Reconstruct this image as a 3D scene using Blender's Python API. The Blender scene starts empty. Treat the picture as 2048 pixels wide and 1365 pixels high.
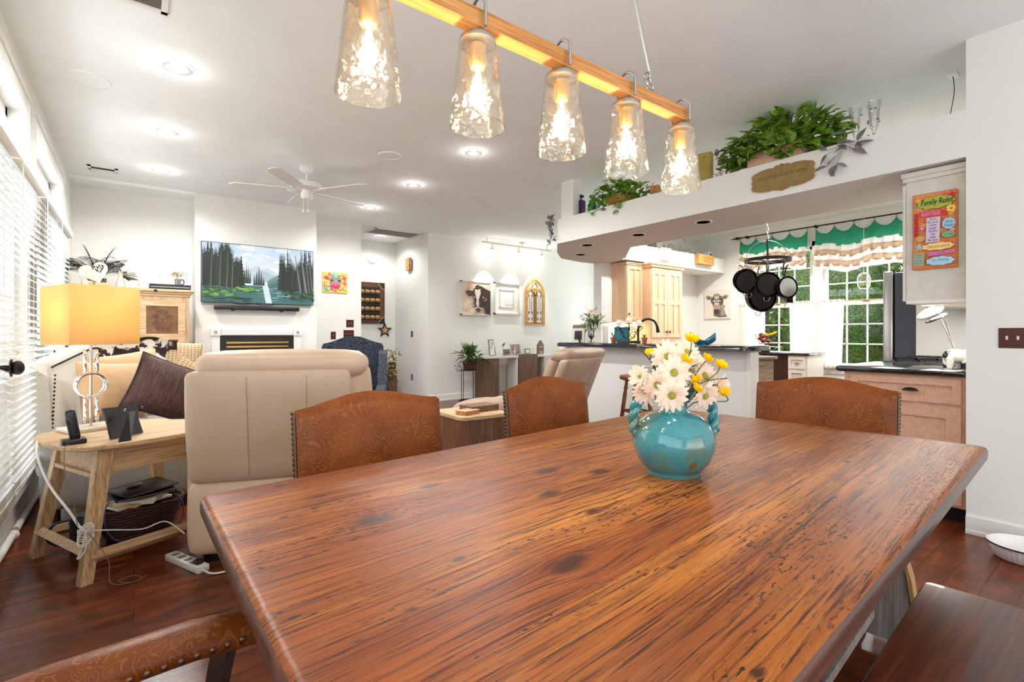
import bpy, bmesh, math, random
from mathutils import Vector, Matrix, Euler, noise as mnoise
rnd = random.Random(7)
S = bpy.context.scene
COL = S.collection
PI = math.pi
H = 3.03          # ceiling height
XL = -0.59        # window wall plane
XR = 4.06         # wall plane at the right
YB = 7.9          # far wall plane
TVY = 7.46        # chimney breast plane
XW = 8.6          # kitchen window wall plane

# ------------------------------------------------------------------ camera
cd = bpy.data.cameras.new('camera'); cam = bpy.data.objects.new('camera', cd); COL.objects.link(cam)
cd.sensor_width = 36; cd.lens = 985/2048*36; cd.shift_y = -(682.5-668)/2048
cd.clip_start = .02
cam.location = (0, 0, 1.22)
YAW = math.atan(756/985)
cam.rotation_euler = (PI/2, 0, -YAW)
S.camera = cam
S.view_settings.view_transform = 'Standard'; S.view_settings.look = 'None'
S.view_settings.gamma = 1; S.view_settings.use_curve_mapping = False
S.view_settings.exposure = 1.15
S.cycles.max_bounces = 10; S.cycles.diffuse_bounces = 6; S.cycles.transparent_max_bounces = 24
S.cycles.glossy_bounces = 4; S.cycles.transmission_bounces = 8
S.cycles.sample_clamp_indirect = 6; S.cycles.caustics_reflective = False; S.cycles.caustics_refractive = False

# ------------------------------------------------------------------ world and daylight
W = bpy.data.worlds.new('sky'); S.world = W; W.use_nodes = True
wt = W.node_tree; wt.nodes.clear()
bg = wt.nodes.new('ShaderNodeBackground'); wo = wt.nodes.new('ShaderNodeOutputWorld')
bg.inputs[0].default_value = (0.86, 0.93, 1.0, 1); bg.inputs[1].default_value = 1.2
wt.links.new(bg.outputs[0], wo.inputs[0])

def lamp(name, kind, loc, energy, color=(1,1,1), rot=(0,0,0), **kw):
    l = bpy.data.lights.new(name, kind); l.energy = energy; l.color = color
    for k, v in kw.items(): setattr(l, k, v)
    o = bpy.data.objects.new(name, l); COL.objects.link(o); o.location = loc; o.rotation_euler = rot
    return o
lamp('sun', 'SUN', (12, 3, 8), 2.2, (1, .95, .86), (math.radians(38), 0, math.radians(150)), angle=.02)
# daylight at the blinds and east windows, plus added fill lamps near the viewer
lamp('rear_fill_light', 'AREA', (1.6, -3.1, 1.0), 26, (.93, .97, 1), (PI/2+math.radians(48), 0, 0), shape='RECTANGLE', size=4.2, size_y=2.2)  # added fill lamp behind the viewer, tilted up to brighten the ceiling
lamp('left_window_daylight', 'AREA', (-.95, 5.0, 1.4), 15, (.93, .97, 1), (PI/2+math.radians(48), 0, -PI/2), shape='RECTANGLE', size=4.2, size_y=2.0)
for yy in (3.76, 5.8): lamp('transom_daylight', 'AREA', (-.78, yy, 2.54), 4, (.98, .99, 1), (PI/2, 0, -PI/2), shape='RECTANGLE', size=1.5, size_y=.28)
lamp('dining_side_fill', 'AREA', (-.72, -.5, 1.2), 6, (.95, .98, 1), (PI/2+math.radians(40), 0, -PI/2), shape='RECTANGLE', size=3.2, size_y=1.8)  # added fill lamp, lights the table from the left out of view
lamp('kitchen_window_daylight', 'AREA', (8.9, 3.2, 1.5), 30, (.97, .99, 1), (PI/2+math.radians(15), 0, PI/2), shape='RECTANGLE', size=2.2, size_y=2.0)
lamp('den_window_daylight', 'AREA', (8.72, 6.55, 1.6), 19, (.95, .98, 1), (PI/2+math.radians(42), 0, PI/2), shape='RECTANGLE', size=1.7, size_y=1.9)

# ------------------------------------------------------------------ material helpers
def lin(c):
    return tuple(((v/255)/12.92 if v/255 <= .04045 else ((v/255+.055)/1.055)**2.4) for v in c[:3])+(1,)
MATS = {}
class NT:
    """small node helper"""
    def __init__(s, m): s.t = m.node_tree; s.n = s.t.nodes; s.l = s.t.links
    def __call__(s, typ, **kw):
        nd = s.n.new(typ)
        for k, v in kw.items(): setattr(nd, k, v)
        return nd
    def link(s, a, b): s.l.new(a, b)
    def math(s, op, a, b=None, c=None, clamp=False):
        nd = s.n.new('ShaderNodeMath'); nd.operation = op; nd.use_clamp = clamp
        for i, v in enumerate((a, b, c)):
            if v is None: continue
            if isinstance(v, (int, float)): nd.inputs[i].default_value = v
            else: s.l.new(v, nd.inputs[i])
        return nd.outputs[0]
    def coords(s, scale=(1,1,1), kind='Object', loc=(0,0,0), rot=(0,0,0)):
        tc = s.n.new('ShaderNodeTexCoord'); mp = s.n.new('ShaderNodeMapping')
        mp.inputs['Scale'].default_value = scale; mp.inputs['Location'].default_value = loc; mp.inputs['Rotation'].default_value = rot
        s.l.new(tc.outputs[kind], mp.inputs['Vector']); return mp.outputs[0]
    def noise(s, vec, scale=5, detail=3, rough=.5, dist=0):
        nd = s.n.new('ShaderNodeTexNoise'); nd.inputs['Scale'].default_value = scale
        nd.inputs['Detail'].default_value = detail; nd.inputs['Roughness'].default_value = rough
        nd.inputs['Distortion'].default_value = dist
        if vec is not None: s.l.new(vec, nd.inputs['Vector'])
        return nd.outputs['Fac']
    def ramp(s, fac, stops, interp='LINEAR'):
        nd = s.n.new('ShaderNodeValToRGB'); nd.color_ramp.interpolation = interp
        e = nd.color_ramp.elements
        while len(e) < len(stops): e.new(.5)
        for el, (p, c) in zip(e, stops):
            el.position = p; el.color = c if len(c) == 4 else lin(c)
        s.l.new(fac, nd.inputs[0]); return nd.outputs[0]
    def mix(s, fac, a, b, blend='MIX'):
        nd = s.n.new('ShaderNodeMix'); nd.data_type = 'RGBA'; nd.blend_type = blend
        for i, v in ((0, fac), (6, a), (7, b)):
            if isinstance(v, (int, float)): nd.inputs[i].default_value = v
            elif isinstance(v, tuple): nd.inputs[i].default_value = v
            else: s.l.new(v, nd.inputs[i])
        return nd.outputs[2]
def newmat(name):
    m = bpy.data.materials.new(name); m.use_nodes = True; n = NT(m)
    b = m.node_tree.nodes['Principled BSDF']
    MATS[name] = m
    return m, n, b
def setb(b, **kw):
    al = {'rough': 'Roughness', 'metal': 'Metallic', 'ior': 'IOR', 'trans': 'Transmission Weight', 'alpha': 'Alpha',
          'coat': 'Coat Weight', 'coat_rough': 'Coat Roughness', 'sheen': 'Sheen Weight', 'spec': 'Specular IOR Level',
          'emit': 'Emission Strength', 'sub': 'Subsurface Weight'}
    for k, v in kw.items():
        b.inputs[al[k]].default_value = v
def bump(n, b, h, strength=.3, dist=.01):
    bp = n('ShaderNodeBump'); bp.inputs['Strength'].default_value = strength; bp.inputs['Distance'].default_value = dist
    n.link(h, bp.inputs['Height']); n.link(bp.outputs[0], b.inputs['Normal']); return bp
def plain(name, c, rough=.5, var=.06, vs=6, bmp=0, bs=60, bd=.002, **kw):
    """a single colour with a little procedural variation and optional bump"""
    m, n, b = newmat(name); c = lin(c)
    v = n.coords()
    f = n.noise(v, vs, 3)
    lo = tuple(x*(1-var) for x in c[:3])+(1,); hi = tuple(min(1, x*(1+var)) for x in c[:3])+(1,)
    n.link(n.ramp(f, [(.3, lo), (.7, hi)]), b.inputs['Base Color'])
    setb(b, rough=rough, **kw)
    if bmp: bump(n, b, n.noise(v, bs, 3), bmp, bd)
    return m
def emitter(name, c, strength):
    m = bpy.data.materials.new(name); m.use_nodes = True; n = NT(m); n.n.clear()
    e = n('ShaderNodeEmission'); e.inputs[0].default_value = lin(c); e.inputs[1].default_value = strength
    o = n('ShaderNodeOutputMaterial'); n.link(e.outputs[0], o.inputs[0]); MATS[name] = m; return m
def thin_glass(name, tint=(255,255,255), gloss=.12, bmp=0, bs=20, rough=.02, k=.55):
    """thin clear glass: lets light straight through, mirrors at grazing angles"""
    m = bpy.data.materials.new(name); m.use_nodes = True; n = NT(m); n.n.clear()
    tr = n('ShaderNodeBsdfTransparent'); tr.inputs[0].default_value = lin(tint)
    gl = n('ShaderNodeBsdfGlossy'); gl.inputs['Roughness'].default_value = rough
    lw = n('ShaderNodeLayerWeight'); lw.inputs[0].default_value = .25
    f = n.math('MULTIPLY_ADD', lw.outputs['Facing'], k, gloss, clamp=True)
    if bmp:
        v = n.coords(); h = n.noise(v, bs, 2)
        bp = n('ShaderNodeBump'); bp.inputs['Strength'].default_value = bmp; bp.inputs['Distance'].default_value = .01
        n.link(h, bp.inputs['Height']); n.link(bp.outputs[0], gl.inputs['Normal']); n.link(bp.outputs[0], lw.inputs['Normal'])
    mx = n('ShaderNodeMixShader'); n.link(f, mx.inputs[0]); n.link(tr.outputs[0], mx.inputs[1]); n.link(gl.outputs[0], mx.inputs[2])
    o = n('ShaderNodeOutputMaterial'); n.link(mx.outputs[0], o.inputs[0]); MATS[name] = m; return m
def wood(name, cols, axis=0, scale=1., rough=.5, streak=14, coat=0, bmp=.15, dark=.5, **kw):
    """grain running along one axis"""
    m, n, b = newmat(name)
    sc = [streak*scale]*3; sc[axis] = .9*scale
    v = n.coords(tuple(sc))
    f = n.noise(v, 2.0, 6, .6, .4)
    sc2 = [60*scale]*3; sc2[axis] = 2*scale
    f2 = n.noise(n.coords(tuple(sc2)), 2., 3)
    base = n.ramp(f, [(.28, cols[0]), (.5, cols[1]), (.72, cols[2])])
    d = n.ramp(f2, [(.35, (150,130,110)), (.6, (255,255,255))])
    n.link(n.mix(dark, base, d, 'MULTIPLY'), b.inputs['Base Color'])
    setb(b, rough=rough, coat=coat, **kw)
    bump(n, b, f2, bmp, .002)
    return m

# ------------------------------------------------------------------ mesh builder
class MB:
    def __init__(s): s.bm = bmesh.new(); s.M = Matrix.Identity(4); s.mi = 0
    def _done(s, verts, faces):
        if s.M != Matrix.Identity(4): bmesh.ops.transform(s.bm, matrix=s.M, verts=verts)
        for f in faces: f.material_index = s.mi
        return verts
    def mesh(s, vs, fs):
        V = [s.bm.verts.new(v) for v in vs]; F = []
        for f in fs:
            try: F.append(s.bm.faces.new([V[i] for i in f]))
            except ValueError: pass
        return s._done(V, F)
    def box(s, x0, x1, y0, y1, z0, z1, bev=0, seg=2):
        vs = [(x, y, z) for z in (z0, z1) for y in (y0, y1) for x in (x0, x1)]
        fs = [(0,2,3,1),(4,5,7,6),(0,1,5,4),(2,6,7,3),(0,4,6,2),(1,3,7,5)]
        if not bev: return s.mesh(vs, fs)
        bm2 = bmesh.new(); V = [bm2.verts.new(v) for v in vs]
        for f in fs: bm2.faces.new([V[i] for i in f])
        bmesh.ops.bevel(bm2, geom=list(bm2.edges), offset=bev, segments=seg, profile=.5, affect='EDGES')
        bm2.verts.index_update()
        r = s.mesh([v.co[:] for v in bm2.verts], [[v.index for v in f.verts] for f in bm2.faces]); bm2.free(); return r
    def rings(s, rings, cap0=True, cap1=True, loop=False):
        n = len(rings[0]); vs = [p for r in rings for p in r]; fs = []
        K = len(rings)
        for k in range(K-1 if not loop else K):
            a = k*n; b = ((k+1) % K)*n
            for i in range(n):
                j = (i+1) % n; fs.append((a+i, a+j, b+j, b+i))
        if not loop:
            if cap0: fs.append(tuple(reversed(range(n))))
            if cap1: fs.append(tuple(range((K-1)*n, K*n)))
        return s.mesh(vs, fs)
    def lathe(s, prof, seg=24, c=(0,0,0), cap0=True, cap1=True, sx=1, sy=1):
        return s.rings([[(c[0]+r*math.cos(2*PI*i/seg)*sx, c[1]+r*math.sin(2*PI*i/seg)*sy, c[2]+z) for i in range(seg)] for r, z in prof], cap0, cap1)
    def cyl(s, p0, p1, r0, r1=None, seg=14): return s.tube([p0, p1], [r0, r0 if r1 is None else r1], seg)
    def tube(s, pts, r, seg=8, loop=False, flat=1):
        P = [Vector(p) for p in pts]; n = len(P)
        R = r if isinstance(r, (list, tuple)) else [r]*n
        T = []
        for i in range(n):
            a = P[(i-1) % n] if (loop or i > 0) else P[i]; b = P[(i+1) % n] if (loop or i < n-1) else P[i]
            d = (b-a); T.append(d.normalized() if d.length > 1e-9 else Vector((0,0,1)))
        up = Vector((0,0,1)) if abs(T[0].z) < .9 else Vector((1,0,0))
        nrm = T[0].cross(up).normalized(); rs = []
        for i in range(n):
            nrm = (nrm - T[i]*nrm.dot(T[i]));
            nrm = nrm.normalized() if nrm.length > 1e-6 else T[i].orthogonal().normalized()
            bn = T[i].cross(nrm)
            rs.append([tuple(P[i]+nrm*math.cos(2*PI*k/seg)*R[i]+bn*math.sin(2*PI*k/seg)*R[i]*flat) for k in range(seg)])
        return s.rings(rs, loop=loop)
    def prism(s, pts, plane, a, b):
        """extrude a 2-D outline; plane 'xy','xz','yz'; a,b along the third axis"""
        def P(p, t): return {'xy': (p[0], p[1], t), 'xz': (p[0], t, p[1]), 'yz': (t, p[0], p[1])}[plane]
        n = len(pts); vs = [P(p, a) for p in pts]+[P(p, b) for p in pts]
        fs = [tuple(range(n)), tuple(reversed(range(n, 2*n)))]+[(i, (i+1) % n+0, (i+1) % n+n, i+n) for i in range(n)]
        return s.mesh(vs, fs)
    def sphere(s, c, r, seg=16, rings=10):
        if not isinstance(r, (tuple, list)): r = (r, r, r)
        rs = []
        for k in range(1, rings):
            t = PI*k/rings; rs.append([(c[0]+r[0]*math.sin(t)*math.cos(2*PI*i/seg), c[1]+r[1]*math.sin(t)*math.sin(2*PI*i/seg), c[2]-r[2]*math.cos(t)) for i in range(seg)])
        return s.rings(rs)
    def grid(s, fn, nu, nv, thick=0, normal=None):
        """surface fn(u,v) over 0..1"""
        vs = [fn(i/nu, j/nv) for j in range(nv+1) for i in range(nu+1)]
        fs = [(j*(nu+1)+i, j*(nu+1)+i+1, (j+1)*(nu+1)+i+1, (j+1)*(nu+1)+i) for j in range(nv) for i in range(nu)]
        return s.mesh(vs, fs)
    def pillow(s, w, h, t, seg=14, e=.45, pinch=.06):
        """cushion in the local xz plane, thickness along y"""
        rs = {}
        def f(u, v, sg):
            a, b = 2*u-1, 2*v-1
            k = max(0, (1-a*a)*(1-b*b))**e
            px = a*(1-pinch*(1-b*b))*w/2; pz = b*(1-pinch*(1-a*a))*h/2
            return (px, sg*k*t/2, pz)
        s.grid(lambda u, v: f(u, v, 1), seg, seg); s.grid(lambda u, v: f(1-u, v, -1), seg, seg)
    def text(s, body, size, M, depth=.001, align='CENTER', shear=0, sx=1, spacing=1):
        cu = bpy.data.curves.new('txt', 'FONT'); cu.body = body; cu.size = size; cu.align_x = align; cu.align_y = 'CENTER'
        cu.extrude = depth; cu.shear = shear; cu.space_character = spacing; cu.resolution_u = 3
        o = bpy.data.objects.new('txt', cu); COL.objects.link(o); bpy.context.view_layer.update()
        me = o.evaluated_get(bpy.context.evaluated_depsgraph_get()).to_mesh()
        MM = M @ Matrix.Diagonal((sx, 1, 1, 1))
        s.mesh([tuple(MM @ v.co) for v in me.vertices], [tuple(p.vertices) for p in me.polygons])
        o.evaluated_get(bpy.context.evaluated_depsgraph_get()).to_mesh_clear()
        bpy.data.objects.remove(o); bpy.data.curves.remove(cu)
    def build(s, name, mat, parent=None, smooth=30, sub=0, solid=0, kind=None, recalc=True, weld=0):
        if weld: bmesh.ops.remove_doubles(s.bm, verts=s.bm.verts, dist=weld)
        if recalc: bmesh.ops.recalc_face_normals(s.bm, faces=s.bm.faces)
        me = bpy.data.meshes.new(name); s.bm.to_mesh(me); s.bm.free()
        for m in (mat if isinstance(mat, (list, tuple)) else [mat]): me.materials.append(MATS[m] if isinstance(m, str) else m)
        if smooth:
            for p in me.polygons: p.use_smooth = True
            if smooth < 180: me.set_sharp_from_angle(angle=math.radians(smooth))
        o = bpy.data.objects.new(name, me); COL.objects.link(o)
        if parent: o.parent = parent
        if solid:
            md = o.modifiers.new('thickness', 'SOLIDIFY'); md.thickness = solid; md.offset = 0
        if sub:
            md = o.modifiers.new('smooth', 'SUBSURF'); md.levels = sub; md.render_levels = sub
        if kind: o['kind'] = kind
        return o
def tag(o, label, cat, group=None, kind=None):
    o['label'] = label; o['category'] = cat
    if group: o['group'] = group
    if kind: o['kind'] = kind
    return o
def thing(name, label, cat, loc=(0,0,0), rz=0, group=None):
    o = bpy.data.objects.new(name, None); COL.objects.link(o); o.location = loc; o.rotation_euler = (0, 0, rz)
    o.empty_display_size = .05
    return tag(o, label, cat, group)
def children(o): return [c for c in bpy.data.objects if c.parent == o]
def dup(o, loc=None, rz=None, label=None, parent=None, keep=True):
    c = o.copy(); COL.objects.link(c); c.parent = parent
    for ch in children(o): dup(ch, parent=c)
    if loc is not None: c.location = loc
    if rz is not None: c.rotation_euler = (c.rotation_euler[0], c.rotation_euler[1], rz)
    if label: c['label'] = label
    return c
def T(x=0, y=0, z=0, rx=0, ry=0, rz=0, s=1):
    return Matrix.Translation((x, y, z)) @ Euler((rx, ry, rz)).to_matrix().to_4x4() @ Matrix.Scale(s, 4)
def B(*a, **k):
    m = MB(); m.box(*a, **k); return m

# ------------------------------------------------------------------ flat pictures (paint on a panel): colour attribute per face
def paint_material(name, strength=0, rough=.6):
    m, n, b = newmat(name)
    at = n('ShaderNodeAttribute'); at.attribute_name = 'paint'
    n.link(at.outputs['Color'], b.inputs['Base Color']); setb(b, rough=rough)
    if strength:
        b.inputs['Base Color'].default_value = (0, 0, 0, 1)
        n.l.remove(b.inputs['Base Color'].links[0]); b.inputs['Base Color'].default_value = (.01, .01, .01, 1)
        n.link(at.outputs['Color'], b.inputs['Emission Color']); b.inputs['Emission Strength'].default_value = strength
    return m
class Pic:
    """picture in the local xz plane facing -y (x right, z up, origin at the centre)"""
    def __init__(s, step=.0004): s.bm = bmesh.new(); s.lay = s.bm.loops.layers.float_color.new('paint'); s.y = 0; s.step = step
    def poly(s, pts, c, lift=True):
        if lift: s.y -= s.step
        V = [s.bm.verts.new((p[0], s.y, p[1])) for p in pts]
        try: f = s.bm.faces.new(V)
        except ValueError: return
        for l in f.loops: l[s.lay] = lin(c)
    def ell(s, x, z, rx, rz, c, rot=0, seg=18, lift=True):
        cr, sr = math.cos(rot), math.sin(rot)
        s.poly([(x+rx*math.cos(t)*cr-rz*math.sin(t)*sr, z+rx*math.cos(t)*sr+rz*math.sin(t)*cr) for t in [2*PI*i/seg for i in range(seg)]], c, lift)
    def rect(s, x0, x1, z0, z1, c, lift=True): s.poly([(x0,z0),(x1,z0),(x1,z1),(x0,z1)], c, lift)
    def star(s, x, z, r, c, n=5, q=.45, rot=PI/2):
        s.poly([(x+(r if i % 2 == 0 else r*q)*math.cos(rot+PI*i/n), z+(r if i % 2 == 0 else r*q)*math.sin(rot+PI*i/n)) for i in range(2*n)], c)
    def line(s, pts, w, c):
        s.y -= s.step
        for a, b in zip(pts, pts[1:]):
            a, b = Vector(a), Vector(b); d = (b-a)
            if d.length < 1e-6: continue
            k = Vector((-d.y, d.x)).normalized()*w/2; e = d.normalized()*w*.3
            s.poly([(a-k-e)[:], (b-k+e)[:], (b+k+e)[:], (a+k-e)[:]], c, lift=False)
    def text(s, body, size, x, z, c, shear=0, sx=1):
        s.y -= s.step
        m = MB(); m.text(body, size, Matrix.Identity(4), depth=0, shear=shear, sx=sx)
        for f in m.bm.faces:
            s.poly([(x+v.co.x, z+v.co.y) for v in f.verts], c, lift=False)
        m.bm.free()
    def build(s, name, mat, parent=None, loc=None, rot=None):
        me = bpy.data.meshes.new(name); 
        for f in s.bm.faces:
            f.normal_update()
            if f.normal.y > 0: f.normal_flip()
        s.bm.to_mesh(me); s.bm.free()
        me.materials.append(MATS[mat]); o = bpy.data.objects.new(name, me); COL.objects.link(o)
        if parent: o.parent = parent
        if loc: o.location = loc
        if rot: o.rotation_euler = rot
        return o
# ------------------------------------------------------------------ materials
plain('wall_paint', (230,230,225), .75, .015, 2, .12, 140, .001)
plain('ceiling_paint', (240,245,244), .85, .02, 3, .5, 70, .004)
plain('white_trim', (232,231,227), .4, .01)
plain('white_gloss', (235,234,230), .25, .01)
plain('blind_white', (240,239,236), .45, .01, trans=0)
plain('grey_plastic', (160,160,158), .4, .03)
plain('black_plastic', (18,18,20), .35, .1)
plain('black_metal', (22,20,20), .4, .1, metal=.4)
plain('iron', (38,32,28), .5, .25, 20, .2, metal=.6)
plain('nickel', (190,186,178), .28, .04, metal=1)
plain('chrome', (215,212,208), .12, .03, metal=1)
plain('steel', (170,170,168), .3, .05, metal=1)
plain('bronze_plate', (74,40,30), .4, .12, 20, metal=.5)
plain('brass', (198,158,90), .35, .1, metal=.9)
plain('nail_brass', (112,86,62), .35, .2, 40, metal=.9)
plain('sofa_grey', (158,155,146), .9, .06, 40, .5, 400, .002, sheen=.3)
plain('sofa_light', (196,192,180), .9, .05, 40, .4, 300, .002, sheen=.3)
plain('tan_suede', (196,160,118), .85, .08, 14, .2, 200, .002, sheen=.4)
plain('shade_yellow', (246,206,118), .8, .04, 30, .3, 200, .001)
plain('grey_leather', (168,142,120), .45, .1, 7, .3, 60, .004)
plain('terracotta', (176,96,66), .8, .1, 20)
plain('teal_paint', (22,118,140), .6, .1, 12)
plain('teal_ceramic', (38,120,150), .3, .08, 20)
plain('green_glass', (30,170,130), .15, .1, 10, trans=.3)
plain('purple_glass', (58,20,76), .2, .1, 10)
plain('cream_ceramic', (224,214,196), .35, .03, 10)
plain('white_ceramic', (236,234,230), .25, .02, 10)
plain('navy_paint', (30,34,70), .3, .05)
plain('cream_fabric', (226,214,188), .9, .05, 20)
plain('teal_fabric', (56,160,128), .85, .08, 12, .2, 90)
plain('white_linen', (240,236,230), .9, .03, 12, .2, 90)
plain('straw', (196,160,104), .9, .15, 40, .5, 120)
plain('wicker_dark', (66,38,24), .7, .4, 60, .8, 160, .004)
plain('wicker_tan', (186,128,66), .75, .3, 60, .8, 120, .004)
plain('paper', (226,220,206), .8, .03)
plain('cable_white', (225,222,215), .5, .02)
plain('cable_blue', (60,50,130), .5, .05)
plain('cable_brown', (120,95,78), .6, .05)
plain('soil', (48,34,24), 1, .3, 40)
plain('frame_brown', (112,82,56), .55, .15, 20)
plain('frame_white', (214,209,198), .6, .05, 20)
plain('frame_grey', (120,112,104), .6, .2, 30)
plain('grey_block', (126,118,106), .8, .1, 20)
plain('concrete_grey', (120,120,118), .8, .1)
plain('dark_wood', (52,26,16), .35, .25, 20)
plain('firebox_black', (26,20,18), .5, .1)
plain('fridge_side', (62,66,80), .45, .05, 4)
plain('well_black', (14,12,11), 1, .1, spec=0)
plain('moss', (92,104,48), .95, .3, 30)
plain('rug_grey', (176,172,172), .95, .1, 30, .5, 120, .004)
plain('cushion_white', (228,224,214), .9, .04, 20, .2, 90)
plain('rubber', (30,28,30), .6)
plain('olive_block', (172,152,70), .7, .15, 8)
plain('pendant_wood', (206,134,66), .5, .1, 20)
plain('plaque_bronze', (140,116,62), .5, .18, 14, .2, 60)
plain('plaque_edge', (176,128,74), .45, .1, 14)
plain('lawn', (120,150,70), .95, .3, 3)
plain('bark', (90,74,58), .9, .3, 10, .5, 30)
thin_glass('window_glass', gloss=.012, k=.08)
thin_glass('clear_glass', gloss=.16, bmp=.5, bs=26, rough=.03)
thin_glass('seeded_glass', (255,251,243), .09, 1.0, 34, .05)
thin_glass('dark_glass', (120,110,100), .3)
emitter('pot_glow', (255,250,240), 5)
emitter('bulb_glow', (255,214,150), 40)
emitter('track_glow', (255,250,240), 14)
emitter('hearth_glow', (255,200,110), 1.2)

# translucent things
def translucent(name, c, w=.5, rough=.9):
    m = bpy.data.materials.new(name); m.use_nodes = True; n = NT(m); n.n.clear()
    d = n('ShaderNodeBsdfDiffuse'); d.inputs[0].default_value = lin(c)
    t = n('ShaderNodeBsdfTranslucent'); t.inputs[0].default_value = lin(c)
    mx = n('ShaderNodeMixShader'); mx.inputs[0].default_value = w
    n.link(d.outputs[0], mx.inputs[1]); n.link(t.outputs[0], mx.inputs[2])
    o = n('ShaderNodeOutputMaterial'); n.link(mx.outputs[0], o.inputs[0]); MATS[name] = m; return m, n, mx, o
translucent('slat', (228,228,224), .22)
translucent('lampshade', (250,218,156), .5)
translucent('petal_cream', (250,234,216), .4)
translucent('petal_yellow', (250,212,30), .35)
translucent('teal_valance', (70,176,142), .35)
translucent('frosted', (250,250,246), .6)
m, n, mx, o = translucent('sheer', (246,240,234), .6)
tr = n('ShaderNodeBsdfTransparent'); m2 = n('ShaderNodeMixShader'); m2.inputs[0].default_value = .32
n.link(mx.outputs[0], m2.inputs[1]); n.link(tr.outputs[0], m2.inputs[2]); n.link(m2.outputs[0], o.inputs[0])

translucent('sheer_tan', (214,190,164), .4)
# woods
wood('pine_pale', [(196,160,118),(214,180,138),(226,196,156)], 0, 1.2, .55)
wood('pine_pale_z', [(200,166,124),(216,184,142),(228,200,160)], 2, 1.2, .55)
wood('side_table_wood', [(176,140,100),(202,168,126),(216,186,146)], 0, 1.4, .5, dark=.6)
wood('side_table_wood_z', [(180,142,100),(206,170,126),(220,188,146)], 2, 1.4, .5, dark=.6)
wood('greywash', [(150,134,112),(176,158,134),(190,174,150)], 0, 1.2, .6, dark=.7)
wood('maple', [(212,176,136),(224,190,152),(232,202,168)], 2, .9, .45, dark=.2)
wood('maple_pink', [(206,160,132),(216,172,146),(224,182,158)], 0, .9, .45, dark=.2)
wood('walnut_end', [(92,62,44),(116,80,58),(136,98,74)], 2, .9, .45)
wood('console_brown', [(104,78,60),(122,94,74),(134,106,84)], 2, .9, .5, dark=.4)
wood('stool_wood', [(120,66,34),(146,84,46),(160,98,58)], 2, 1, .35)
wood('beam_oak', [(192,122,56),(212,142,72),(226,160,92)], 0, 1.6, .5)
wood('sign_wood', [(178,128,62),(204,154,84),(218,170,100)], 0, 1.6, .6)
wood('bench_wood', [(58,24,14),(96,46,26),(128,68,42)], 0, .8, .3, coat=.3)
wood('trestle_tan', [(190,140,86),(206,158,102),(216,170,116)], 2, 1, .5)
wood('trestle_grey', [(146,136,128),(166,156,148),(180,170,162)], 2, 1.2, .6)

# floor: long dark red-brown boards along x
m, n, b = newmat('floor_wood')
v = n.coords((1,1,1))
br = n('ShaderNodeTexBrick'); n.link(v, br.inputs['Vector'])
br.offset = .37; br.inputs['Scale'].default_value = 1; br.inputs['Brick Width'].default_value = 1.25; br.inputs['Row Height'].default_value = .125
br.inputs['Mortar Size'].default_value = .0016; br.inputs['Mortar Smooth'].default_value = .2; br.inputs['Bias'].default_value = 0
br.inputs['Color1'].default_value = (.35,.35,.35,1); br.inputs['Color2'].default_value = (.75,.75,.75,1); br.inputs['Mortar'].default_value = (.0,.0,.0,1)
sep = n('ShaderNodeSeparateColor'); n.link(br.outputs['Color'], sep.inputs[0])
off = n('ShaderNodeCombineXYZ'); n.link(n.math('MULTIPLY', sep.outputs[0], 40), off.inputs[0]); n.link(n.math('MULTIPLY', sep.outputs[0], 17), off.inputs[2])
va = n('ShaderNodeVectorMath'); va.operation = 'ADD'; n.link(n.coords((.9,9,1)), va.inputs[0]); n.link(off.outputs[0], va.inputs[1])
f = n.noise(va.outputs[0], 1.6, 5, .55, .2)
va2 = n('ShaderNodeVectorMath'); va2.operation = 'ADD'; n.link(n.coords((3,3.5,1)), va2.inputs[0]); n.link(off.outputs[0], va2.inputs[1])
f3 = n.noise(va2.outputs[0], 2.2, 3)
base = n.ramp(f, [(.2, (80,36,18)), (.5, (114,56,27)), (.8, (146,80,42))])
tint = n.ramp(f3, [(.3, (150,130,120)), (.7, (255,240,225))])
c = n.mix(.8, base, tint, 'MULTIPLY')
c = n.mix(br.outputs['Fac'], c, lin((22,10,6)))
n.link(c, b.inputs['Base Color']); setb(b, rough=.26, spec=.4)
bump(n, b, n.math('SUBTRACT', n.math('MULTIPLY', f, .25), br.outputs['Fac']), .25, .002)

# table top: long honey pine boards with streaks and knots (object space, x along the boards)
m, n, b = newmat('table_pine')
tc = n('ShaderNodeTexCoord')
P0 = tc.outputs['Object']
sx = n('ShaderNodeSeparateXYZ'); n.link(P0, sx.inputs[0])
X_, Y_ = sx.outputs[0], sx.outputs[1]
# board index across y
brd = n.math('FLOOR', n.math('DIVIDE', n.math('ADD', Y_, 3.03), .225))
wn = n('ShaderNodeTexWhiteNoise'); wn.noise_dimensions = '1D'; n.link(brd, wn.inputs['W'])
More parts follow.
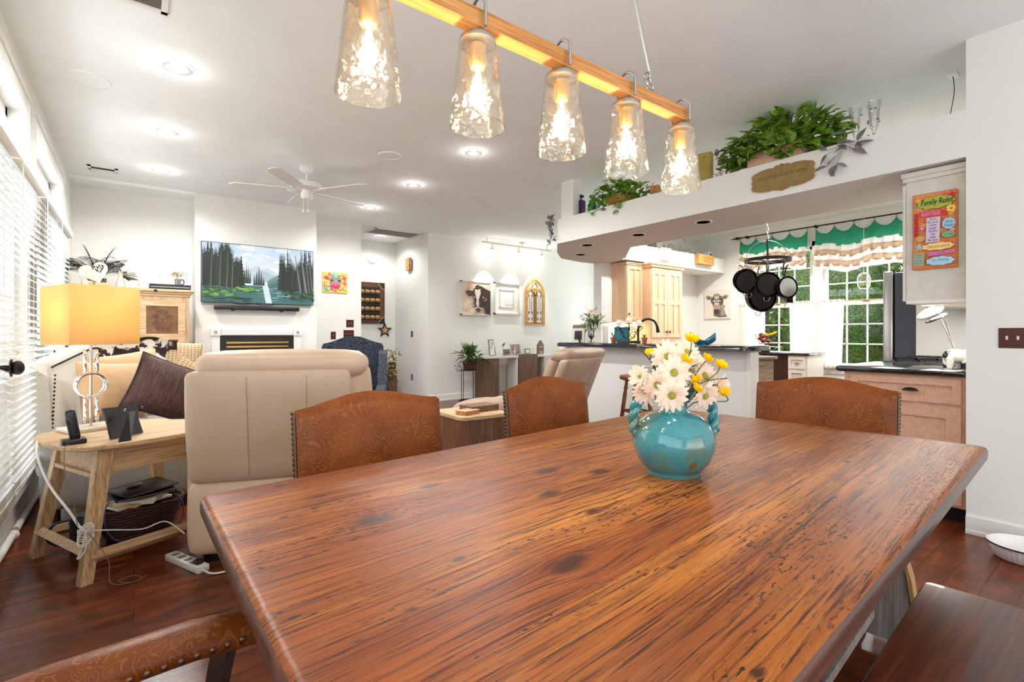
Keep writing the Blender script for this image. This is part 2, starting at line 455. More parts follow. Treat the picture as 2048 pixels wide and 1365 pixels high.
# knots bend the grain
KN = [(0.252,1.30,.013),(0.303,1.137,.013),(0.335,0.881,.036),(0.568,1.014,.026),(0.36,0.589,.012),(0.917,0.897,.034),(1.041,0.784,.030),(0.769,0.738,.026),(0.747,0.578,.016),(0.492,0.435,.030),(.522,.440,.024),(1.054,0.253,.008),(1.035,0.217,.008),(1.523,0.189,.010),(0.455,0.079,.010),(1.75,.30,.014)]
yy = Y_; kmask = None
for (kx, ky, kr) in KN:
    ex = n.math('SUBTRACT', X_, kx); ey = n.math('SUBTRACT', Y_, ky)
    r2 = n.math('ADD', n.math('MULTIPLY', n.math('MULTIPLY', ex, ex), .30/(kr*kr)), n.math('MULTIPLY', n.math('MULTIPLY', ey, ey), 1/(kr*kr)))
    g = n.math('DIVIDE', 1, n.math('ADD', 1, r2))
    yy = n.math('SUBTRACT', yy, n.math('MULTIPLY', n.math('MULTIPLY', ey, g), .85))
    kk = n.math('POWER', g, 2.2)
    kmask = kk if kmask is None else n.math('MAXIMUM', kmask, kk)
cb = n('ShaderNodeCombineXYZ'); n.link(X_, cb.inputs[0]); n.link(yy, cb.inputs[1]); n.link(n.math('MULTIPLY', wn.outputs[0], 9), cb.inputs[2])
def strv(scx, scy, sc, det, rough=.6, dist=0.):
    mp = n('ShaderNodeMapping'); mp.inputs['Scale'].default_value = (scx, scy, 1); n.link(cb.outputs[0], mp.inputs[0])
    return n.noise(mp.outputs[0], sc, det, rough, dist)
fine = strv(3.0, 110, 1.5, 4, .7, .3)
mid = strv(.9, 20, 1.2, 6, .62, .6)
broad = strv(.5, 3.2, 1.0, 2, .5, .3)
blot = strv(1.6, 6, 1.3, 4, .55, .4)
rings = strv(.7, 60, 1.1, 2, .5, .2)
base = n.ramp(mid, [(.28, (92,46,16)), (.42, (150,84,28)), (.56, (178,108,38)), (.74, (198,132,58))])
base = n.mix(n.math('MULTIPLY', wn.outputs[0], .42), base, lin((140,66,24)))
base = n.mix(n.ramp(broad, [(.35, (.75,.75,.75,1)), (.5, (0,0,0,1))]), base, lin((134,70,36)))
base = n.mix(n.ramp(broad, [(.52, (0,0,0,1)), (.7, (.6,.6,.6,1))]), base, lin((204,138,62)))
base = n.mix(n.ramp(blot, [(.48, (0,0,0,1)), (.72, (.8,.8,.8,1))]), base, lin((116,62,34)), 'MIX')
base = n.mix(n.ramp(fine, [(.38, (1,1,1,1)), (.5, (0,0,0,1))]), base, lin((60,30,16)))
base = n.mix(n.ramp(rings, [(.40, (.45,.45,.45,1)), (.5, (0,0,0,1))]), base, lin((110,48,18)))
base = n.mix(n.ramp(kmask, [(.18, (0,0,0,1)), (.42, (.55,.55,.55,1)), (.7, (.95,.95,.95,1))]), base, lin((66,34,24)))
wormv = n('ShaderNodeMapping'); wormv.inputs['Scale'].default_value = (26, 90, 1); n.link(P0, wormv.inputs[0])
w1 = n.noise(wormv.outputs[0], 1.6, 2, .6)
w2 = strv(1.0, 5, 1.6, 2)
wm = n.math('MULTIPLY', n.ramp(w1, [(.59, (0,0,0,1)), (.64, (1,1,1,1))]), n.ramp(w2, [(.46, (0,0,0,1)), (.60, (1,1,1,1))]))
base = n.mix(wm, base, lin((56,26,14)))
gapf = n.math('FRACT', n.math('DIVIDE', n.math('ADD', Y_, 3.03), .225))
gm = n.math('LESS_THAN', n.math('ABSOLUTE', n.math('SUBTRACT', gapf, .5)), .006)
gsel = n.math('GREATER_THAN', wn.outputs[0], .35)
n.link(n.mix(n.math('MULTIPLY', n.math('MULTIPLY', gm, gsel), .7), base, lin((70,34,18))), b.inputs['Base Color'])
setb(b, rough=.34, spec=.18)
hh = n.math('ADD', n.math('MULTIPLY', mid, .6), n.math('ADD', n.math('MULTIPLY', fine, .5), n.math('MULTIPLY', wm, -.9)))
hh = n.math('ADD', hh, n.math('MULTIPLY', n.noise(P0, 7, 2), 1.2))
bump(n, b, hh, .32, .004)

wood('table_edge', [(52,26,16),(84,44,28),(116,66,42)], 0, .8, .35, coat=.2)
# embossed paisley leather
def paisley(name, c0, c1, cl):
    m, n, b = newmat(name)
    v = n.coords((1,1,1))
    wrp = n('ShaderNodeTexNoise'); wrp.inputs['Scale'].default_value = 9; wrp.inputs['Detail'].default_value = 1; n.link(v, wrp.inputs['Vector'])
    vs = n('ShaderNodeVectorMath'); vs.operation = 'MULTIPLY_ADD'; n.link(wrp.outputs['Color'], vs.inputs[0]); vs.inputs[1].default_value = (.12,.12,.12); n.link(v, vs.inputs[2])
    vo = n('ShaderNodeTexVoronoi'); vo.inputs['Scale'].default_value = 17; n.link(vs.outputs[0], vo.inputs['Vector'])
    s1 = n.math('SINE', n.math('MULTIPLY', vo.outputs['Distance'], 34))
    vo2 = n('ShaderNodeTexVoronoi'); vo2.inputs['Scale'].default_value = 34; n.link(vs.outputs[0], vo2.inputs['Vector'])
    s2 = n.math('SINE', n.math('MULTIPLY', vo2.outputs['Distance'], 26))
    sel = n.noise(v, 13, 1)
    ln = n.ramp(n.mix(n.ramp(sel, [(.45, (0,0,0,1)), (.55, (1,1,1,1))]), n.math('ADD', n.math('MULTIPLY', s1, .5), .5), n.math('ADD', n.math('MULTIPLY', s2, .5), .5)), [(.74, (0,0,0,1)), (.9, (1,1,1,1))])
    bs = n.ramp(n.noise(v, 5, 4, .6), [(.3, c0), (.7, c1)])
    n.link(n.mix(n.math('MULTIPLY', ln, .30), bs, lin(cl)), b.inputs['Base Color'])
    setb(b, rough=.4, spec=.3)
    bump(n, b, n.math('ADD', ln, n.math('MULTIPLY', n.noise(v, 160, 2), .4)), .35, .0025)
paisley('paisley_leather', (100,46,12), (140,72,20), (176,112,50))
plain('strap_leather', (96,74,58), .32, .15, 20, .3, 80, .002, coat=.3)

m, n, b = newmat('navy_damask')
v = n.coords(); vo = n('ShaderNodeTexVoronoi'); vo.inputs['Scale'].default_value = 16
w = n('ShaderNodeVectorMath'); w.operation = 'MULTIPLY_ADD'; nz = n('ShaderNodeTexNoise'); nz.inputs['Scale'].default_value = 8; n.link(v, nz.inputs['Vector'])
n.link(nz.outputs['Color'], w.inputs[0]); w.inputs[1].default_value = (.2,.2,.2); n.link(v, w.inputs[2]); n.link(w.outputs[0], vo.inputs['Vector'])
s1 = n.math('SINE', n.math('MULTIPLY', vo.outputs['Distance'], 30))
n.link(n.ramp(s1, [(.35, (18,25,38)), (.8, (32,42,60)), (.97, (92,104,120))]), b.inputs['Base Color']); setb(b, rough=.8)

# cream leather with slight rosy patches
m, n, b = newmat('cream_leather')
v = n.coords(); n.link(n.ramp(n.noise(v, 2.6, 3), [(.3, (206,174,138)), (.5, (216,190,162)), (.7, (222,196,174))]), b.inputs['Base Color'])
setb(b, rough=.42); bump(n, b, n.noise(v, 180, 2), .15, .001)
m, n, b = newmat('cream_leather_back')
v = n.coords(); n.link(n.ramp(n.noise(v, 2.6, 3), [(.3, (196,168,136)), (.5, (206,182,156)), (.7, (214,192,172))]), b.inputs['Base Color'])
setb(b, rough=.5); bump(n, b, n.noise(v, 180, 2), .15, .001)

# cow hide
m, n, b = newmat('cow_hide')
n.link(n.ramp(n.noise(n.coords((1,1,1)), 6, 3, .5, .8), [(.47, (236,230,220)), (.5, (70,36,30)), (.56, (26,18,18))], 'LINEAR'), b.inputs['Base Color']); setb(b, rough=.8)
m, n, b = newmat('cow_glaze')
n.link(n.ramp(n.noise(n.coords((1,1,1)), 13, 1, .4, .3), [(.50, (238,234,226)), (.515, (24,20,22))], 'LINEAR'), b.inputs['Base Color']); setb(b, rough=.2)
plain('flower_eye', (150,144,58), .9, .3, 60)
# long brown hair-on cushion
m, n, b = newmat('brown_fur')
v = n.coords((70,70,7)); f = n.noise(v, 1.2, 4, .6, .6)
n.link(n.ramp(f, [(.3, (34,18,14)), (.55, (72,42,34)), (.8, (116,80,70))]), b.inputs['Base Color']); setb(b, rough=.55); bump(n, b, f, .8, .01)
# checked weave
m, n, b = newmat('checked_weave')
ck = n('ShaderNodeTexBrick'); n.link(n.coords((1,1,1), rot=(PI/2,0,0)), ck.inputs['Vector']); ck.offset = 0
ck.inputs['Scale'].default_value = 1; ck.inputs['Brick Width'].default_value = .03; ck.inputs['Row Height'].default_value = .022; ck.inputs['Mortar Size'].default_value = .004
ck.inputs['Color1'].default_value = lin((206,184,150)); ck.inputs['Color2'].default_value = lin((198,174,140)); ck.inputs['Mortar'].default_value = lin((158,128,94))
n.link(ck.outputs['Color'], b.inputs['Base Color']); setb(b, rough=.9); bump(n, b, n.math('MULTIPLY', ck.outputs['Fac'], -1), .6, .004)

# crackled turquoise glaze
m, n, b = newmat('turquoise_glaze')
v = n.coords()
g1 = n.noise(v, 9, 4, .55, .3); vo = n('ShaderNodeTexVoronoi'); vo.feature = 'DISTANCE_TO_EDGE'; vo.inputs['Scale'].default_value = 150; n.link(v, vo.inputs['Vector'])
base = n.ramp(g1, [(.3, (52,134,142)), (.48, (66,146,154)), (.57, (84,138,132)), (.66, (112,114,80)), (.76, (112,86,54))])
base = n.mix(n.ramp(n.noise(v, 3, 2), [(.42, (0,0,0,1)), (.65, (.55,.55,.55,1))]), base, lin((60,112,112)))
base = n.mix(n.ramp(vo.outputs['Distance'], [(.02, (.35,.35,.35,1)), (.06, (0,0,0,1))]), base, lin((30,84,90)))
chip = n.noise(n.coords((1,1,.6)), 26, 1)
base = n.mix(n.ramp(chip, [(.72, (0,0,0,1)), (.74, (1,1,1,1))]), base, lin((120,78,44)))
n.link(base, b.inputs['Base Color']); setb(b, rough=.12, coat=.5, coat_rough=.05)
bump(n, b, n.noise(v, 40, 2), .1, .003)

# black granite
m, n, b = newmat('granite')
v = n.coords(); n.link(n.ramp(n.noise(v, 120, 3, .7), [(.4, (12,12,14)), (.62, (34,32,34)), (.72, (120,110,104))]), b.inputs['Base Color']); setb(b, rough=.12, coat=.3)
# greens
def leafmat(name, a, b_, c_, tw=.35):
    m = bpy.data.materials.new(name); m.use_nodes = True; n = NT(m); n.n.clear(); MATS[name] = m
    f = n.noise(n.coords(), 22, 3, .6)
    col = n.ramp(f, [(.3, a), (.5, b_), (.7, c_)])
    p = n('ShaderNodeBsdfPrincipled'); n.link(col, p.inputs['Base Color']); p.inputs['Roughness'].default_value = .4
    t = n('ShaderNodeBsdfTranslucent'); n.link(col, t.inputs[0]); mx = n('ShaderNodeMixShader'); mx.inputs[0].default_value = tw
    n.link(p.outputs[0], mx.inputs[1]); n.link(t.outputs[0], mx.inputs[2]); o = n('ShaderNodeOutputMaterial'); n.link(mx.outputs[0], o.inputs[0])
leafmat('ivy_leaf', (66,104,24), (122,164,48), (182,204,104))
leafmat('plant_leaf', (40,72,26), (76,116,46), (138,158,84))
leafmat('palm_leaf', (20,28,18), (34,46,30), (60,70,46), .1)
leafmat('dusty_leaf', (96,92,94), (130,126,128), (166,162,164), .15)
leafmat('stem_green', (56,72,30), (78,96,44), (104,120,60), .1)
leafmat('tree_leaf', (56,86,40), (98,134,66), (168,190,120), .45)
leafmat('dried_flower', (150,120,70), (196,166,112), (216,190,140), .2)
leafmat('blue_thistle', (60,84,96), (86,112,124), (120,140,150), .2)
leafmat('red_fruit', (120,24,16), (168,40,24), (196,70,40), .1)
paint_material('paint'); paint_material('screen_image', .58)
# carved panel
m, n, b = newmat('punched_tin')
v = n.coords(); n.link(n.ramp(n.noise(v, 9, 4), [(.3, (104,70,44)), (.6, (132,92,60)), (.8, (156,116,82))]), b.inputs['Base Color']); setb(b, rough=.5, metal=.3)
# ------------------------------------------------------------------ the shell
def struct(name, mb, mat, **k): return mb.build(name, mat, kind='structure', **k)
def slab(name, mat, *a, **k): return struct(name, B(*a), mat, smooth=0, **k)
slab('floor', 'floor_wood', XL-.3, XW+.2, -3.3, 9.6, -.1, 0)
slab('ceiling', 'ceiling_paint', XL-.3, XW+.2, -3.3, 9.6, H, H+.1)
def wall_x(name, x0, x1, y0, y1, z0, z1, holes, mat='wall_paint'):
    """wall with thickness in x, running along y, with rectangular openings (ya,yb,za,zb)"""
    m = MB(); hs = sorted(holes); y = y0
    for ya, yb, za, zb in hs:
        m.box(x0, x1, y, ya, z0, z1); m.box(x0, x1, ya, yb, z0, za); m.box(x0, x1, ya, yb, zb, z1); y = yb
    m.box(x0, x1, y, y1, z0, z1)
    return struct(name, m, mat, smooth=0, recalc=False)
def wall_y(name, y0, y1, x0, x1, z0, z1, holes, mat='wall_paint'):
    m = MB(); x = x0
    for xa, xb, za, zb in sorted(holes):
        m.box(x, xa, y0, y1, z0, z1); m.box(xa, xb, y0, y1, z0, za); m.box(xa, xb, y0, y1, zb, z1); x = xb
    m.box(x, x1, y0, y1, z0, z1)
    return struct(name, m, mat, smooth=0, recalc=False)
# left wall with the patio windows and their transoms
LH = [(-2.2, 1.2, .3, 2.3), (2.95, 4.58, .30, 2.22), (4.98, 6.62, .30, 2.22)]
LT = [(2.95, 4.58, 2.38, 2.70), (4.98, 6.62, 2.38, 2.70)]
m = MB()
ys = [-3.3, -2.2, 1.2, 2.95, 4.58, 4.98, 6.62, 8.0]
for a, b in zip(ys, ys[1:]):
    segs = [(0, H)]
    if (a, b) == (-2.2, 1.2): segs = [(0, .3), (2.3, H)]
    if (a, b) in ((2.95, 4.58), (4.98, 6.62)): segs = [(0, .30), (2.22, 2.38), (2.70, H)]
    for z0, z1 in segs: m.box(XL-.14, XL, a, b, z0, z1)
struct('wall_left', m, 'wall_paint', smooth=0, recalc=False)
wall_y('wall_rear', -3.3, -3.2, XL-.14, XR+.1, 0, H, [(-.3, 3.6, .25, 2.5)])  # unseen wall, its wide opening added to admit fill light
wall_x('wall_right', XR, XR+.13, -3.3, .703, 0, H, [])
wall_y('wall_kitchen_south', .57, .703, XR+.13, XW+.2, 0, H, [])
# far wall pieces
slab('wall_niche', 'wall_paint', XL, .62, 7.84, 7.95, 0, H)
slab('trim_niche_header', 'ceiling_paint', XL, .62, TVY, 7.84, H-.035, H)
slab('wall_chimney', 'wall_paint', .62, 2.12, TVY, 7.95, 0, H)
slab('wall_back_left', 'wall_paint', 2.12, 2.95, YB, YB+.12, 0, H)
slab('wall_back_right', 'wall_paint', 4.17, 9.0, YB, YB+.12, 0, H)
slab('wall_hall_end', 'wall_paint', 1.5, 4.17, 9.3, 9.4, 0, H)
slab('wall_hall_right', 'wall_paint', 4.17, 4.29, YB+.12, 9.4, 0, H)
slab('wall_hall_left', 'wall_paint', 1.4, 1.5, YB+.12, 9.4, 0, H)
KW = [(3.32, 4.40, .72, 2.62), (2.02, 3.17, .72, 2.62)]
wall_x('wall_kitchen_east', XW, XW+.14, .57, YB+.2, 0, H, [(2.02, 3.17, .72, 2.62), (3.32, 4.40, .72, 2.62), (5.65, 7.45, .6, 2.6)])
m = MB(); m.box(5.66, 7.10, 5.13, 5.29, 0, H); m.box(7.10, XW, 5.36, 5.48, 0, H); m.box(7.10, 7.2, 5.13, 5.36, 0, H); struct('wall_kitchen_north', m, 'wall_paint', smooth=0)
# dropped soffit over the bar, with its open ledge on top
pts = [(XR, .703), (XR, 4.39), (4.49, 4.86), (4.90, 5.22), (5.40, 5.32), (5.66, 5.29), (5.76, 5.10), (5.60, 4.62), (4.97, 4.02), (4.96, .703)]
m = MB(); m.prism(pts, 'xy', 2.31, 2.60); struct('ceiling_soffit', m, 'wall_paint', smooth=0)
m = MB(); m.box(XR, XR+.12, 4.12, 4.32, 2.60, H); struct('trim_soffit_post', m, 'wall_paint', smooth=0)
m = MB(); m.box(5.66, XW, 4.79, 5.36, 2.33, 2.585); struct('ceiling_cabinet_soffit', m, 'wall_paint', smooth=0)
# knee wall under the bar
slab('wall_bar', 'wall_paint', 4.62, 4.74, 2.33, 4.95, 0, 1.045)
slab('trim_bar_corner', 'white_trim', 4.60, 4.76, 2.31, 2.345, 0, 1.045)
# stub at the end of the stove run
slab('wall_stove_return', 'wall_paint', 5.83, 5.89, .703, 1.36, 0, 2.2)
# baseboards
def base(name, x0, x1, y0, y1):
    m = MB(); m.box(x0, x1, y0, y1, 0, .105); 
    if x1-x0 > y1-y0: m.box(x0, x1, y0-.008, y0, 0, .02)
    else: m.box(x0-.008, x0, y0, y1, 0, .02)
    struct(name, m, 'white_trim', smooth=0)
base('baseboard_right', XR-.014, XR, -3.2, .703)
base('baseboard_back', 4.17, XW, YB-.014, YB)
base('baseboard_back_left', 2.12, 2.95, YB-.014, YB)
m = MB(); m.cyl((XL+.02, 1.3, .03), (XL+.02, 4.06, .03), .02); m.sphere((XL+.025, 4.10, .03), .028); m.cyl((XL+.02, 4.2, .03), (XL+.02, 7.4, .03), .02)
struct('baseboard_left', m, 'white_trim')

# ---- patio windows in the left wall
def casing_left(name, y0, y1, z1, zt):
    m = MB(); w = .11
    for a, b in ((y0-w, y0), (y1, y1+w)): m.box(XL, XL+.025, a, b, .2, z1+w); m.box(XL+.025, XL+.035, a+.02, a+.03, .2, z1+w)
    m.box(XL, XL+.025, y0, y1, z1, z1+w); m.box(XL+.025, XL+.04, y0-w, y1+w, z1+w-.02, z1+w)
    m.box(XL, XL+.03, y0, y1, zt-.16, zt)
    m.box(XL, XL+.05, y0-w, y1+w, .24, .29)
    struct(name, m, 'white_trim', smooth=0)
casing_left('trim_1', 2.95, 4.58, 2.70, 2.38); casing_left('trim_2', 4.98, 6.62, 2.70, 2.38)
def patio(idx, y0, y1, z0, z1, nx, nz, depth=.09, knob=None):
    xg = XL-depth; f = .06
    m = MB(); m.box(xg-.02, xg+.02, y0, y1, z0, z0+f); m.box(xg-.02, xg+.02, y0, y1, z1-f, z1)
    m.box(xg-.02, xg+.02, y0, y0+f, z0, z1); m.box(xg-.02, xg+.02, y1-f, y1, z0, z1)
    for i in range(1, nx): y = y0+(y1-y0)*i/nx; m.box(xg-.018, xg+.018, y-.016, y+.016, z0, z1)
    for k in range(1, nz): z = z0+(z1-z0)*k/nz; m.box(xg-.012, xg+.012, y0, y1, z-.01, z+.01)
    w = struct('window_%d' % idx, m, 'white_gloss', smooth=0)
    B(xg-.003, xg+.003, y0+f*.6, y1-f*.6, z0+f*.6, z1-f*.6).build('pane', 'window_glass', w, smooth=0)
    if knob:
        k = MB(); k.cyl((xg+.02, knob, 1.05), (xg+.165, knob, 1.05), .014); k.sphere((xg+.18, knob, 1.05), (.026, .036, .036)); k.cyl((xg+.155, knob, 1.05), (xg+.16, knob, 1.05), .045); k.cyl((xg+.018, knob, 1.05), (xg+.026, knob, 1.05), .034)
        k.build('door_knob', 'iron', w)
patio(1, 2.95, 4.58, .30, 2.22, 2, 5, .05, 3.45); patio(2, 4.98, 6.62, .30, 2.22, 2, 5, .05, 5.12)
patio(3, 2.95, 4.58, 2.38, 2.70, 4, 1); patio(4, 4.98, 6.62, 2.38, 2.70, 4, 1)
patio(5, -2.2, 1.2, .3, 2.3, 4, 1)  # last one is an unseen window, added to light the table
m = MB()
for i in range(5): x = -.3+3.9*i/4; m.box(x-.03, x+.03, -3.27, -3.23, .25, 2.5)
m.box(-.3, 3.6, -3.27, -3.23, .25, .31); m.box(-.3, 3.6, -3.27, -3.23, 2.44, 2.5); struct('window_6', m, 'white_gloss', smooth=0)  # unseen window frame, added with the rear opening for fill light

# ---- kitchen windows
def kwin(idx, y0, y1, z0, z1, nc):
    zm = 1.69
    m = MB(); f = .045; x0, x1 = XW+.02, XW+.10
    m.box(x0, x1, y0, y0+f, z0, z1); m.box(x0, x1, y1-f, y1, z0, z1); m.box(x0, x1, y0, y1, z0, z0+f); m.box(x0, x1, y0, y1, z1-f, z1)
    m.box(x0-.01, x1-.02, y0, y1, zm-.028, zm+.028)
    for a, b in ((z0+f, zm-.02), (zm+.02, z1-f)):
        for i in range(1, nc): y = y0+f+(y1-y0-2*f)*i/nc; m.box(x0+.03, x0+.05, y-.009, y+.009, a, b)
        for k in range(1, 3): z = a+(b-a)*k/3; m.box(x0+.03, x0+.05, y0, y1, z-.009, z+.009)
    w = struct('window_%d' % idx, m, 'white_gloss', smooth=0)
    B(x0+.037, x0+.043, y0+.02, y1-.02, z0+.02, z1-.02).build('pane', 'window_glass', w, smooth=0)
    m = MB(); m.box(x0-.03, x0-.005, (y0+y1)/2-.045, (y0+y1)/2+.045, zm+.02, zm+.04, .006); m.build('sash_lock', 'brass', w)
    m = MB(); c = .075
    m.box(XW-.02, XW, y0-c, y0, z0-.1, z1+c); m.box(XW-.02, XW, y1, y1+c, z0-.1, z1+c); m.box(XW-.02, XW, y0-c, y1+c, z1, z1+c)
    m.box(XW-.06, XW+.02, y0-c-.02, y1+c+.02, z0-.03, z0); m.box(XW-.018, XW, y0-c, y1+c, z0-.12, z0-.03)
    struct('trim_%d' % (idx), m, 'white_trim', smooth=0)
kwin(7, 3.32, 4.40, .72, 2.62, 4); kwin(8, 2.02, 3.17, .72, 2.62, 4)

m = MB()
for yy in (5.65, 6.22, 6.85, 7.42): m.box(XW+.04, XW+.09, yy, yy+.04, .6, 2.6)
for zz in (.6, 1.58, 2.56): m.box(XW+.04, XW+.09, 5.65, 7.45, zz, zz+.04)
struct('window_9', m, 'white_gloss', smooth=0)

# ---- ceiling fittings
def pot(x, y, label, lit=True, r=.095, z=H, energy=64):
    t = thing('recessed_light', label, 'ceiling light', (x, y, z), 0, 'recessed ceiling lights' if lit else 'unlit soffit downlights')
    m = MB(); m.lathe([(r*.78, .0), (r*.78, -.004), (r, -.006), (r+.008, -.002), (r+.008, 0)], 32, cap0=False, cap1=False); m.build('trim_ring', 'white_gloss', t)
    if lit:
        m = MB(); m.lathe([(r*1.0, -.010), (r*1.0, -.007)], 32); 
        g = m.build('glowing_rim', 'pot_glow', t)
        m = MB(); m.lathe([(r*.93, -.016), (r*.93, -.0105), (.02, -.010)], 32); m.lathe([(.001, -.022), (r*.5, -.0205), (r*.93, -.016)], 32); m.build('baffle', 'grey_plastic', t)
        l = lamp('downlight', 'SPOT', (x, y, z-.03), energy, (1, .985, .96), (0, 0, 0), spot_size=math.radians(165), spot_blend=.6, shadow_soft_size=.09)
        lamp('rim_halo', 'POINT', (x, y, z-.10), energy*.008, (1, .98, .95), shadow_soft_size=.03)
    else:
        m = MB(); m.lathe([(r*.80, -.003), (r*.6, .0), (r*.5, .001)], 24, cap1=False, cap0=False); m.lathe([(.001, -.0062), (r*.86, -.0066)], 24, cap1=False, cap0=False); m.build('dark_lamp_well', 'well_black', t)
    return t
for x, y, lb in [(.235, 4.02, 'lit round recessed ceiling light nearest the viewer at upper left'), (.235, 5.34, 'middle lit recessed ceiling light in the left row'),
              (.235, 6.67, 'farthest lit recessed ceiling light in the left row, near the small vent'), (2.68, 4.12, 'lit recessed ceiling light nearest the glass pendants, right of the fan'),
              (2.68, 5.45, 'lit recessed ceiling light above right of the fan blades'), (2.68, 6.82, 'lit recessed ceiling light partly behind the tip of a fan blade')]:
    pot(x, y, lb)
for x, y, lb in [(4.39, 2.665, 'dark unlit downlight in the soffit nearest the right wall'), (4.39, 3.44, 'second dark unlit downlight along the soffit'),
              (4.40, 4.22, 'third dark unlit downlight near the soffit corner'), (4.86, 4.785, 'farthest dark unlit downlight at the angled soffit end')]:
    pot(x, y, lb, False, .072, 2.31)
pot(3.62, 8.72, 'bright recessed light in the little hall ceiling', True, .085, H, 30)
# kitchen lamps out of view in the kitchen ceiling light the ledge and the cabinets
for i, (x, y) in enumerate([(5.9, 1.9), (5.9, 3.9), (7.4, 1.9), (7.4, 3.9)]):
    pot(x, y, ['recessed kitchen ceiling light above the stove run', 'recessed kitchen ceiling light near the pantry', 'recessed kitchen ceiling light by the right window', 'recessed kitchen ceiling light by the left window'][i], True, .095, H, 85)
def disc(name, x, y, r, label, cat):
    m = MB(); m.lathe([(r*1.02, 0), (r, -.008), (r*.90, -.008), (r*.885, -.004), (.001, -.0045)], 36, (0, 0, 0), cap1=False, cap0=False)
    o = m.build(name, 'ceiling_paint'); o.location = (x, y, H); tag(o, label, cat, 'ceiling speakers')
disc('ceiling_speaker', -.255, 4.60, .125, 'round white speaker grille flush in the ceiling at upper left', 'speaker')
disc('ceiling_speaker', 2.06, 4.72, .115, 'round white speaker grille flush in the ceiling beside the fan', 'speaker')
def vent(x, y, w, d, rz, label, duct='frame_grey'):
    t = thing('air_vent', label, 'vent', (x, y, H), rz)
    m = MB(); m.box(-w/2, w/2, -d/2, -d/2+.03, -.01, 0); m.box(-w/2, w/2, d/2-.03, d/2, -.01, 0); m.box(-w/2, -w/2+.03, -d/2, d/2, -.01, 0); m.box(w/2-.03, w/2, -d/2, d/2, -.01, 0)
    m.build('frame', 'white_trim', t, smooth=0)
    m = MB(); n_ = int(d/.022)
    for i in range(n_): yy = -d/2+.03+(d-.06)*(i+.5)/n_; m.mesh([(-w/2+.03, yy-.006, -.006), (w/2-.03, yy-.006, -.006), (w/2-.03, yy+.006, -.001), (-w/2+.03, yy+.006, -.001)], [(0,1,2,3)])
    m.build('louvres', 'white_trim', t, smooth=0); B(-w/2+.03, w/2-.03, -d/2+.03, d/2-.03, -.0008, 0).build('duct', duct, t, smooth=0)
vent(-.27, 7.0, .26, .16, 0, 'small white air vent near the far left ceiling corner')
vent(-.10, 3.26, .5, .28, 0, 'grey air vent at the top edge of the ceiling, upper left')
vent(3.7, 8.3, .9, .5, 0, 'wide return air grille in the hall ceiling', 'white_trim')
vent(7.9, 3.3, .3, .12, PI/2, 'small dark slotted vent in the kitchen ceiling by the curtain rod')
# ------------------------------------------------------------------ dining table
TA = math.radians(4.58); TZ = .79
tbl = thing('dining_table', 'large honey brown knotty pine farmhouse table with trestle base', 'dining table', (.18, .19, 0), TA)
out = [(-.02, .054), (2.42, 0), (2.42, 1.358), (.065, 1.358)]
m = MB()
def rounded(pts, r, k=4):
    res = []; n_ = len(pts)
    for i in range(n_):
        p = Vector(pts[i]); a = (Vector(pts[i-1])-p).normalized(); b = (Vector(pts[(i+1) % n_])-p).normalized()
        for t in range(k+1):
            s_ = t/k; q = (1-s_)**2*(p+a*r)+2*s_*(1-s_)*p+s_**2*(p+b*r); res.append((q.x, q.y))
    return res
def inset(pts, d):
    cx_ = sum(p[0] for p in pts)/len(pts); cy_ = sum(p[1] for p in pts)/len(pts)
    return [(p[0]-math.copysign(min(d, abs(p[0]-cx_)), p[0]-cx_), p[1]-math.copysign(min(d, abs(p[1]-cy_)), p[1]-cy_)) for p in pts]
ro = rounded(out, .03)
lv = [(TZ-.05, .012), (TZ-.046, .002), (TZ-.035, 0), (TZ-.014, 0), (TZ-.005, .004), (TZ-.001, .011), (TZ, .02)]
m.rings([[(x, y, z) for x, y in inset(ro, d)] for z, d in lv])
for f in m.bm.faces: f.material_index = 1 if f.calc_center_median().z < TZ-.004 else 0
m.build('tabletop', ['table_pine', 'table_edge'], tbl, smooth=40)
def scroll_panel(x):
    f = [(.16, .735), (.17, .69), (.20, .64), (.225, .57), (.235, .5), (.245, .45), (.235, .42), (.215, .36), (.20, .30), (.19, .22), (.15, .14), (.10, .09), (.08, 0), (.20, 0), (.26, .05)]
    pts = f+[(1.36-a, b) for a, b in reversed(f)]
    m = MB(); m.prism(pts, 'yz', x, x+.045); m.build('trestle_panel', 'trestle_grey', tbl, smooth=0)
    # honey coloured moulded edges of the panel
    for sg in (0, 1):
        m = MB(); q = [(a, b) for a, b in f[:13]]
        if sg: q = [(1.36-a, b) for a, b in q]
        k = 1 if sg else -1
        for (a0, b0), (a1, b1) in zip(q, q[1:]):
            m.mesh([(xx, a+k*t, b) for (a, b) in ((a0, b0), (a1, b1)) for t in (0.001, .014) for xx in (x-.006, x+.051)], [(0,1,5,4),(2,6,7,3),(0,4,6,2),(1,3,7,5),(0,2,3,1),(4,5,7,6)])
        m.build('panel_edging', 'trestle_tan', tbl, smooth=0, weld=.0005)
scroll_panel(.30); scroll_panel(2.13)
B(.345, 2.13, .30, .74, .12, .155).build('stretcher', 'trestle_grey', tbl, smooth=0)
B(.2, 2.25, .25, .29, .66, .738).build('apron', 'dark_wood', tbl, smooth=0); 
B(.2, 2.25, 1.08, 1.12, .66, .738).build('apron', 'dark_wood', tbl, smooth=0)
B(1.36, 1.42, .28, .34, .155, .738, .006).build('centre_post', 'dark_wood', tbl, smooth=0)

def tloc(x, y): return (.18+x*math.cos(TA)-y*math.sin(TA), .19+x*math.sin(TA)+y*math.cos(TA))
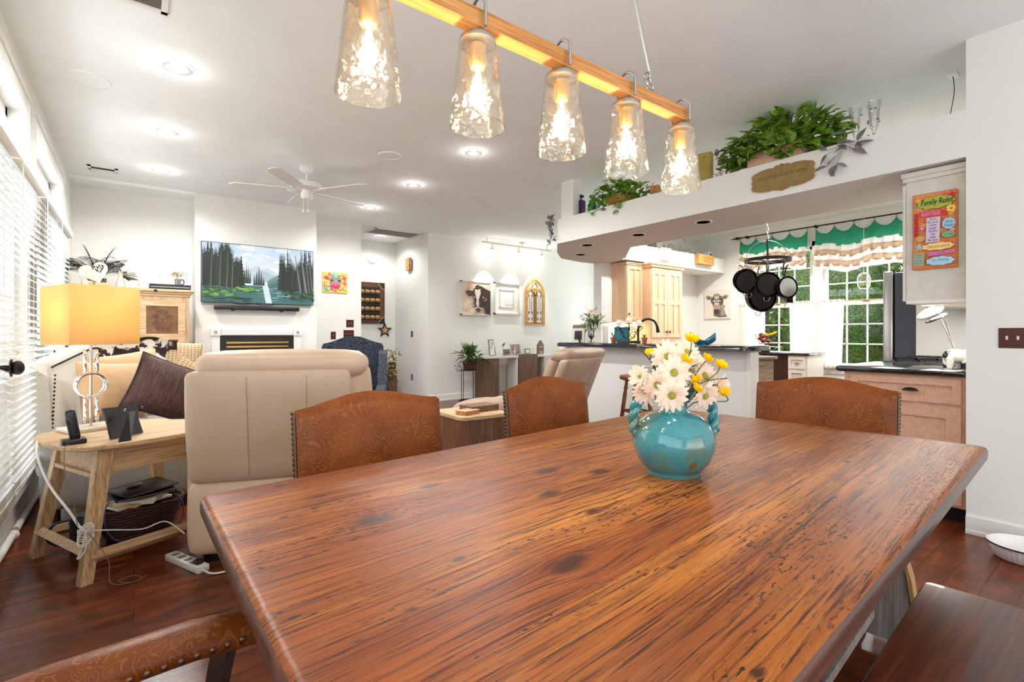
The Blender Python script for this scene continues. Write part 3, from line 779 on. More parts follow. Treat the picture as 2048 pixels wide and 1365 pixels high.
# ------------------------------------------------------------------ chairs
def chair_back(w, t, z0, zs, zp, yb, lean):
    """upholstered back; faces -y; zs side height, zp peak height"""
    m = MB(); n_ = 20
    def top(u): a = abs(2*u-1); return zs+(zp-zs)*(math.cos(a*PI)*.5+.5)**.8
    def P(u, v, sg):
        z = z0+(top(u)-z0)*v; a = 2*u-1; x = a*w/2
        rim = (max(0, 1-v**14))**.5 * (max(0, 1-abs(a)**16))**.5
        wing = .035*a*a
        y = yb+lean*(z-z0)-wing+(sg*t/2*(.35+.65*rim) if v < .999 else 0)
        if sg < 0: y -= .012*math.cos(a*PI/2)*math.sin(min(1, v)*PI)
        return (x, y, z)
    m.grid(lambda u, v: P(u, v, -1), n_, 18); m.grid(lambda u, v: P(1-u, v, 1), n_, 18)
    # sides and bottom
    for u in (0, 1): m.grid(lambda s_, v: tuple(Vector(P(u, v, -1)).lerp(Vector(P(u, v, 1)), s_)), 2, 18)
    m.grid(lambda u, s_: tuple(Vector(P(u, 0, -1)).lerp(Vector(P(u, 0, 1)), s_)), n_, 1)
    return m, P
def turned_leg(m, x, y, z1):
    m.lathe([(.020, 0), (.028, .02), (.030, .045), (.022, .075), (.017, .085), (.024, .1), (.017, .115), (.020, .13), (.026, .28), (.028, z1-.03), (.03, z1)], 16, (x, y, 0))
def make_chair(name, label, loc, rz, arms=False, w=.60):
    t = thing(name, label, 'dining chair', loc, rz, 'embossed leather dining chairs')
    m = MB(); m.box(-w/2+.02, w/2-.02, -.26, .24, .40, .50, .03, 4); m.build('seat', 'paisley_leather', t, smooth=60)
    m, P = chair_back(w, .085, .47, .945, .99, .26, .10); m.build('backrest', 'paisley_leather', t, smooth=50, weld=.0004)
    for sx in (-1, 1):
        u = 0 if sx < 0 else 1
        m = MB(); m.grid(lambda s_, v: tuple(Vector(P(u, v*.985, -1)).lerp(Vector(P(u, v*.985, 1)), .12+s_*.86)+Vector((sx*.004, 0, 0))), 2, 14)
        m.build('side_strap', 'strap_leather', t, solid=.004)
        m = MB(); 
        for k in range(27):
            p = Vector(P(u, k/26.6, -1)).lerp(Vector(P(u, k/26.6, 1)), .80)+Vector((sx*.006, 0, 0)); m.sphere(p[:], (.005, .0078, .0078), 10, 6)
        m.build('nailhead_trim', 'nail_brass', t)
    m = MB(); 
    for k in range(26): m.sphere((-w/2+.03+(w-.06)*k/25, -.262, .415), (.0075, .005, .0075), 8, 6)
    m.build('nailhead_trim', 'nail_brass', t)
    for x, y in ((-w/2+.05, -.21), (w/2-.05, -.21)):
        m = MB(); turned_leg(m, x, y, .41); m.build('leg', 'dark_wood', t)
    for sx in (-1, 1):
        m = MB(); x = sx*(w/2-.05); m.tube([(x, .31, 0), (x, .27, .2), (x, .24, .40), (x, .25, .47)], [.017, .022, .026, .026], 4); m.build('leg', 'dark_wood', t, smooth=0)
    if arms:
        for sx in (-1, 1):
            x = sx*(w/2+.02)
            m = MB(); pts = [(x, .22, .62), (x, .05, .635), (x, -.15, .635), (x, -.27, .622), (x, -.295, .605)]
            rs = []
            for (px, py, pz), k in zip(pts, (1, 1, 1, .95, .6)):
                rs.append([(px+.047*k*math.cos(a), py, pz-.012+.036*k*(math.sin(a) if math.sin(a) > 0 else .9*math.sin(a))) for a in [2*PI*i/20 for i in range(20)]])
            m.rings(rs); m.build('arm_pad', 'paisley_leather', t, smooth=60)
            for q in (-1, 1):
                m = MB()
                for k in range(20): m.sphere((x+q*.044, .20-.48*k/19, .615), (.005, .0075, .0075), 8, 6)
                m.build('nailhead_trim', 'nail_brass', t)
            m = MB(); m.tube([(x, -.17, .40), (x, -.19, .5), (x, -.21, .61)], [.026, .022, .024], 4); m.tube([(x, -.19, .0), (x, -.19, .40)], [.02, .026], 4)
            m.build('arm_post', 'dark_wood', t, smooth=0)
    return t
make_chair('dining_chair', 'camel paisley leather dining chair nearest the cream recliner', (.775, 1.62, 0), TA)
make_chair('dining_chair', 'camel paisley leather dining chair between the end table and the flower vase', (1.775, 1.70, 0), TA)
make_chair('dining_chair', 'bronze paisley leather dining chair at the far end of the table by the stove counter', (2.60, 1.04, 0), TA-PI/2, w=.64)
make_chair('dining_armchair', 'camel leather armchair at the near left corner with a nailhead padded arm', (-.045, .80, 0), PI/2+.05, arms=True, w=.62)

# bench on the near side
bt = thing('bench', 'dark red brown wooden plank bench on the near side of the table', 'bench', (0, 0, 0), 0)
m = MB(); pts = rounded([(.45, -.02), (1.935, .11), (1.91, .425), (.45, .34)], .02)
m.rings([[(x, y, z) for x, y in inset(pts, d)] for z, d in ((.425, .006), (.432, 0), (.462, 0), (.47, .006))]); m.build('seat', 'bench_wood', bt, smooth=40)
for x in (.6, 1.78):
    B(x, x+.045, .10, .33, 0, .425).build('leg', 'dark_wood', bt, smooth=0)
B(.645, 1.78, .2, .24, .12, .18).build('stretcher', 'dark_wood', bt, smooth=0)

# ------------------------------------------------------------------ vase with flowers
VX, VY = 1.325, .905
va = thing('vase', 'round turquoise crackle glazed ceramic vase with two twisted handles on the table', 'vase', (VX, VY, TZ), -YAW)
prof = [(.001, 0), (.078, 0), (.08, .006), (.079, .012), (.086, .018), (.108, .045), (.121, .08), (.124, .10), (.119, .13), (.103, .158), (.078, .178), (.052, .187), (.042, .192), (.04, .205), (.041, .225), (.046, .236), (.042, .236), (.036, .224), (.035, .19), (.09, .15), (.11, .1), (.07, .02), (.001, .012)]
m = MB(); m.lathe(prof, 48, cap0=False, cap1=False); m.build('body', 'turquoise_glaze', va, smooth=60)
for sx in (-1, 1):
    c = [(sx*.040, 0, .228), (sx*.052, 0, .244), (sx*.078, 0, .247), (sx*.102, 0, .228), (sx*.119, 0, .198), (sx*.124, 0, .165), (sx*.122, -.004, .132)]
    def smoothpts(P, k=6):
        P = [Vector(p) for p in P]; R = []
        for i in range(len(P)-1):
            a, b, c_, d = P[max(i-1, 0)], P[i], P[i+1], P[min(i+2, len(P)-1)]
            for t_ in range(k):
                t = t_/k; R.append(.5*((2*b)+(-a+c_)*t+(2*a-5*b+4*c_-d)*t*t+(-a+3*b-3*c_+d)*t**3))
        return R+[P[-1]]
    cc = smoothpts(c, 7); m = MB()
    for ph in (0, PI):
        pts = []
        for i, p in enumerate(cc):
            tdir = (cc[min(i+1, len(cc)-1)]-cc[max(i-1, 0)]).normalized(); nn = Vector((0, 1, 0)); bb = tdir.cross(nn)
            a = i*.42+ph; pts.append(p+(nn*math.cos(a)+bb*math.sin(a))*.0085)
        m.tube(pts, [.0102]*len(pts), 10)
    m.sphere((sx*.121, -.004, .128), (.012, .012, .016)); m.build('handle', 'turquoise_glaze', va, smooth=70)
def smoothpts(P, k=6):
    P = [Vector(p) for p in P]; R = []
    for i in range(len(P)-1):
        a, b, c_, d = P[max(i-1, 0)], P[i], P[i+1], P[min(i+2, len(P)-1)]
        for t_ in range(k):
            t = t_/k; R.append(.5*((2*b)+(-a+c_)*t+(2*a-5*b+4*c_-d)*t*t+(-a+3*b-3*c_+d)*t**3))
    return R+[P[-1]]
FW = Vector((math.sin(YAW), math.cos(YAW), 0)); RT = Vector((math.cos(YAW), -math.sin(YAW), 0)); UPV = Vector((0, 0, 1))
VC = Vector((VX, VY, TZ))
def petal(m, M, L, w, curl, n_=5):
    def f(u, v):
        s_ = v; ww = w*math.sin(PI*min(1, .12+.80*s_))**.7*(1-.25*s_*s_); a = (2*u-1)
        return tuple(M @ Vector((L*(.12+.88*s_), a*ww/2, curl*s_*s_*L-.12*abs(a)*ww)))
    m.grid(f, 2, n_)
def daisy(pos, face, r, seed, label, petals=17, closed=0.0):
    rr = random.Random(seed)
    t = thing('daisy', label, 'flower', pos, 0, 'daisies in the turquoise vase')
    q = face.to_track_quat('Z', 'Y').to_matrix().to_4x4(); m = MB()
    for ring, (k, L) in enumerate(((petals, 1), (petals-5, .84))):
        for i in range(k):
            a = 2*PI*i/k+rr.uniform(-.1, .1)+ring*.2
            M = q @ Matrix.Rotation(a, 4, 'Z') @ Matrix.Rotation(-(.12+.25*ring+closed+rr.uniform(-.12, .12)), 4, 'Y')
            petal(m, M, r*L*rr.uniform(.88, 1.05), r*.36, rr.uniform(-.25, .1))
    m.build('petals', 'petal_cream', t)
    m = MB(); m.M = q @ Matrix.Translation((0, 0, r*.06)); m.sphere((0, 0, 0), (r*.24, r*.24, r*.12), 16, 8); m.build('flower_centre', 'flower_eye', t)
    base = VC+Vector((0, 0, .20))-pos; m = MB()
    b0 = -face*r*.1; m.tube(smoothpts([b0, b0*3, base*.55-face*.01, base+Vector((0, 0, -.06))], 4), .0022, 6); m.build('stem', 'stem_green', t)
def fpos(u, v, d): return FW*d+RT*((u-1024)/985*d)+UPV*(1.22+(668-v)/985*d)
DS = [(1335,714,1.46,.052,(.0,.25),'large open cream daisy facing out at the top of the bouquet'), (1347,746,1.42,.053,(.05,.1),'large open cream daisy in the middle of the bouquet'),
      (1343,791,1.38,.052,(0,-.25),'cream daisy drooping over the vase neck'), (1281,755,1.46,.040,(-.9,.35),'half open daisy sticking out at far left of the bouquet'),
      (1314,770,1.43,.045,(-.3,0),'pale daisy left of centre above the left handle'), (1291,784,1.47,.043,(-.7,-.3),'pale pink tinted daisy low at left behind the handle'),
      (1374,705,1.55,.046,(.3,.7),'daisy behind the top flower turned upward'), (1381,745,1.52,.046,(.4,.3),'daisy seen side on right of the middle flower'),
      (1408,752,1.52,.050,(.5,.2),'peach tinted daisy on the right side of the bouquet'), (1434,772,1.50,.044,(.8,0),'daisy turned away at far right of the bouquet'),
      (1410,792,1.46,.048,(.4,-.4),'drooping daisy above the right handle'), (1390,722,1.60,.040,(.3,.9),'small daisy at the back of the bouquet below a yellow bud')]
for i, (u, v, d, r, (fx, fz), lb) in enumerate(DS):
    face = (-FW+RT*fx+UPV*fz).normalized(); daisy(fpos(u, v, d), face, r, i, lb, closed=.5 if abs(fx) > .6 else 0.)
YB_ = [(1383,686,1.50,.022,'largest yellow blossom at the very top of the bouquet'), (1301,711,1.48,.015,'small yellow bud at upper left of the bouquet'), (1412,722,1.50,.017,'yellow blossom at upper right of the bouquet'),
       (1439,735,1.50,.017,'yellow bud on a thin stalk at right'), (1392,782,1.40,.016,'yellow bud low in front near the right handle'), (1450,790,1.48,.016,'yellow bud at lower far right'),
       (1367,724,1.44,.018,'yellow blossom tucked between the two big daisies'), (1396,765,1.46,.015,'yellow bud deep in the right of the bouquet')]
for i, (u, v, d, r, lb) in enumerate(YB_):
    pos = fpos(u, v, d); t = thing('yellow_blossom', lb, 'flower', pos, 0, 'yellow blossoms in the turquoise vase'); rr = random.Random(50+i)
    m = MB(); ax = (UPV+RT*rr.uniform(-.6, .8)-FW*rr.uniform(0, .8)).normalized(); q = ax.to_track_quat('Z', 'Y').to_matrix().to_4x4()
    for k in range(7): petal(m, q @ Matrix.Rotation(k*2*PI/7, 4, 'Z') @ Matrix.Rotation(-.95-(k % 2)*.2, 4, 'Y'), r*1.5, r*1.35, -.2)
    m.build('petals', 'petal_yellow', t)
    base = VC+Vector((0, 0, .20))-pos; m = MB(); m.tube(smoothpts([Vector((0, 0, 0)), -ax*.03, base*.6, base+Vector((0, 0, -.06))], 4), .0018, 6); m.build('stem', 'stem_green', t)
m = MB(); rr = random.Random(4)
def leaf(m, p, d, up, L, w, fold=.15, droop=.25, n_=4):
    d = d.normalized(); s_ = d.cross(up)
    s_ = s_.normalized() if s_.length > 1e-4 else Vector((1, 0, 0)); nn = s_.cross(d).normalized()
    def f(u, v):
        ww = w*(math.sin(PI*v**.75))**.85 if 0 < v < 1 else 0; a = 2*u-1
        return tuple(p+d*L*v+s_*a*ww/2+nn*(abs(a)*ww*fold-droop*L*v*v))
    m.grid(f, 2, n_)
for k in range(46):
    a = rr.uniform(0, 2*PI); p = VC+Vector((math.cos(a)*rr.uniform(.0, .08), math.sin(a)*rr.uniform(.0, .08), rr.uniform(.25, .34)))
    leaf(m, p, Vector((math.cos(a), math.sin(a), rr.uniform(-.1, 1))), UPV, rr.uniform(.03, .06), .014)
for (u, v) in ((1270,688), (1384,700), (1378,770), (1455,757)):
    e = fpos(u, v, 1.47); b0 = VC+Vector((0, 0, .2)); m.tube(smoothpts([b0, b0.lerp(e, .5)+UPV*.03, e], 5), .0018, 5)
tag(m.build('greenery', 'stem_green'), 'dark green sprigs and thin stems filling the bouquet in the vase', 'greenery', kind='stuff')

# ------------------------------------------------------------------ pendant fixture
PY = 1.0
ch = thing('linear_chandelier', 'oak beam chandelier with five seeded glass shades over the table', 'chandelier', (0, PY, 0), 0)
m = MB(); m.box(.05, 1.535, -.021, .021, 1.957, 2.0, .003, 1); m.build('beam', 'beam_oak', ch, smooth=0)
for i, x in enumerate((.389, .662, .940, 1.216, 1.505)):
    m = MB(); m.tube(smoothpts([(x, -.034, 1.952), (x, -.034, 1.99), (x, -.03, 2.015), (x, 0, 2.034), (x, .03, 2.015), (x, .034, 1.99), (x, .034, 1.952)], 5), .0045, 10)
    m.lathe([(.001, 0), (.016, 0), (.03, -.006), (.044, -.018), (.046, -.028), (.001, -.028)], 28, (x, 0, 1.952), cap0=False, cap1=False); m.cyl((x, 0, 1.93), (x, 0, 1.957), .007)
    m.build('hanger', 'nickel', ch, smooth=50)
    m = MB(); m.lathe([(.010, 0), (.040, 0), (.0465, -.006), (.0475, -.016), (.068, -.205), (.0645, -.205), (.0445, -.018), (.042, -.008), (.010, -.004)], 44, (x, 0, 1.926), cap0=False, cap1=False)
    sh = m.build('glass_shade', 'seeded_glass', ch, smooth=60)
    m = MB(); m.lathe([(.001, 0), (.021, 0), (.021, -.045), (.017, -.055), (.001, -.055)], 20, (x, 0, 1.92), cap0=False, cap1=False); m.build('socket', 'brass', sh)
    m = MB(); m.lathe([(.001, 0), (.012, 0), (.014, -.012), (.027, -.045), (.030, -.065), (.024, -.088), (.010, -.1), (.001, -.101)], 22, (x, 0, 1.868), cap0=False, cap1=False); m.build('bulb', 'clear_glass', sh)
    m = MB(); m.tube([(x, 0, 1.862), (x+.002, 0, 1.84), (x-.002, 0, 1.82), (x+.001, 0, 1.79)], [.003, .009, .010, .004], 10); m.build('filament', 'bulb_glow', sh)
    lamp('pendant_bulb', 'POINT', (x, PY, 1.82), 6.0, (1, .93, .84), shadow_soft_size=.02)
for a, b in ((1.335, 1.0), (.3, .66)):
    m = MB(); m.cyl((a, 0, 2.06), (b, 0, 3.0), .0055); m.tube([(a, 0, 2.0), (a, 0, 2.02)], .003, 6)
    for k in range(3): m.tube([(a+.012*math.cos(t)*(k % 2)-.0+(-.008*k if a > 1 else .008*k), .012*math.cos(t)*((k+1) % 2), 2.022+.017*k+.012*math.sin(t)) for t in [2*PI*i/12 for i in range(12)]], .0028, 6, loop=True)
    m.build('hanging_rod', 'nickel', ch)
m = MB(); m.lathe([(.001, 0), (.065, 0), (.065, -.012), (.05, -.028), (.001, -.03)], 28, (.83, 0, H), cap0=False, cap1=False); m.box(.64, 1.02, -.014, .014, 2.985, 3.005); m.build('canopy', 'nickel', ch)
# ------------------------------------------------------------------ blinds in the left windows
def blind(y0, y1, z0, label, x=XL+.075, first=False):
    t = thing('window_blind', label, 'blind', (x, y0, 2.20), 0, 'white slatted window blinds')
    w = y1-y0; m = MB()
    m.box(-.012, .048, -.012, w+.012, -.062, .0, .004, 1); m.build('valance', 'white_gloss', t, smooth=0)
    m = MB(); z = -.085; k = 0; bot = z0-2.20
    rr = random.Random(int(y0*10))
    while z > bot+.10:
        tl = .012+rr.uniform(-.0015, .0015); yo = .0
        m.mesh([(-.022, .0+yo, z+tl), (.026, .0+yo, z-tl), (.026, w+yo, z-tl), (-.022, w+yo, z+tl), (-.022, .0+yo, z+tl+.003), (.026, .0+yo, z-tl+.003), (.026, w+yo, z-tl+.003), (-.022, w+yo, z+tl+.003)],
               [(3,2,1,0),(4,5,6,7),(0,1,5,4),(1,2,6,5),(2,3,7,6),(3,0,4,7)]); z -= .043
    while z > bot+.03:
        m.box(-.024, .026, 0, w, z, z+.003); z -= .009
    m.build('slats', 'slat', t, smooth=0)
    m = MB(); m.box(-.026, .028, 0, w, bot, bot+.022, .004, 1); m.build('bottom_rail', 'white_gloss', t, smooth=0)
    for yy in (.10, w-.10):
        m = MB(); m.box(-.001, .0005, yy-.006, yy+.006, bot+.01, -.06)
        m.box(.0275, .0285, yy-.0015, yy+.0015, bot+.01, -.06); m.build('ladder_cord', 'white_linen', t, smooth=0)
    m = MB(); m.cyl((.045, .05, -.06), (.047, .05, -.9), .003); m.build('wand', 'white_gloss', t)
blind(2.75, 3.60, .37, 'white slatted blind nearest the viewer at the left edge')
blind(3.63, 4.52, .38, 'white slatted blind behind the wooden side table')
blind(4.57, 5.42, .42, 'white slatted blind behind the lamp, middle of the window wall')
blind(5.45, 6.35, .42, 'farthest white slatted blind beside the armoire corner')

# ------------------------------------------------------------------ ceiling fan
FX, FY = 1.494, 5.62
fan = thing('ceiling_fan', 'white five blade ceiling fan hanging in the living room', 'ceiling fan', (FX, FY, 0), -YAW)
m = MB(); m.lathe([(.001, H), (.075, H), (.078, H-.015), (.055, H-.05), (.03, H-.065), (.001, H-.067)], 28, cap0=False, cap1=False); m.build('canopy', 'white_gloss', fan)
m = MB(); m.cyl((0, 0, H-.06), (0, 0, 2.86), .012); m.build('downrod', 'white_gloss', fan)
m = MB(); m.lathe([(.001, 2.885), (.05, 2.882), (.10, 2.872), (.165, 2.85), (.172, 2.825), (.16, 2.795), (.12, 2.785), (.001, 2.782)], 36, cap0=False, cap1=False); m.build('motor_housing', 'white_gloss', fan, smooth=40)
m = MB(); m.lathe([(.001, 2.782), (.05, 2.782), (.05, 2.765), (.062, 2.755), (.062, 2.70), (.05, 2.685), (.001, 2.68)], 28, cap0=False, cap1=False); m.build('switch_housing', 'white_gloss', fan, smooth=40)
for dx in (-.02, .03):
    m = MB(); m.cyl((dx, -.04, 2.69), (dx, -.04, 2.56), .0018); m.lathe([(.001, .0), (.006, -.006), (.006, -.02), (.001, -.026)], 10, (dx, -.04, 2.56), cap0=False, cap1=False); m.build('pull_chain', 'white_gloss', fan)
for a in (197, 269, 341, 53, 125):
    a = math.radians(a); M = Matrix.Rotation(a, 4, 'Z') @ T(0, 0, 2.775, rx=math.radians(11))
    m = MB(); m.M = M; m.prism([(.20, -.052), (.26, -.060), (.69, -.072), (.745, -.04), (.755, -.02), (.755, .02), (.745, .04), (.69, .072), (.26, .060), (.20, .052)], 'xy', -.004, .004)
    bl = m.build('blade', 'white_trim', fan, smooth=0)
    m = MB(); m.M = M; m.tube(smoothpts([(.11, 0, .004), (.16, .012, -.004), (.20, .03, .0), (.24, .035, .006)], 4), .006, 6); m.tube(smoothpts([(.11, 0, .004), (.16, -.012, -.004), (.20, -.03, .0), (.24, -.035, .006)], 4), .006, 6); m.box(.20, .26, -.04, .04, .0045, .009)
    m.build('blade_iron', 'white_gloss', bl)

# ------------------------------------------------------------------ television wall
tv = thing('television', 'large flat television on the chimney wall showing a forest lake', 'television', (1.368, 7.40, 2.02), 0)
B(-.69, .69, -.0, .045, -.392, .392, .004).build('casing', 'black_plastic', tv, smooth=0)
B(-.35, .35, .045, .06, -.2, .2).build('wall_mount', 'black_metal', tv, smooth=0)
p = Pic(.0002); hw, hh = .682, .384; rr = random.Random(11)
N_ = 24
for k in range(N_):
    z0 = hh-(2*hh)*k/N_; t = k/N_; c = tuple(int(a+(b-a)*min(1, t*1.6)) for a, b in zip((178, 198, 216), (228, 232, 236))); p.rect(-hw, hw, z0-2*hh/N_, z0, c, lift=(k == 0))
for k in range(26):
    x = rr.uniform(-.3, .35); z = rr.uniform(.05, .36); p.ell(x, z, rr.uniform(.05, .13), rr.uniform(.015, .04), rr.choice([(240,242,244), (206,216,226), (224,230,236), (196,208,220)]), rr.uniform(-.3, .3))
p.poly([(-.25, .0), (-.12, .09), (-.05, .12), (.02, .07), (.09, .1), (.2, .03), (.3, -.02), (.3, -.1), (-.25, -.1)], (190,198,206))
p.poly([(-.1, -.02), (.0, .06), (.1, .03), (.25, -.04), (.25, -.1), (-.1, -.1)], (168,180,188))
p.poly([(.08, -.08), (.16, -.02), (.25, .02), (.45, .1), (.45, -.17), (.08, -.17)], (112,138,140))
p.rect(-hw, hw, -hh, -.15, (60,104,104))
for k in range(40):
    x = rr.uniform(.0, .36); p.ell(x, rr.uniform(-.35, -.17), rr.uniform(.02, .09), .004, rr.choice([(84,132,130), (120,160,158), (170,196,196), (44,84,82)]))
p.poly([(.02, -.15), (.09, -.15), (.14, -.384), (.06, -.384)], (196,212,216))
def conifer(x, z, h, w, c, seed):
    r2 = random.Random(seed); n_ = 9; L = []; Rr = []
    for i in range(n_+1):
        t = i/n_; ww = w*(t*.95+.05)
        L += [(x-ww*r2.uniform(.75, 1.1), z+h*(1-t)), (x-ww*.45, z+h*(1-t)+.004)]; Rr += [(x+ww*r2.uniform(.75, 1.1), z+h*(1-t)), (x+ww*.45, z+h*(1-t)+.004)]
    p.poly([(x, z+h*1.03)]+Rr+list(reversed(L)), c)
for k in range(16): conifer(.10+k*.018, -.16+k*.0016, .07+.004*k+rr.uniform(0, .03), .014, (74+k*-2, 104-2*k, 104-3*k), k)
for k in range(5): conifer(-.22+k*.022, -.13, .28-abs(k-2)*.05, .02, (28, 48+k*3, 40), 30+k)
for k in range(5): conifer(-.08+k*.028, -.15, (.13, .2, .27, .2, .12)[k], .024, (24, 46, 38), 40+k)
for k in range(26): conifer(-.69+k*.018, -.2+rr.uniform(0, .04), rr.uniform(.45, .68) if k < 20 else .4, rr.uniform(.04, .07), rr.choice([(14,28,20), (20,40,28), (30,54,34), (10,20,16)]), 60+k)
for x in (-.5, -.42, -.6, -.36): p.poly([(x, -.24), (x+.02, -.24), (x+.035, .3), (x+.027, .3)], (88,84,74))
for k in range(26): conifer(.24+k*.019, -.22+rr.uniform(0, .04), rr.uniform(.35, .62) if k > 3 else .5, rr.uniform(.03, .06), rr.choice([(12,24,20), (18,36,28), (26,46,34), (8,14,12)]), 100+k)
for x in (.42, .5, .56, .62, .66): p.poly([(x+.08, -.25), (x+.105, -.25), (x+.02, .3), (x+.01, .3)] if x < .56 else [(x, -.2), (x+.014, -.2), (x-.05, .36), (x-.058, .36)], (112,112,108))
for k in range(70):
    x = rr.uniform(-.68, -.02); z = -.19-.12*rr.random()*(1 if x < -.3 else .4); p.ell(x, z, rr.uniform(.015, .06), rr.uniform(.006, .016), rr.choice([(54,96,36), (96,150,52), (40,70,30), (130,170,70)]), rr.uniform(-.2, .2), 8)
for k in range(40): p.ell(rr.uniform(.3, .68), rr.uniform(-.33, -.2), rr.uniform(.02, .05), rr.uniform(.008, .02), rr.choice([(24,54,28), (14,34,20), (50,84,46)]), 0, 8)
for k in range(18): p.ell(rr.uniform(-.65, -.05), rr.uniform(-.375, -.31), rr.uniform(.03, .09), .008, rr.choice([(16,36,30), (30,60,50), (24,44,40)]), 0, 10)
# clip anything outside the screen
for f in [f for f in p.bm.faces]:
    for v in f.verts: v.co.x = max(-hw, min(hw, v.co.x)); v.co.z = max(-hh, min(hh, v.co.z))
p.build('screen', 'screen_image', tv, (0, -.001, 0))
sb = thing('soundbar', 'long black soundbar mounted just below the television', 'soundbar', (1.34, 7.38, 1.565), 0)
B(-.52, .52, -.02, .05, -.028, .028, .008).build('body', 'black_plastic', sb, smooth=30)
for x in (-.3, .3): B(x-.02, x+.02, .05, .08, -.04, .02).build('bracket', 'black_metal', sb, smooth=0)
m = MB(); m.tube(smoothpts([(1.0, 7.43, 1.64), (1.15, 7.42, 1.61), (1.28, 7.42, 1.63), (1.42, 7.42, 1.605), (1.55, 7.42, 1.63), (1.62, 7.43, 1.66)], 5), .004, 6)
tag(m.build('cable', 'black_plastic'), 'thin black cables sagging between television and soundbar', 'cable')
# fireplace surround
fp = thing('fireplace', 'white fireplace surround with star corner blocks and black firebox', 'fireplace', (1.345, TVY-.004, 0), 0)
B(-.44, .44, -.035, 0, 1.20, 1.285).build('header', 'white_trim', fp, smooth=0)
for sx in (-1, 1):
    B(min(sx*.445, sx*.56), max(sx*.445, sx*.56), -.045, 0, 1.195, 1.29).build('corner_block', 'white_trim', fp, smooth=0)
    B(min(sx*.455, sx*.55), max(sx*.455, sx*.55), -.03, 0, 0, 1.195).build('pilaster', 'white_trim', fp, smooth=0)
    m = MB(); m.prism([(sx*.502+(.032 if i % 2 == 0 else .013)*math.cos(PI/2+PI*i/5), 1.243+(.032 if i % 2 == 0 else .013)*math.sin(PI/2+PI*i/5)) for i in range(10)], 'xz', -.053, -.045); m.build('star', 'grey_plastic', fp, smooth=0)
m = MB()
for k in range(4): m.box(-.44, .44, -.04, -.035, 1.212+k*.018, 1.22+k*.018)
m.build('fluting', 'white_gloss', fp, smooth=0)
B(-.455, .455, -.02, 0, .35, 1.20).build('firebox_front', 'firebox_black', fp, smooth=0)
for z in (1.09, 1.035): B(-.38, .38, -.034, -.02, z, z+.022).build('louvre', 'brass', fp, smooth=0)
B(-.36, .36, -.024, -.02, .5, 1.0).build('hearth_opening', 'black_plastic', fp, smooth=0)

# ------------------------------------------------------------------ niche: armoire and the things on it
ar = thing('armoire', 'pale pine armoire with carved brown door panels in the corner niche', 'armoire', (.02, 7.2, 0), 0)
B(-.50, .50, -.22, .22, .0, 1.66).build('carcass', 'pine_pale_z', ar, smooth=0)
m = MB(); m.box(-.515, .515, -.235, .23, 1.655, 1.68); m.box(-.53, .53, -.25, .235, 1.68, 1.705, .004, 1); m.box(-.55, .55, -.27, .24, 1.705, 1.735, .006, 1); m.build('cornice', 'pine_pale', ar, smooth=0)
for i, (a, b) in enumerate(((-.46, -.02), (.02, .46))):
    m = MB(); z0, z1 = .12, 1.61
    m.box(a, a+.07, -.245, -.222, z0, z1); m.box(b-.07, b, -.245, -.222, z0, z1)
    for z in (z0, .62, 1.15, z1-.07): m.box(a+.07, b-.07, -.245, -.222, z, z+.07 if z < 1.5 else z1)
    d = m.build('door', 'pine_pale', ar, smooth=0)
    m = MB(); m.box(a+.07, b-.07, -.234, -.224, z0, z1); m.build('panel', 'punched_tin', d, smooth=0)
    m = MB(); cx_, cz = (a+b)/2, 1.38
    for s_ in (-1, 1):
        for (ox, oz, r0, tu) in ((.05, -.05, .045, 1.4), (.06, .03, .035, 1.3), (.03, .09, .03, 1.2), (.035, -.11, .03, 1.1)):
            m.tube([(cx_+s_*(ox+r0*(1-k/26)*math.cos(k*.42*tu)), -.237, cz+oz+r0*(1-k/26)*math.sin(k*.42*tu)) for k in range(24)], .004, 5)
    m.tube([(cx_, -.237, cz-.13), (cx_, -.237, cz+.13)], .005, 5); m.sphere((cx_, -.237, cz+.02), (.02, .006, .03)); m.build('carved_scroll', 'walnut_end', d)
    m = MB(); m.sphere((b-.03 if i == 0 else a+.03, -.255, .95), .014); m.build('knob', 'iron', d)
m = MB(); m.box(.16, .19, -.276, -.27, 1.70, 1.725); m.build('latch', 'iron', ar, smooth=0)
AT = 1.735
def frond(m, p, d, L, w, droop=.5, n_=12, lw=.012):
    d = Vector(d).normalized(); s_ = d.cross(Vector((0, 0, 1))); s_ = s_.normalized() if s_.length > .01 else Vector((1, 0, 0))
    pts = [Vector(p)+d*L*t+Vector((0, 0, -droop*L*t*t)) for t in [i/n_ for i in range(n_+1)]]
    m.tube(pts, [.003*(1-i/(n_+1))+.0008 for i in range(n_+1)], 4)
    for i in range(2, n_+1):
        t = i/n_; a = pts[i]; dd = (pts[i]-pts[i-1]).normalized(); ll = w*math.sin(PI*(t*.8+.12))
        for q in (-1, 1): leaf(m, a, dd*.75+s_*q+Vector((0, 0, -.15)), Vector((0, 0, 1)), ll, lw, .1, .3, 2)
fern = thing('potted_palm', 'dark green palm plant behind the heart plaque on the armoire', 'plant', (-.33, 7.25, AT), 0)
m = MB(); m.lathe([(.05, 0), (.075, .01), (.085, .11), (.08, .11), (.07, .02)], 20); m.build('pot', 'frame_grey', fern)
m = MB(); rr = random.Random(3)
for k in range(26):
    a = rr.uniform(0, 2*PI); e = rr.uniform(.6, 1.8); d = (math.cos(a), math.sin(a)*.45, e)
    frond(m, (0, 0, .1), d, rr.uniform(.34, .52), .13, .42, 14, .018)
frond(m, (0, 0, .1), (-.35, -.1, 1.5), .50, .12, .25, 12, .014); frond(m, (0, 0, .1), (.42, -.1, 1.3), .52, .12, .25, 12, .014)
m.build('fronds', 'palm_leaf', fern)
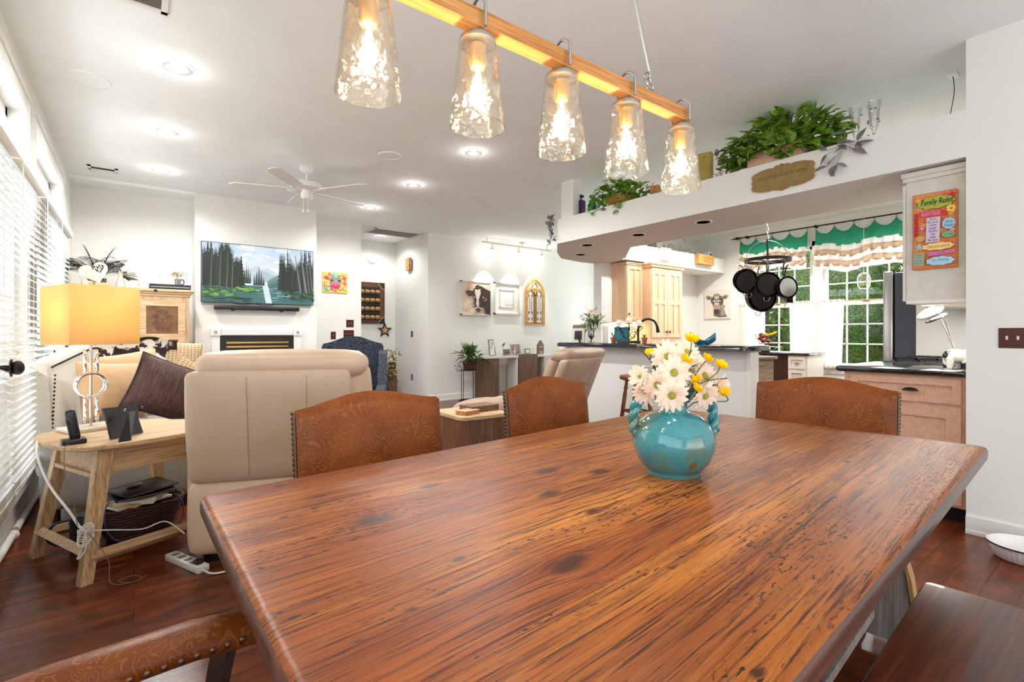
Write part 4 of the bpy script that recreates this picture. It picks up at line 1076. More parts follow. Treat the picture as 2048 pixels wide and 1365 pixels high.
def heart(s_, cx_=0, cz=0, n_=28):
    return [(cx_+s_*16*math.sin(t)**3/17, cz+s_*(13*math.cos(t)-5*math.cos(2*t)-2*math.cos(3*t)-math.cos(4*t))/17) for t in [2*PI*i/n_ for i in range(n_)]]
hp = thing('heart_plaque', 'cream tilted heart shaped plaque with cut out windows in a dark heart', 'plaque', (-.34, 7.03, AT), 0)
m = MB(); m.box(-.11, .13, -.03, .03, 0, .045, .006, 1); m.build('stand', 'pine_pale', hp, smooth=0)
m = MB(); m.M = T(0, 0, .155, ry=-.35); m.prism(heart(.135), 'xz', -.012, .012); m.build('heart', 'cream_ceramic', hp, smooth=0)
p = Pic(.0006); p.poly([(x+.045, z+.03) for x, z in heart(.055)], (40,32,26))
for k, (x, a, b) in enumerate(((.01, .0, .05), (.028, .02, .06), (.042, -.01, .03), (.056, .0, .05), (.075, .02, .065))): p.rect(x-.005, x+.005, a+.005, b, (232,222,200))
for k in range(6): p.line([(-.09, .02-.014*k), (-.03+.004*k, .018-.014*k)], .0015, (110,90,70))
p.build('inlay', 'paint', hp, (0, -.0125, .155), (0, -.35, 0))
fv = thing('figure_vase', 'small white and brown angel shaped vase with palm sprigs on the armoire', 'vase', (-.12, 7.05, AT), 0)
m = MB(); m.lathe([(.042, 0), (.038, .05), (.022, .12), (.016, .15), (.02, .17), (.014, .19)], 18); m.build('body', 'cream_ceramic', fv)
m = MB(); m.sphere((0, 0, .205), (.017, .017, .02)); m.build('head', 'cream_ceramic', fv)
m = MB(); rr = random.Random(5)
for k in range(11): a = rr.uniform(-.2, 1.9); frond(m, (.01, 0, .12), (math.sin(a), rr.uniform(-.3, .3), math.cos(a)), .15, .06, .3, 9, .008)
m.build('palm_sprigs', 'palm_leaf', fv)
mug = thing('mug', 'white mug with faint writing on the armoire top', 'mug', (-.0, 7.02, AT), 0)
m = MB(); m.lathe([(.036, 0), (.04, .005), (.04, .088), (.036, .088), (.036, .01)], 24, cap1=True); m.build('cup', 'white_ceramic', mug)
m = MB(); m.tube(smoothpts([(-.038, 0, .07), (-.062, 0, .065), (-.062, 0, .03), (-.038, 0, .02)], 5), .005, 8); m.build('handle', 'white_ceramic', mug)
p = Pic(.0003)
for z in (.03, .045, .06): p.line([(-.022, z), (.02, z)], .003, (150,150,150))
p.build('lettering', 'paint', mug, (0, -.041, 0))
cup = thing('candle_cup', 'tiny cream candle cup left of the mug, just above the lamp shade', 'cup', (-.42, 6.99, AT), 0)
m = MB(); m.lathe([(.022, 0), (.03, .06), (.026, .06), (.02, .01)], 18); m.build('cup', 'cream_ceramic', cup)
m = MB(); m.cyl((0, 0, .01), (0, 0, .045), .019); m.build('wax', 'white_ceramic', cup)
dvr = thing('cable_box', 'low black disc player on the right end of the armoire top', 'electronics', (.35, 7.12, AT), 0)
B(-.21, .19, -.13, .13, .008, .062, .003, 1).build('case', 'black_plastic', dvr, smooth=0)
B(-.20, .18, -.135, -.13, .026, .034).build('trim_strip', 'steel', dvr, smooth=0)
for x in (-.18, .16): B(x-.015, x+.015, -.1, .1, 0, .008).build('foot', 'rubber', dvr, smooth=0)
ang = thing('angel_figurine', 'small white angel figurine standing on the disc player', 'figurine', (.235, 7.1, AT+.062), 0)
m = MB(); m.lathe([(.034, 0), (.024, .05), (.014, .08), (.016, .09)], 14); m.sphere((0, 0, .104), .014); m.build('body', 'white_ceramic', ang)
for s_ in (-1, 1):
    m = MB(); m.M = T(s_*.012, .01, .085, rz=s_*.5) if s_ > 0 else T(-.012, .01, .085, rz=-.5) @ Matrix.Diagonal((-1, 1, 1, 1)); m.prism([(0, 0), (.02, .03), (.045, .035), (.05, .0), (.035, -.04), (.01, -.03)], 'xz', 0, .006); m.build('wing', 'white_ceramic', ang, smooth=0)
fm = thing('coffee_mug_bouquet', 'dark handled glass mug of dried flowers on the disc player', 'flower arrangement', (.415, 7.1, AT+.062), 0)
m = MB(); m.lathe([(.03, 0), (.032, .075), (.029, .075), (.027, .006)], 20); m.build('glass', 'dark_glass', fm)
m = MB(); m.tube(smoothpts([(.03, 0, .07), (.058, 0, .064), (.058, 0, .02), (.03, 0, .01)], 5), .006, 8); m.build('handle', 'black_plastic', fm)
m = MB(); m.lathe([(.026, .004), (.028, .055), (.001, .058)], 16); m.build('filling', 'soil', fm)
m = MB(); rr = random.Random(8)
for k in range(60):
    a = rr.uniform(0, 2*PI); c_ = Vector((rr.gauss(0, .045), rr.gauss(0, .02), .12+rr.uniform(-.02, .035)))
    leaf(m, c_, Vector((rr.uniform(-1, 1), rr.uniform(-1, 1), rr.uniform(-.2, 1))), UPV, .03, .018, .2)
for k in range(8): m.tube([(0, 0, .05), (rr.gauss(0, .04), rr.gauss(0, .02), .13)], .0012, 4)
m.build('dried_flowers', 'dried_flower', fm)

# ------------------------------------------------------------------ pictures and plates on the far walls
def wall_plate(label, x, z, w, h, n_, where='y', at=YB, mat='bronze_plate', rock='brass', name='light_switch'):
    """plate in the xz plane (on a wall facing -y) or, for 'x', on a wall facing -x"""
    rot = 0 if where == 'y' else PI/2
    loc = (x, at, z) if where == 'y' else (at, x, z)
    t = thing(name, label, 'switch' if name == 'light_switch' else 'outlet', loc, rot if where == 'y' else -PI/2)
    B(-w/2, w/2, -.006, 0, -h/2, h/2, .002, 1).build('plate', mat, t, smooth=0)
    for i in range(n_):
        xx = (i-(n_-1)/2)*.046; m = MB(); m.box(xx-.005, xx+.005, -.016, -.006, -.010, .012, .001, 1) if name == 'light_switch' else (m.box(xx-.015, xx+.015, -.008, -.006, .008, .04), m.box(xx-.015, xx+.015, -.008, -.006, -.04, -.008)); m.build('toggle' if name == 'light_switch' else 'socket', rock, t, smooth=0)
    return t
wall_plate('bronze single switch plate left of the others by the chimney wall', 2.50, 1.192, .078, .12, 1, at=YB)
wall_plate('bronze three toggle switch plate just above the dark wing chair', 2.745, 1.22, .168, .12, 3, at=YB)
wall_plate('bronze double switch plate above the three toggle one', 2.765, 1.385, .122, .12, 2, at=YB)
wall_plate('dark narrow switch on the side wall of the little hall', 8.54, 1.215, .07, .115, 1, 'x', 4.17, 'black_plastic', 'steel')
wall_plate('dark outlet low on the side wall of the little hall', 8.54, .40, .07, .115, 1, 'x', 4.17, 'black_plastic', 'grey_plastic', 'wall_outlet')
wall_plate('white outlet low on the far wall behind the plant stand', 4.98, .37, .07, .115, 1, 'y', YB, 'white_gloss', 'white_trim', 'wall_outlet')
wall_plate('bronze double switch plate on the right hand wall', .50, 1.195, .118, .118, 2, 'x', XR, 'bronze_plate', 'cream_ceramic')
# small colourful cow
cw = thing('small_canvas', 'small bright yellow and pink cow painting beside the chimney wall', 'painting', (2.525, YB, 2.03), 0)
B(-.195, .195, -.02, 0, -.16, .16).build('canvas', 'paper', cw, smooth=0)
p = Pic(.0003); rr = random.Random(21); p.rect(-.195, .195, -.16, .16, (232,196,84))
for k in range(60): p.ell(rr.uniform(-.17, .17), rr.uniform(-.14, .14), rr.uniform(.008, .03), rr.uniform(.008, .02), rr.choice([(236,150,60), (226,90,110), (240,214,120), (120,190,190), (214,110,150), (246,226,150)]), rr.uniform(0, 3), 8)
p.star(-.14, -.09, .045, (110,190,190), 7); 
for s_ in (-1, 1): p.ell(s_*.135, .075, .045, .02, (222,110,130), s_*.3); p.ell(s_*.135, .075, .028, .011, (160,60,90), s_*.3)
p.ell(0, .03, .085, .095, (150,150,130)); p.ell(0, .08, .07, .04, (130,140,130)); p.star(0, .11, .05, (130,200,200), 6)
for s_ in (-1, 1): p.ell(s_*.055, .03, .022, .02, (80,50,30)); p.ell(s_*.055, .032, .012, .012, (20,16,14)); p.ell(s_*.05, .036, .004, .004, (240,240,240))
p.ell(0, -.045, .075, .042, (216,60,120)); p.ell(0, -.03, .06, .02, (236,110,150)); p.ell(-.03, -.04, .012, .008, (90,20,50)); p.ell(.03, -.04, .012, .008, (90,20,50)); p.line([(-.04, -.07), (0, -.08), (.04, -.07)], .006, (110,30,70))
p.build('artwork', 'paint', cw, (0, -.0203, 0))
# hall: smoke detector, chime, display case, star, arrangement
sd = thing('smoke_alarm', 'round white smoke alarm high on the hall end wall', 'alarm', (3.69, 9.3, 2.69), 0)
m = MB(); m.M = Matrix.Rotation(PI/2, 4, 'X'); m.lathe([(.10, 0), (.10, .02), (.085, .035), (.04, .04), (.001, .04)], 30, cap1=False); m.build('case', 'white_gloss', sd)
dc = thing('door_chime', 'wooden door chime box with a silver tube on the hall side wall', 'door chime', (4.17, 8.60, 2.54), -PI/2)
B(-.10, .06, -.06, 0, -.12, .12, .004, 1).build('box', 'beam_oak', dc, smooth=0)
m = MB(); m.cyl((.085, -.04, -.1), (.085, -.04, .1), .014); m.build('tube', 'steel', dc)
dcs = thing('display_case', 'dark framed display case with four rows of tan objects in the hall', 'display case', (3.63, 9.3, 1.82), 0)
B(-.30, .30, -.04, 0, -.40, .40).build('frame', 'dark_wood', dcs, smooth=0)
p = Pic(.0008); p.rect(-.28, .28, -.385, .385, (96,62,34)); p.rect(-.2, .2, -.31, .31, (40,26,18))
for s_ in (-1, 1):
    for q in (-1, 1): p.poly([(s_*.30, q*.40), (s_*.17, q*.40), (s_*.18, q*.36), (s_*.215, q*.345), (s_*.23, q*.30), (s_*.27, q*.285), (s_*.30, q*.25)], (46,18,14)); p.line([(s_*.17, q*.40), (s_*.18, q*.36), (s_*.215, q*.345), (s_*.23, q*.30), (s_*.27, q*.285), (s_*.30, q*.25)], .008, (222,204,170))
p.build('matting', 'paint', dcs, (0, -.0405, 0))
for r_ in range(4):
    B(-.22, .2, -.075, -.043, .31-.09-.165*r_-.045, .31-.09-.165*r_-.035).build('shelf', 'dark_wood', dcs, smooth=0)
rr = random.Random(2)
ob = None
for r_ in range(4):
    for c_ in range(4):
        x, z = -.16+.105*c_, .31-.165*r_-.09
        lbl = 'tan oval ornament, %s from right on the %s shelf of the hall display case' % (('fourth', 'third', 'second', 'first')[c_], ('top', 'second', 'third', 'bottom')[r_])
        if ob is None:
            ob = thing('carved_ornament', lbl, 'ornament', (3.63+x, 9.25, 1.82+z), 0, 'tan objects in the hall display case')
            m = MB(); m.sphere((0, 0, 0), (.048, .017, .038), 12, 8); m.build('shell', 'straw', ob)
            m = MB(); m.sphere((0, -.014, .0), (.03, .008, .022), 10, 6); m.build('face', 'wicker_tan', ob)
        else: dup(ob, (3.63+x, 9.25, 1.82+z), label=lbl)
st = thing('star_ornament', 'dark wooden star with a small tan star inside on the hall wall', 'ornament', (3.945, 9.3, 1.29), 0)
def starpts(r, q=.42, rot=PI/2): return [((r if i % 2 == 0 else r*q)*math.cos(rot+PI*i/5), (r if i % 2 == 0 else r*q)*math.sin(rot+PI*i/5)) for i in range(10)]
m = MB(); m.prism(starpts(.155), 'xz', -.025, 0); m.build('outer_star', 'dark_wood', st, smooth=0)
m = MB(); m.prism(starpts(.085), 'xz', -.032, -.025); m.build('inner_star', 'straw', st, smooth=0)
fa = thing('floor_vase_arrangement', 'tall brown floor vase with dried yellow flowers in the hall corner', 'flower arrangement', (3.86, 8.75, 0), 0)
m = MB(); m.lathe([(.06, 0), (.09, .02), (.10, .2), (.09, .5), (.07, .62), (.08, .68), (.07, .68), (.06, .6), (.07, .05)], 24); m.build('vase', 'walnut_end', fa)
m = MB(); rr = random.Random(9)
for k in range(170):
    t = rr.random(); c_ = Vector((rr.gauss(-.06, .075), rr.gauss(-.05, .06), .30+t*.62)); leaf(m, c_, Vector((rr.uniform(-1, .6), rr.uniform(-1, .3), rr.uniform(-.6, 1))), UPV, rr.uniform(.05, .12), .022, .2)
m.build('foliage', 'plant_leaf', fa)
m = MB()
for k in range(36):
    t = rr.random(); c_ = Vector((rr.gauss(-.05, .06), rr.gauss(-.10, .04), .42+t*.5)); m.sphere(c_[:], (.025, .02, .022), 8, 5)
m.build('dried_blooms', 'dried_flower', fa)

# three frames over the console, with track lights
def fbox(name, label, cat, x0, x1, z0, z1, d=.05):
    return thing(name, label, cat, ((x0+x1)/2, YB, (z0+z1)/2), 0)
FX0, FX1 = 4.83, 5.50
fr = fbox('framed_cow_print', 'white framed print of a black and white cow holding a daisy', 'painting', FX0, FX1, 1.57, 2.215)
w, h = .335, .322
m = MB(); 
for a in ((-w, -w+.02, -h, h), (w-.02, w, -h, h), (-w, w, -h, -h+.02), (-w, w, h-.02, h)): m.box(a[0], a[1], -.06, 0, a[2], a[3])
m.build('frame', 'frame_white', fr, smooth=0)
p = Pic(.0005); p.rect(-w+.02, w-.02, -h+.02, h-.02, (224,204,182)); rr = random.Random(31)
for k in range(60): p.ell(rr.uniform(-.28, .28), rr.uniform(-.28, .27), rr.uniform(.01, .05), rr.uniform(.008, .02), rr.choice([(230,212,192), (218,196,174), (232,218,200), (214,186,170)]), rr.uniform(0, 3), 8)
dk = (58,46,44)
p.poly([(.02, .22), (.1, .24), (.2, .19), (.315, .15), (.315, -.30), (.2, -.29), (.17, -.15), (.05, -.2), (-.02, -.05), (-.05, .1)], dk)
p.poly([(-.25, .11), (-.19, .15), (-.12, .135), (-.06, .15), (-.09, .06), (-.17, .03)], dk); p.poly([(-.23, .11), (-.18, .12), (-.14, .10), (-.18, .07)], (104,80,76))
p.poly([(-.08, .18), (.1, .2), (.13, .1), (.12, -.14), (.02, -.22), (-.03, -.2), (-.06, -.02)], dk)
p.poly([(-.05, .2), (.075, .2), (.085, .1), (.04, -.02), (.05, -.14), (.0, -.16), (-.02, -.1), (-.005, -.02), (-.045, .1)], (226,206,188))
p.poly([(-.05, .17), (-.03, .24), (.03, .26), (.08, .23), (.085, .19), (.02, .165)], (44,36,34))
for k in range(14): p.ell(rr.uniform(-.03, .07), rr.uniform(.19, .24), .012, .008, (88,72,66), rr.uniform(0, 3), 6)
p.ell(-.055, .02, .008, .012, (236,236,236)); p.ell(.14, .02, .01, .02, (220,224,230), .4)
p.ell(.18, -.03, .05, .025, (150,70,74), .2); p.ell(.2, .0, .02, .012, (196,110,104)); p.ell(.06, -.08, .02, .012, (120,74,80))
p.ell(.02, -.21, .08, .05, (226,200,184)); p.ell(.025, -.22, .06, .042, (96,74,74)); p.ell(0, -.205, .014, .01, (30,22,22)); p.ell(.05, -.205, .014, .01, (30,22,22))
for k in range(7): a = 2*PI*k/7; p.ell(-.1+.03*math.cos(a), -.23+.03*math.sin(a), .022, .011, (244,234,216), a)
p.ell(-.1, -.23, .012, .012, (190,140,50)); p.line([(-.06, -.2), (-.02, -.2)], .006, (110,120,70)); p.ell(-.09, -.17, .02, .01, (120,132,90), .5); p.ell(-.15, -.2, .018, .012, (206,160,90), .5)
p.build('artwork', 'paint', fr, (0, -.045, 0))
f2 = fbox('framed_white_sign', 'empty looking white framed sign with small grey script lettering', 'sign', 5.60, 6.24, 1.61, 2.23)
w, h = .32, .315; m = MB()
for a in ((-w, -w+.025, -h, h), (w-.025, w, -h, h), (-w, w, -h, -h+.025), (-w, w, h-.025, h)): m.box(a[0], a[1], -.05, 0, a[2], a[3])
m.build('frame', 'frame_white', f2, smooth=0)
B(-w+.02, w-.02, -.015, 0, -h+.02, h-.02).build('backing', 'white_trim', f2, smooth=0)
m = MB()
for a in ((-.18, -.165, -.18, .18), (.165, .18, -.18, .18), (-.18, .18, -.18, -.165), (-.18, .18, .165, .18)): m.box(a[0], a[1], -.03, -.015, a[2], a[3])
m.build('inner_frame', 'frame_white', f2, smooth=0)
p = Pic(); p.text('just pray', .06, .06, -.12, (168,176,168), shear=.25); p.build('lettering', 'paint', f2, (0, -.016, 0))
# gothic arch ornament
ga = fbox('arched_window_ornament', 'wooden gothic arch wall ornament with wrought iron scrolls', 'wall ornament', 6.36, 6.92, 1.39, 2.42)
def arch(w, zb, zs, zt, n_=10):
    """pointed arch outline: right side up to the tip and down the left side"""
    R_ = [(w, zb), (w, zs)]+[(-w+2*w*math.cos(a), zs+(zt-zs)*math.sin(a)/math.sin(PI/3)) for a in [PI/3*i/n_ for i in range(1, n_)]]+[(0, zt)]
    return R_+[(-x, z) for x, z in reversed(R_[:-1])]
o1 = arch(.265, -.5, .13, .50); o2 = arch(.285, -.52, .13, .52)
m = MB(); m.prism(o2, 'xz', -.03, 0); m.build('back_frame', 'frame_white', ga, smooth=0)
# front board with two lancet openings, built as strips
def ring_strip(m, outer, inner, y0, y1):
    n_ = len(outer)
    for i in range(n_):
        j = (i+1) % n_; a, b, c_, d = outer[i], outer[j], inner[j], inner[i]
        m.mesh([(q[0], y, q[1]) for y in (y0, y1) for q in (a, b, c_, d)], [(0,1,2,3),(7,6,5,4),(0,4,5,1),(3,2,6,7)])
m = MB(); ring_strip(m, o1, arch(.222, -.46, .12, .44), -.05, -.03)
for s_ in (-1, 1): ring_strip(m, [(x+s_*.118, z) for x, z in arch(.108, -.47, .10, .27)], [(x+s_*.118, z) for x, z in arch(.082, -.45, .09, .235)], -.05, -.03)
ring_strip(m, [(.085*math.cos(t), .31+.085*math.sin(t)) for t in [2*PI*i/20 for i in range(20)]], [((.055+.014*math.cos(3*t+PI/2))*math.cos(t), .31+(.055+.014*math.cos(3*t+PI/2))*math.sin(t)) for t in [2*PI*i/20 for i in range(20)]], -.05, -.03)
for s_ in (-1, 1): m.prism([(s_*.01, .24), (s_*.10, .24), (s_*.20, .13), (s_*.20, .19), (s_*.12, .27), (s_*.05, .26)], 'xz', -.048, -.032)
m.prism([(-.03, .1), (.03, .1), (.06, .24), (-.06, .24)], 'xz', -.05, -.03); m.box(-.028, .028, -.05, -.03, -.47, .12)
m.build('tracery', 'sign_wood', ga, smooth=0)
for s_ in (-1, 1):
    m = MB(); cx_ = s_*.118
    for dx in (-.022, .022): m.tube([(cx_+dx, -.036, -.2), (cx_+dx, -.036, .06)], .003, 5)
    for (cz, fl) in ((.10, 1), (-.24, -1), (-.38, 1)):
        for q in (-1, 1): m.tube([(cx_+q*(.042-.028*(k/20)*math.cos(k*.4)*1), -.036, cz+fl*(.045*math.sin(k*.4)*(1-k/26))) for k in range(20)], .0028, 5)
    m.build('iron_scroll', 'iron', ga)
# track light
tk = thing('track_light', 'white ceiling track with three lit frosted glass spot heads', 'track light', (6.0, 7.62, H), 0)
B(-.85, .85, -.012, .012, -.10, -.085).build('rail', 'nickel', tk, smooth=0)
m = MB(); m.lathe([(.001, 0), (.05, 0), (.05, -.02), (.001, -.022)], 20, (.1, 0, 0), cap0=False, cap1=False)
for x in (-.75, .1, .75): m.cyl((x, 0, -.1), (x, 0, 0), .006)
m.build('mount', 'nickel', tk)
for x in (-.62, .02, .62):
    m = MB(); m.cyl((x, 0, -.1), (x, 0, -.20), .006); m.lathe([(.001, 0), (.028, 0), (.03, -.035), (.001, -.036)], 18, (x, .01, -.19), cap0=False, cap1=False); hd = m.build('head', 'nickel', tk)
    m = MB(); m.M = T(x, .012, -.225, rx=-.25); m.lathe([(.036, 0), (.042, -.005), (.044, -.085), (.001, -.086)], 22, cap0=True, cap1=False); m.build('glass', 'track_glow', hd)
    lamp('track_spot', 'SPOT', (6.0+x, 7.58, H-.33), 16, (1, .96, .9), (math.radians(20), 0, 0), spot_size=math.radians(62), spot_blend=.6, shadow_soft_size=.03)
# ------------------------------------------------------------------ recliner in the foreground of the living room
def soft(m, x0, x1, y0, y1, z0, z1, r=.05, n_=10, puff=.0, warp=None):
    """rounded upholstery block; puff bulges the faces; warp(p)->p"""
    c = Vector(((x0+x1)/2, (y0+y1)/2, (z0+z1)/2)); hx, hy, hz = (x1-x0)/2, (y1-y0)/2, (z1-z0)/2
    bm2 = bmesh.new(); bmesh.ops.create_cube(bm2, size=2); bmesh.ops.subdivide_edges(bm2, edges=bm2.edges, cuts=n_-1, use_grid_fill=True)
    for v in bm2.verts:
        q = v.co.copy(); d = [hx, hy, hz]; o = []
        for i in range(3):
            # denser near the edges
            q[i] = math.copysign(1-(1-abs(q[i]))**1.6, q[i])
        p_ = Vector((q.x*hx, q.y*hy, q.z*hz)); inner = Vector([max(-(d[i]-min(r, d[i])), min(d[i]-min(r, d[i]), p_[i])) for i in range(3)])
        e = p_-inner
        if e.length > 1e-9:
            rr_ = [min(r, d[i]) for i in range(3)]; L = math.sqrt(sum((e[i]/rr_[i])**2 for i in range(3)))
            if L > 1: e = e/L
        p_ = inner+e
        if puff:
            k = (1-q.x*q.x), (1-q.y*q.y), (1-q.z*q.z)
            p_ += Vector((math.copysign(puff*k[1]*k[2], q.x)*(abs(q.x) > .98), math.copysign(puff*k[0]*k[2], q.y)*(abs(q.y) > .98), math.copysign(puff*k[0]*k[1], q.z)*(abs(q.z) > .98)))
        v.co = c+p_
        if warp: v.co = Vector(warp(v.co))
    bm2.verts.index_update()
    m.mesh([v.co[:] for v in bm2.verts], [[v.index for v in f.verts] for f in bm2.faces]); bm2.free()
def recliner(name, label, loc, rz, w=.86, mat='cream_leather', matb='cream_leather_back', lean=.10):
    """faces local +y; the back panel is at y=0"""
    t = thing(name, label, 'armchair', loc, rz)
    sh = lambda p: (p[0], p[1]-lean*(p[2]-.5), p[2])
    m = MB(); soft(m, 0, w, .0, .12, .44, 1.03, .035, 8, .012, sh); m.build('back_panel', matb, t, smooth=60)
    for x in (w*.36, w*.72):
        m = MB(); m.tube([(x, -.0145-lean*(z-.5), z) for z in (.47, .6, .75, .9, 1.0)], .0013, 6); m.build('seam', 'wicker_tan', t)
    m = MB(); soft(m, .04, w+.09, .02, .27, .98, 1.125, .07, 9, .012, sh); m.build('head_roll', mat, t, smooth=70)
    m = MB(); soft(m, .06, w+.10, .10, .30, .50, 1.09, .09, 9, .03, sh); m.build('back_cushion', mat, t, smooth=70)
    m = MB(); soft(m, -.01, w+.0, .02, .14, .06, .45, .05, 8, .01); m.build('lower_back', mat, t, smooth=60)
    m = MB(); soft(m, .1, w-.1, .12, .78, .30, .50, .06, 8, .03); m.build('seat', mat, t, smooth=60)
    m = MB(); soft(m, .1, w-.1, .70, .80, .08, .46, .05, 8, .02); m.build('footrest', mat, t, smooth=60)
    for x in (-.03, w-.12):
        m = MB(); soft(m, x, x+.16, .06, .86, .06, .62, .07, 9, .015, lambda p: (p[0], p[1], p[2]-max(0, (p[1]-.55))*.25*(p[2] > .3))); m.build('arm', mat, t, smooth=60)
    m = MB(); m.box(.05, w-.05, .1, .7, .0, .07); m.build('base', 'black_plastic', t, smooth=0)
    return t
recliner('recliner', 'large cream leather recliner seen from behind beside the wooden side table', (.215, 3.00, 0), -.33, .79, lean=.15)
r2 = recliner('recliner', 'taupe leather recliner seen from behind in front of the bar', (3.16, 3.50, 0), .30, .76, 'grey_leather', 'grey_leather', .38)
r2.scale = (1, 1, .95)
# its raised leg rest reaches out to the left beyond the end table
r2M = (Matrix.Translation((3.16, 3.50, 0)) @ Matrix.Rotation(.30, 4, 'Z') @ Matrix.Diagonal((1, 1, .95, 1))).inverted()
def toloc(p, M=Matrix.Translation((3.03, 4.28, 0)) @ Matrix.Rotation(-.3, 4, 'Z')): return tuple(r2M @ (M @ Vector(p)))
m = MB(); soft(m, -.40, .42, -.25, .42, .10, .50, .14, 10, .02, lambda p: toloc((p[0], p[1], p[2]*(1-.12*((p[0])/.42)**2)))); m.build('leg_rest', 'grey_leather', r2, smooth=70)

# ------------------------------------------------------------------ sofa under the windows
SA = -.17
so = thing('sofa', 'pale grey fabric sofa with nailhead trim under the window blinds', 'sofa', (-.50, 4.33, 0), SA)
# local: back along +y at x=0, seat towards +x
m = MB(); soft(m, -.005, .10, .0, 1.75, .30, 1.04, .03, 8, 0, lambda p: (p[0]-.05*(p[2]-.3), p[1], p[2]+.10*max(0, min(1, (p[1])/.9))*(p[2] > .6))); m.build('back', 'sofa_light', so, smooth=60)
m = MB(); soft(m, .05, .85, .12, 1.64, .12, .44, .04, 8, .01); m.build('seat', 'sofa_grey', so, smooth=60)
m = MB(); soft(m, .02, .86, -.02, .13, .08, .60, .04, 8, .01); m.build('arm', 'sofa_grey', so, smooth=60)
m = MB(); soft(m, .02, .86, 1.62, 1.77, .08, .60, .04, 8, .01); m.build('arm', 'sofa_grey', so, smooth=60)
m = MB()
for k in range(46):
    yy = .03+1.66*k/45; m.sphere((.075, yy, 1.0+.10*min(1, yy/.9)), (.006, .009, .009), 8, 5)
m.build('nailhead_trim', 'black_metal', so)
m = MB()
for k in range(18): m.sphere((.09-.001*k, .03, .95-.026*k), (.006, .009, .009), 8, 5)
m.build('nailhead_trim', 'black_metal', so)
for x in (.08, .8):
    for y in (.03, 1.7): B(x-.03, x+.03, y-.03, y+.03, 0, .12).build('leg', 'dark_wood', so, smooth=0)
def cushion(name, label, pos, rot, w, h, t, mat, group='cushions on the grey sofa', trim=None):
    m = MB(); m.pillow(w, h, t, 18); o = m.build('cover', mat, None, smooth=80, weld=.0006)
    r = thing(name, label, 'cushion', pos, 0, group); r.rotation_euler = rot; o.parent = r
    if trim:
        m = MB(); n_ = 40; pts = []
        for i in range(n_):
            s_ = i/n_*4; k = int(s_); f = s_-k; a, b = [(2*f-1, -1), (1, 2*f-1), (1-2*f, 1), (-1, 1-2*f)][k]
            pts.append((a*(1-.06*(1-b*b))*w/2, 0, b*(1-.06*(1-a*a))*h/2))
        m.tube(pts, .005, 6, loop=True); m.build('piping', trim, r)
    return r
cushion('throw_pillow', 'plain tan suede cushion leaning at the near end of the sofa behind the lamp', (-.12, 4.62, .80), (-.25, .08, .75), .50, .44, .17, 'tan_suede')
cushion('throw_pillow', 'plain tan suede cushion just behind the first tan one', (-.02, 4.92, .85), (-.25, -.12, .55), .50, .46, .17, 'tan_suede')
cushion('throw_pillow', 'dark brown hair textured cushion leaning beside the recliner', (.205, 4.50, .80), (-.2, .42, .25), .50, .42, .18, 'brown_fur', trim='brown_fur')
cushion('throw_pillow', 'cream checked weave cushion highest on the sofa in front of the armoire', (.30, 5.62, .95), (-.2, .12, .1), .46, .40, .15, 'checked_weave', trim='cream_fabric')
cushion('throw_pillow', 'smaller tan checked cushion half hidden behind the brown one', (.38, 4.98, .80), (-.2, .62, .15), .40, .34, .14, 'checked_weave', trim='tan_suede')
m = MB()
def hide(u, v):
    x = -.42+.74*u; s_ = v; y = 5.3+.25*u+.03*math.sin(9*u)
    if s_ < .5: return (x, y-.02+.05*math.sin(s_*PI), .90+.54*s_+.02*math.sin(11*u))
    return (x, y+.12*(s_-.5)*2, 1.17-.06*(s_-.5)+.02*math.sin(11*u))
m.grid(hide, 30, 12); ck = m.build('throw_blanket', 'cow_hide', solid=.012, smooth=80); tag(ck, 'brown and white cow hide throw draped along the sofa back', 'blanket')

# ------------------------------------------------------------------ side table with lamp
STA = math.radians(23)
sd_ = thing('side_table', 'whitewashed wooden side table with splayed legs and low stretchers', 'side table', (-.155, 3.235, 0), STA)
# local: x along the near long edge, y away from the viewer
ptsT = []
for i in range(13): t = i/12; ptsT.append((-.04+.60*t, -.03-.05*math.sin(PI*t)))
ptsT += [(.60, .10), (.60, .42)]
for i in range(13): t = 1-i/12; ptsT.append((-.04+.60*t, .60+.08*math.sin(PI*t)))
ptsT += [(-.10, .45), (-.11, .28), (-.10, .10)]
m = MB(); m.rings([[(x, y, z) for x, y in inset(ptsT, d)] for z, d in ((.636, .004), (.641, 0), (.657, 0), (.662, .004))]); m.build('tabletop', 'side_table_wood', sd_, smooth=30)
B(.04, .50, .02, .04, .50, .636).build('apron', 'side_table_wood', sd_, smooth=0); B(.04, .50, .52, .54, .50, .636).build('apron', 'side_table_wood', sd_, smooth=0)
B(.02, .04, .04, .52, .50, .636).build('drawer_front', 'side_table_wood', sd_, smooth=0); B(.50, .52, .04, .52, .50, .636).build('apron', 'side_table_wood', sd_, smooth=0)
B(-.004, .02, .04, .52, .49, .51).build('rail', 'side_table_wood', sd_, smooth=0)
def splay(x0, y0, x1, y1, z1, w=.05):
    m = MB(); m.mesh([(x0-w/2, y0-w/2, 0), (x0+w/2, y0-w/2, 0), (x0+w/2, y0+w/2, 0), (x0-w/2, y0+w/2, 0), (x1-w/2*1.4, y1-w/2, z1), (x1+w/2*1.4, y1-w/2, z1), (x1+w/2*1.4, y1+w/2, z1), (x1-w/2*1.4, y1+w/2, z1)],
                      [(3,2,1,0),(4,5,6,7),(0,1,5,4),(1,2,6,5),(2,3,7,6),(3,0,4,7)]); return m
for (x0, y0, x1, y1) in ((-.06, -.05, .05, .03), (-.06, .55, .05, .50), (.56, -.05, .49, .03), (.58, .60, .49, .52)):
    splay(x0, y0, x1, y1, .636).build('leg', 'side_table_wood_z', sd_, smooth=0)
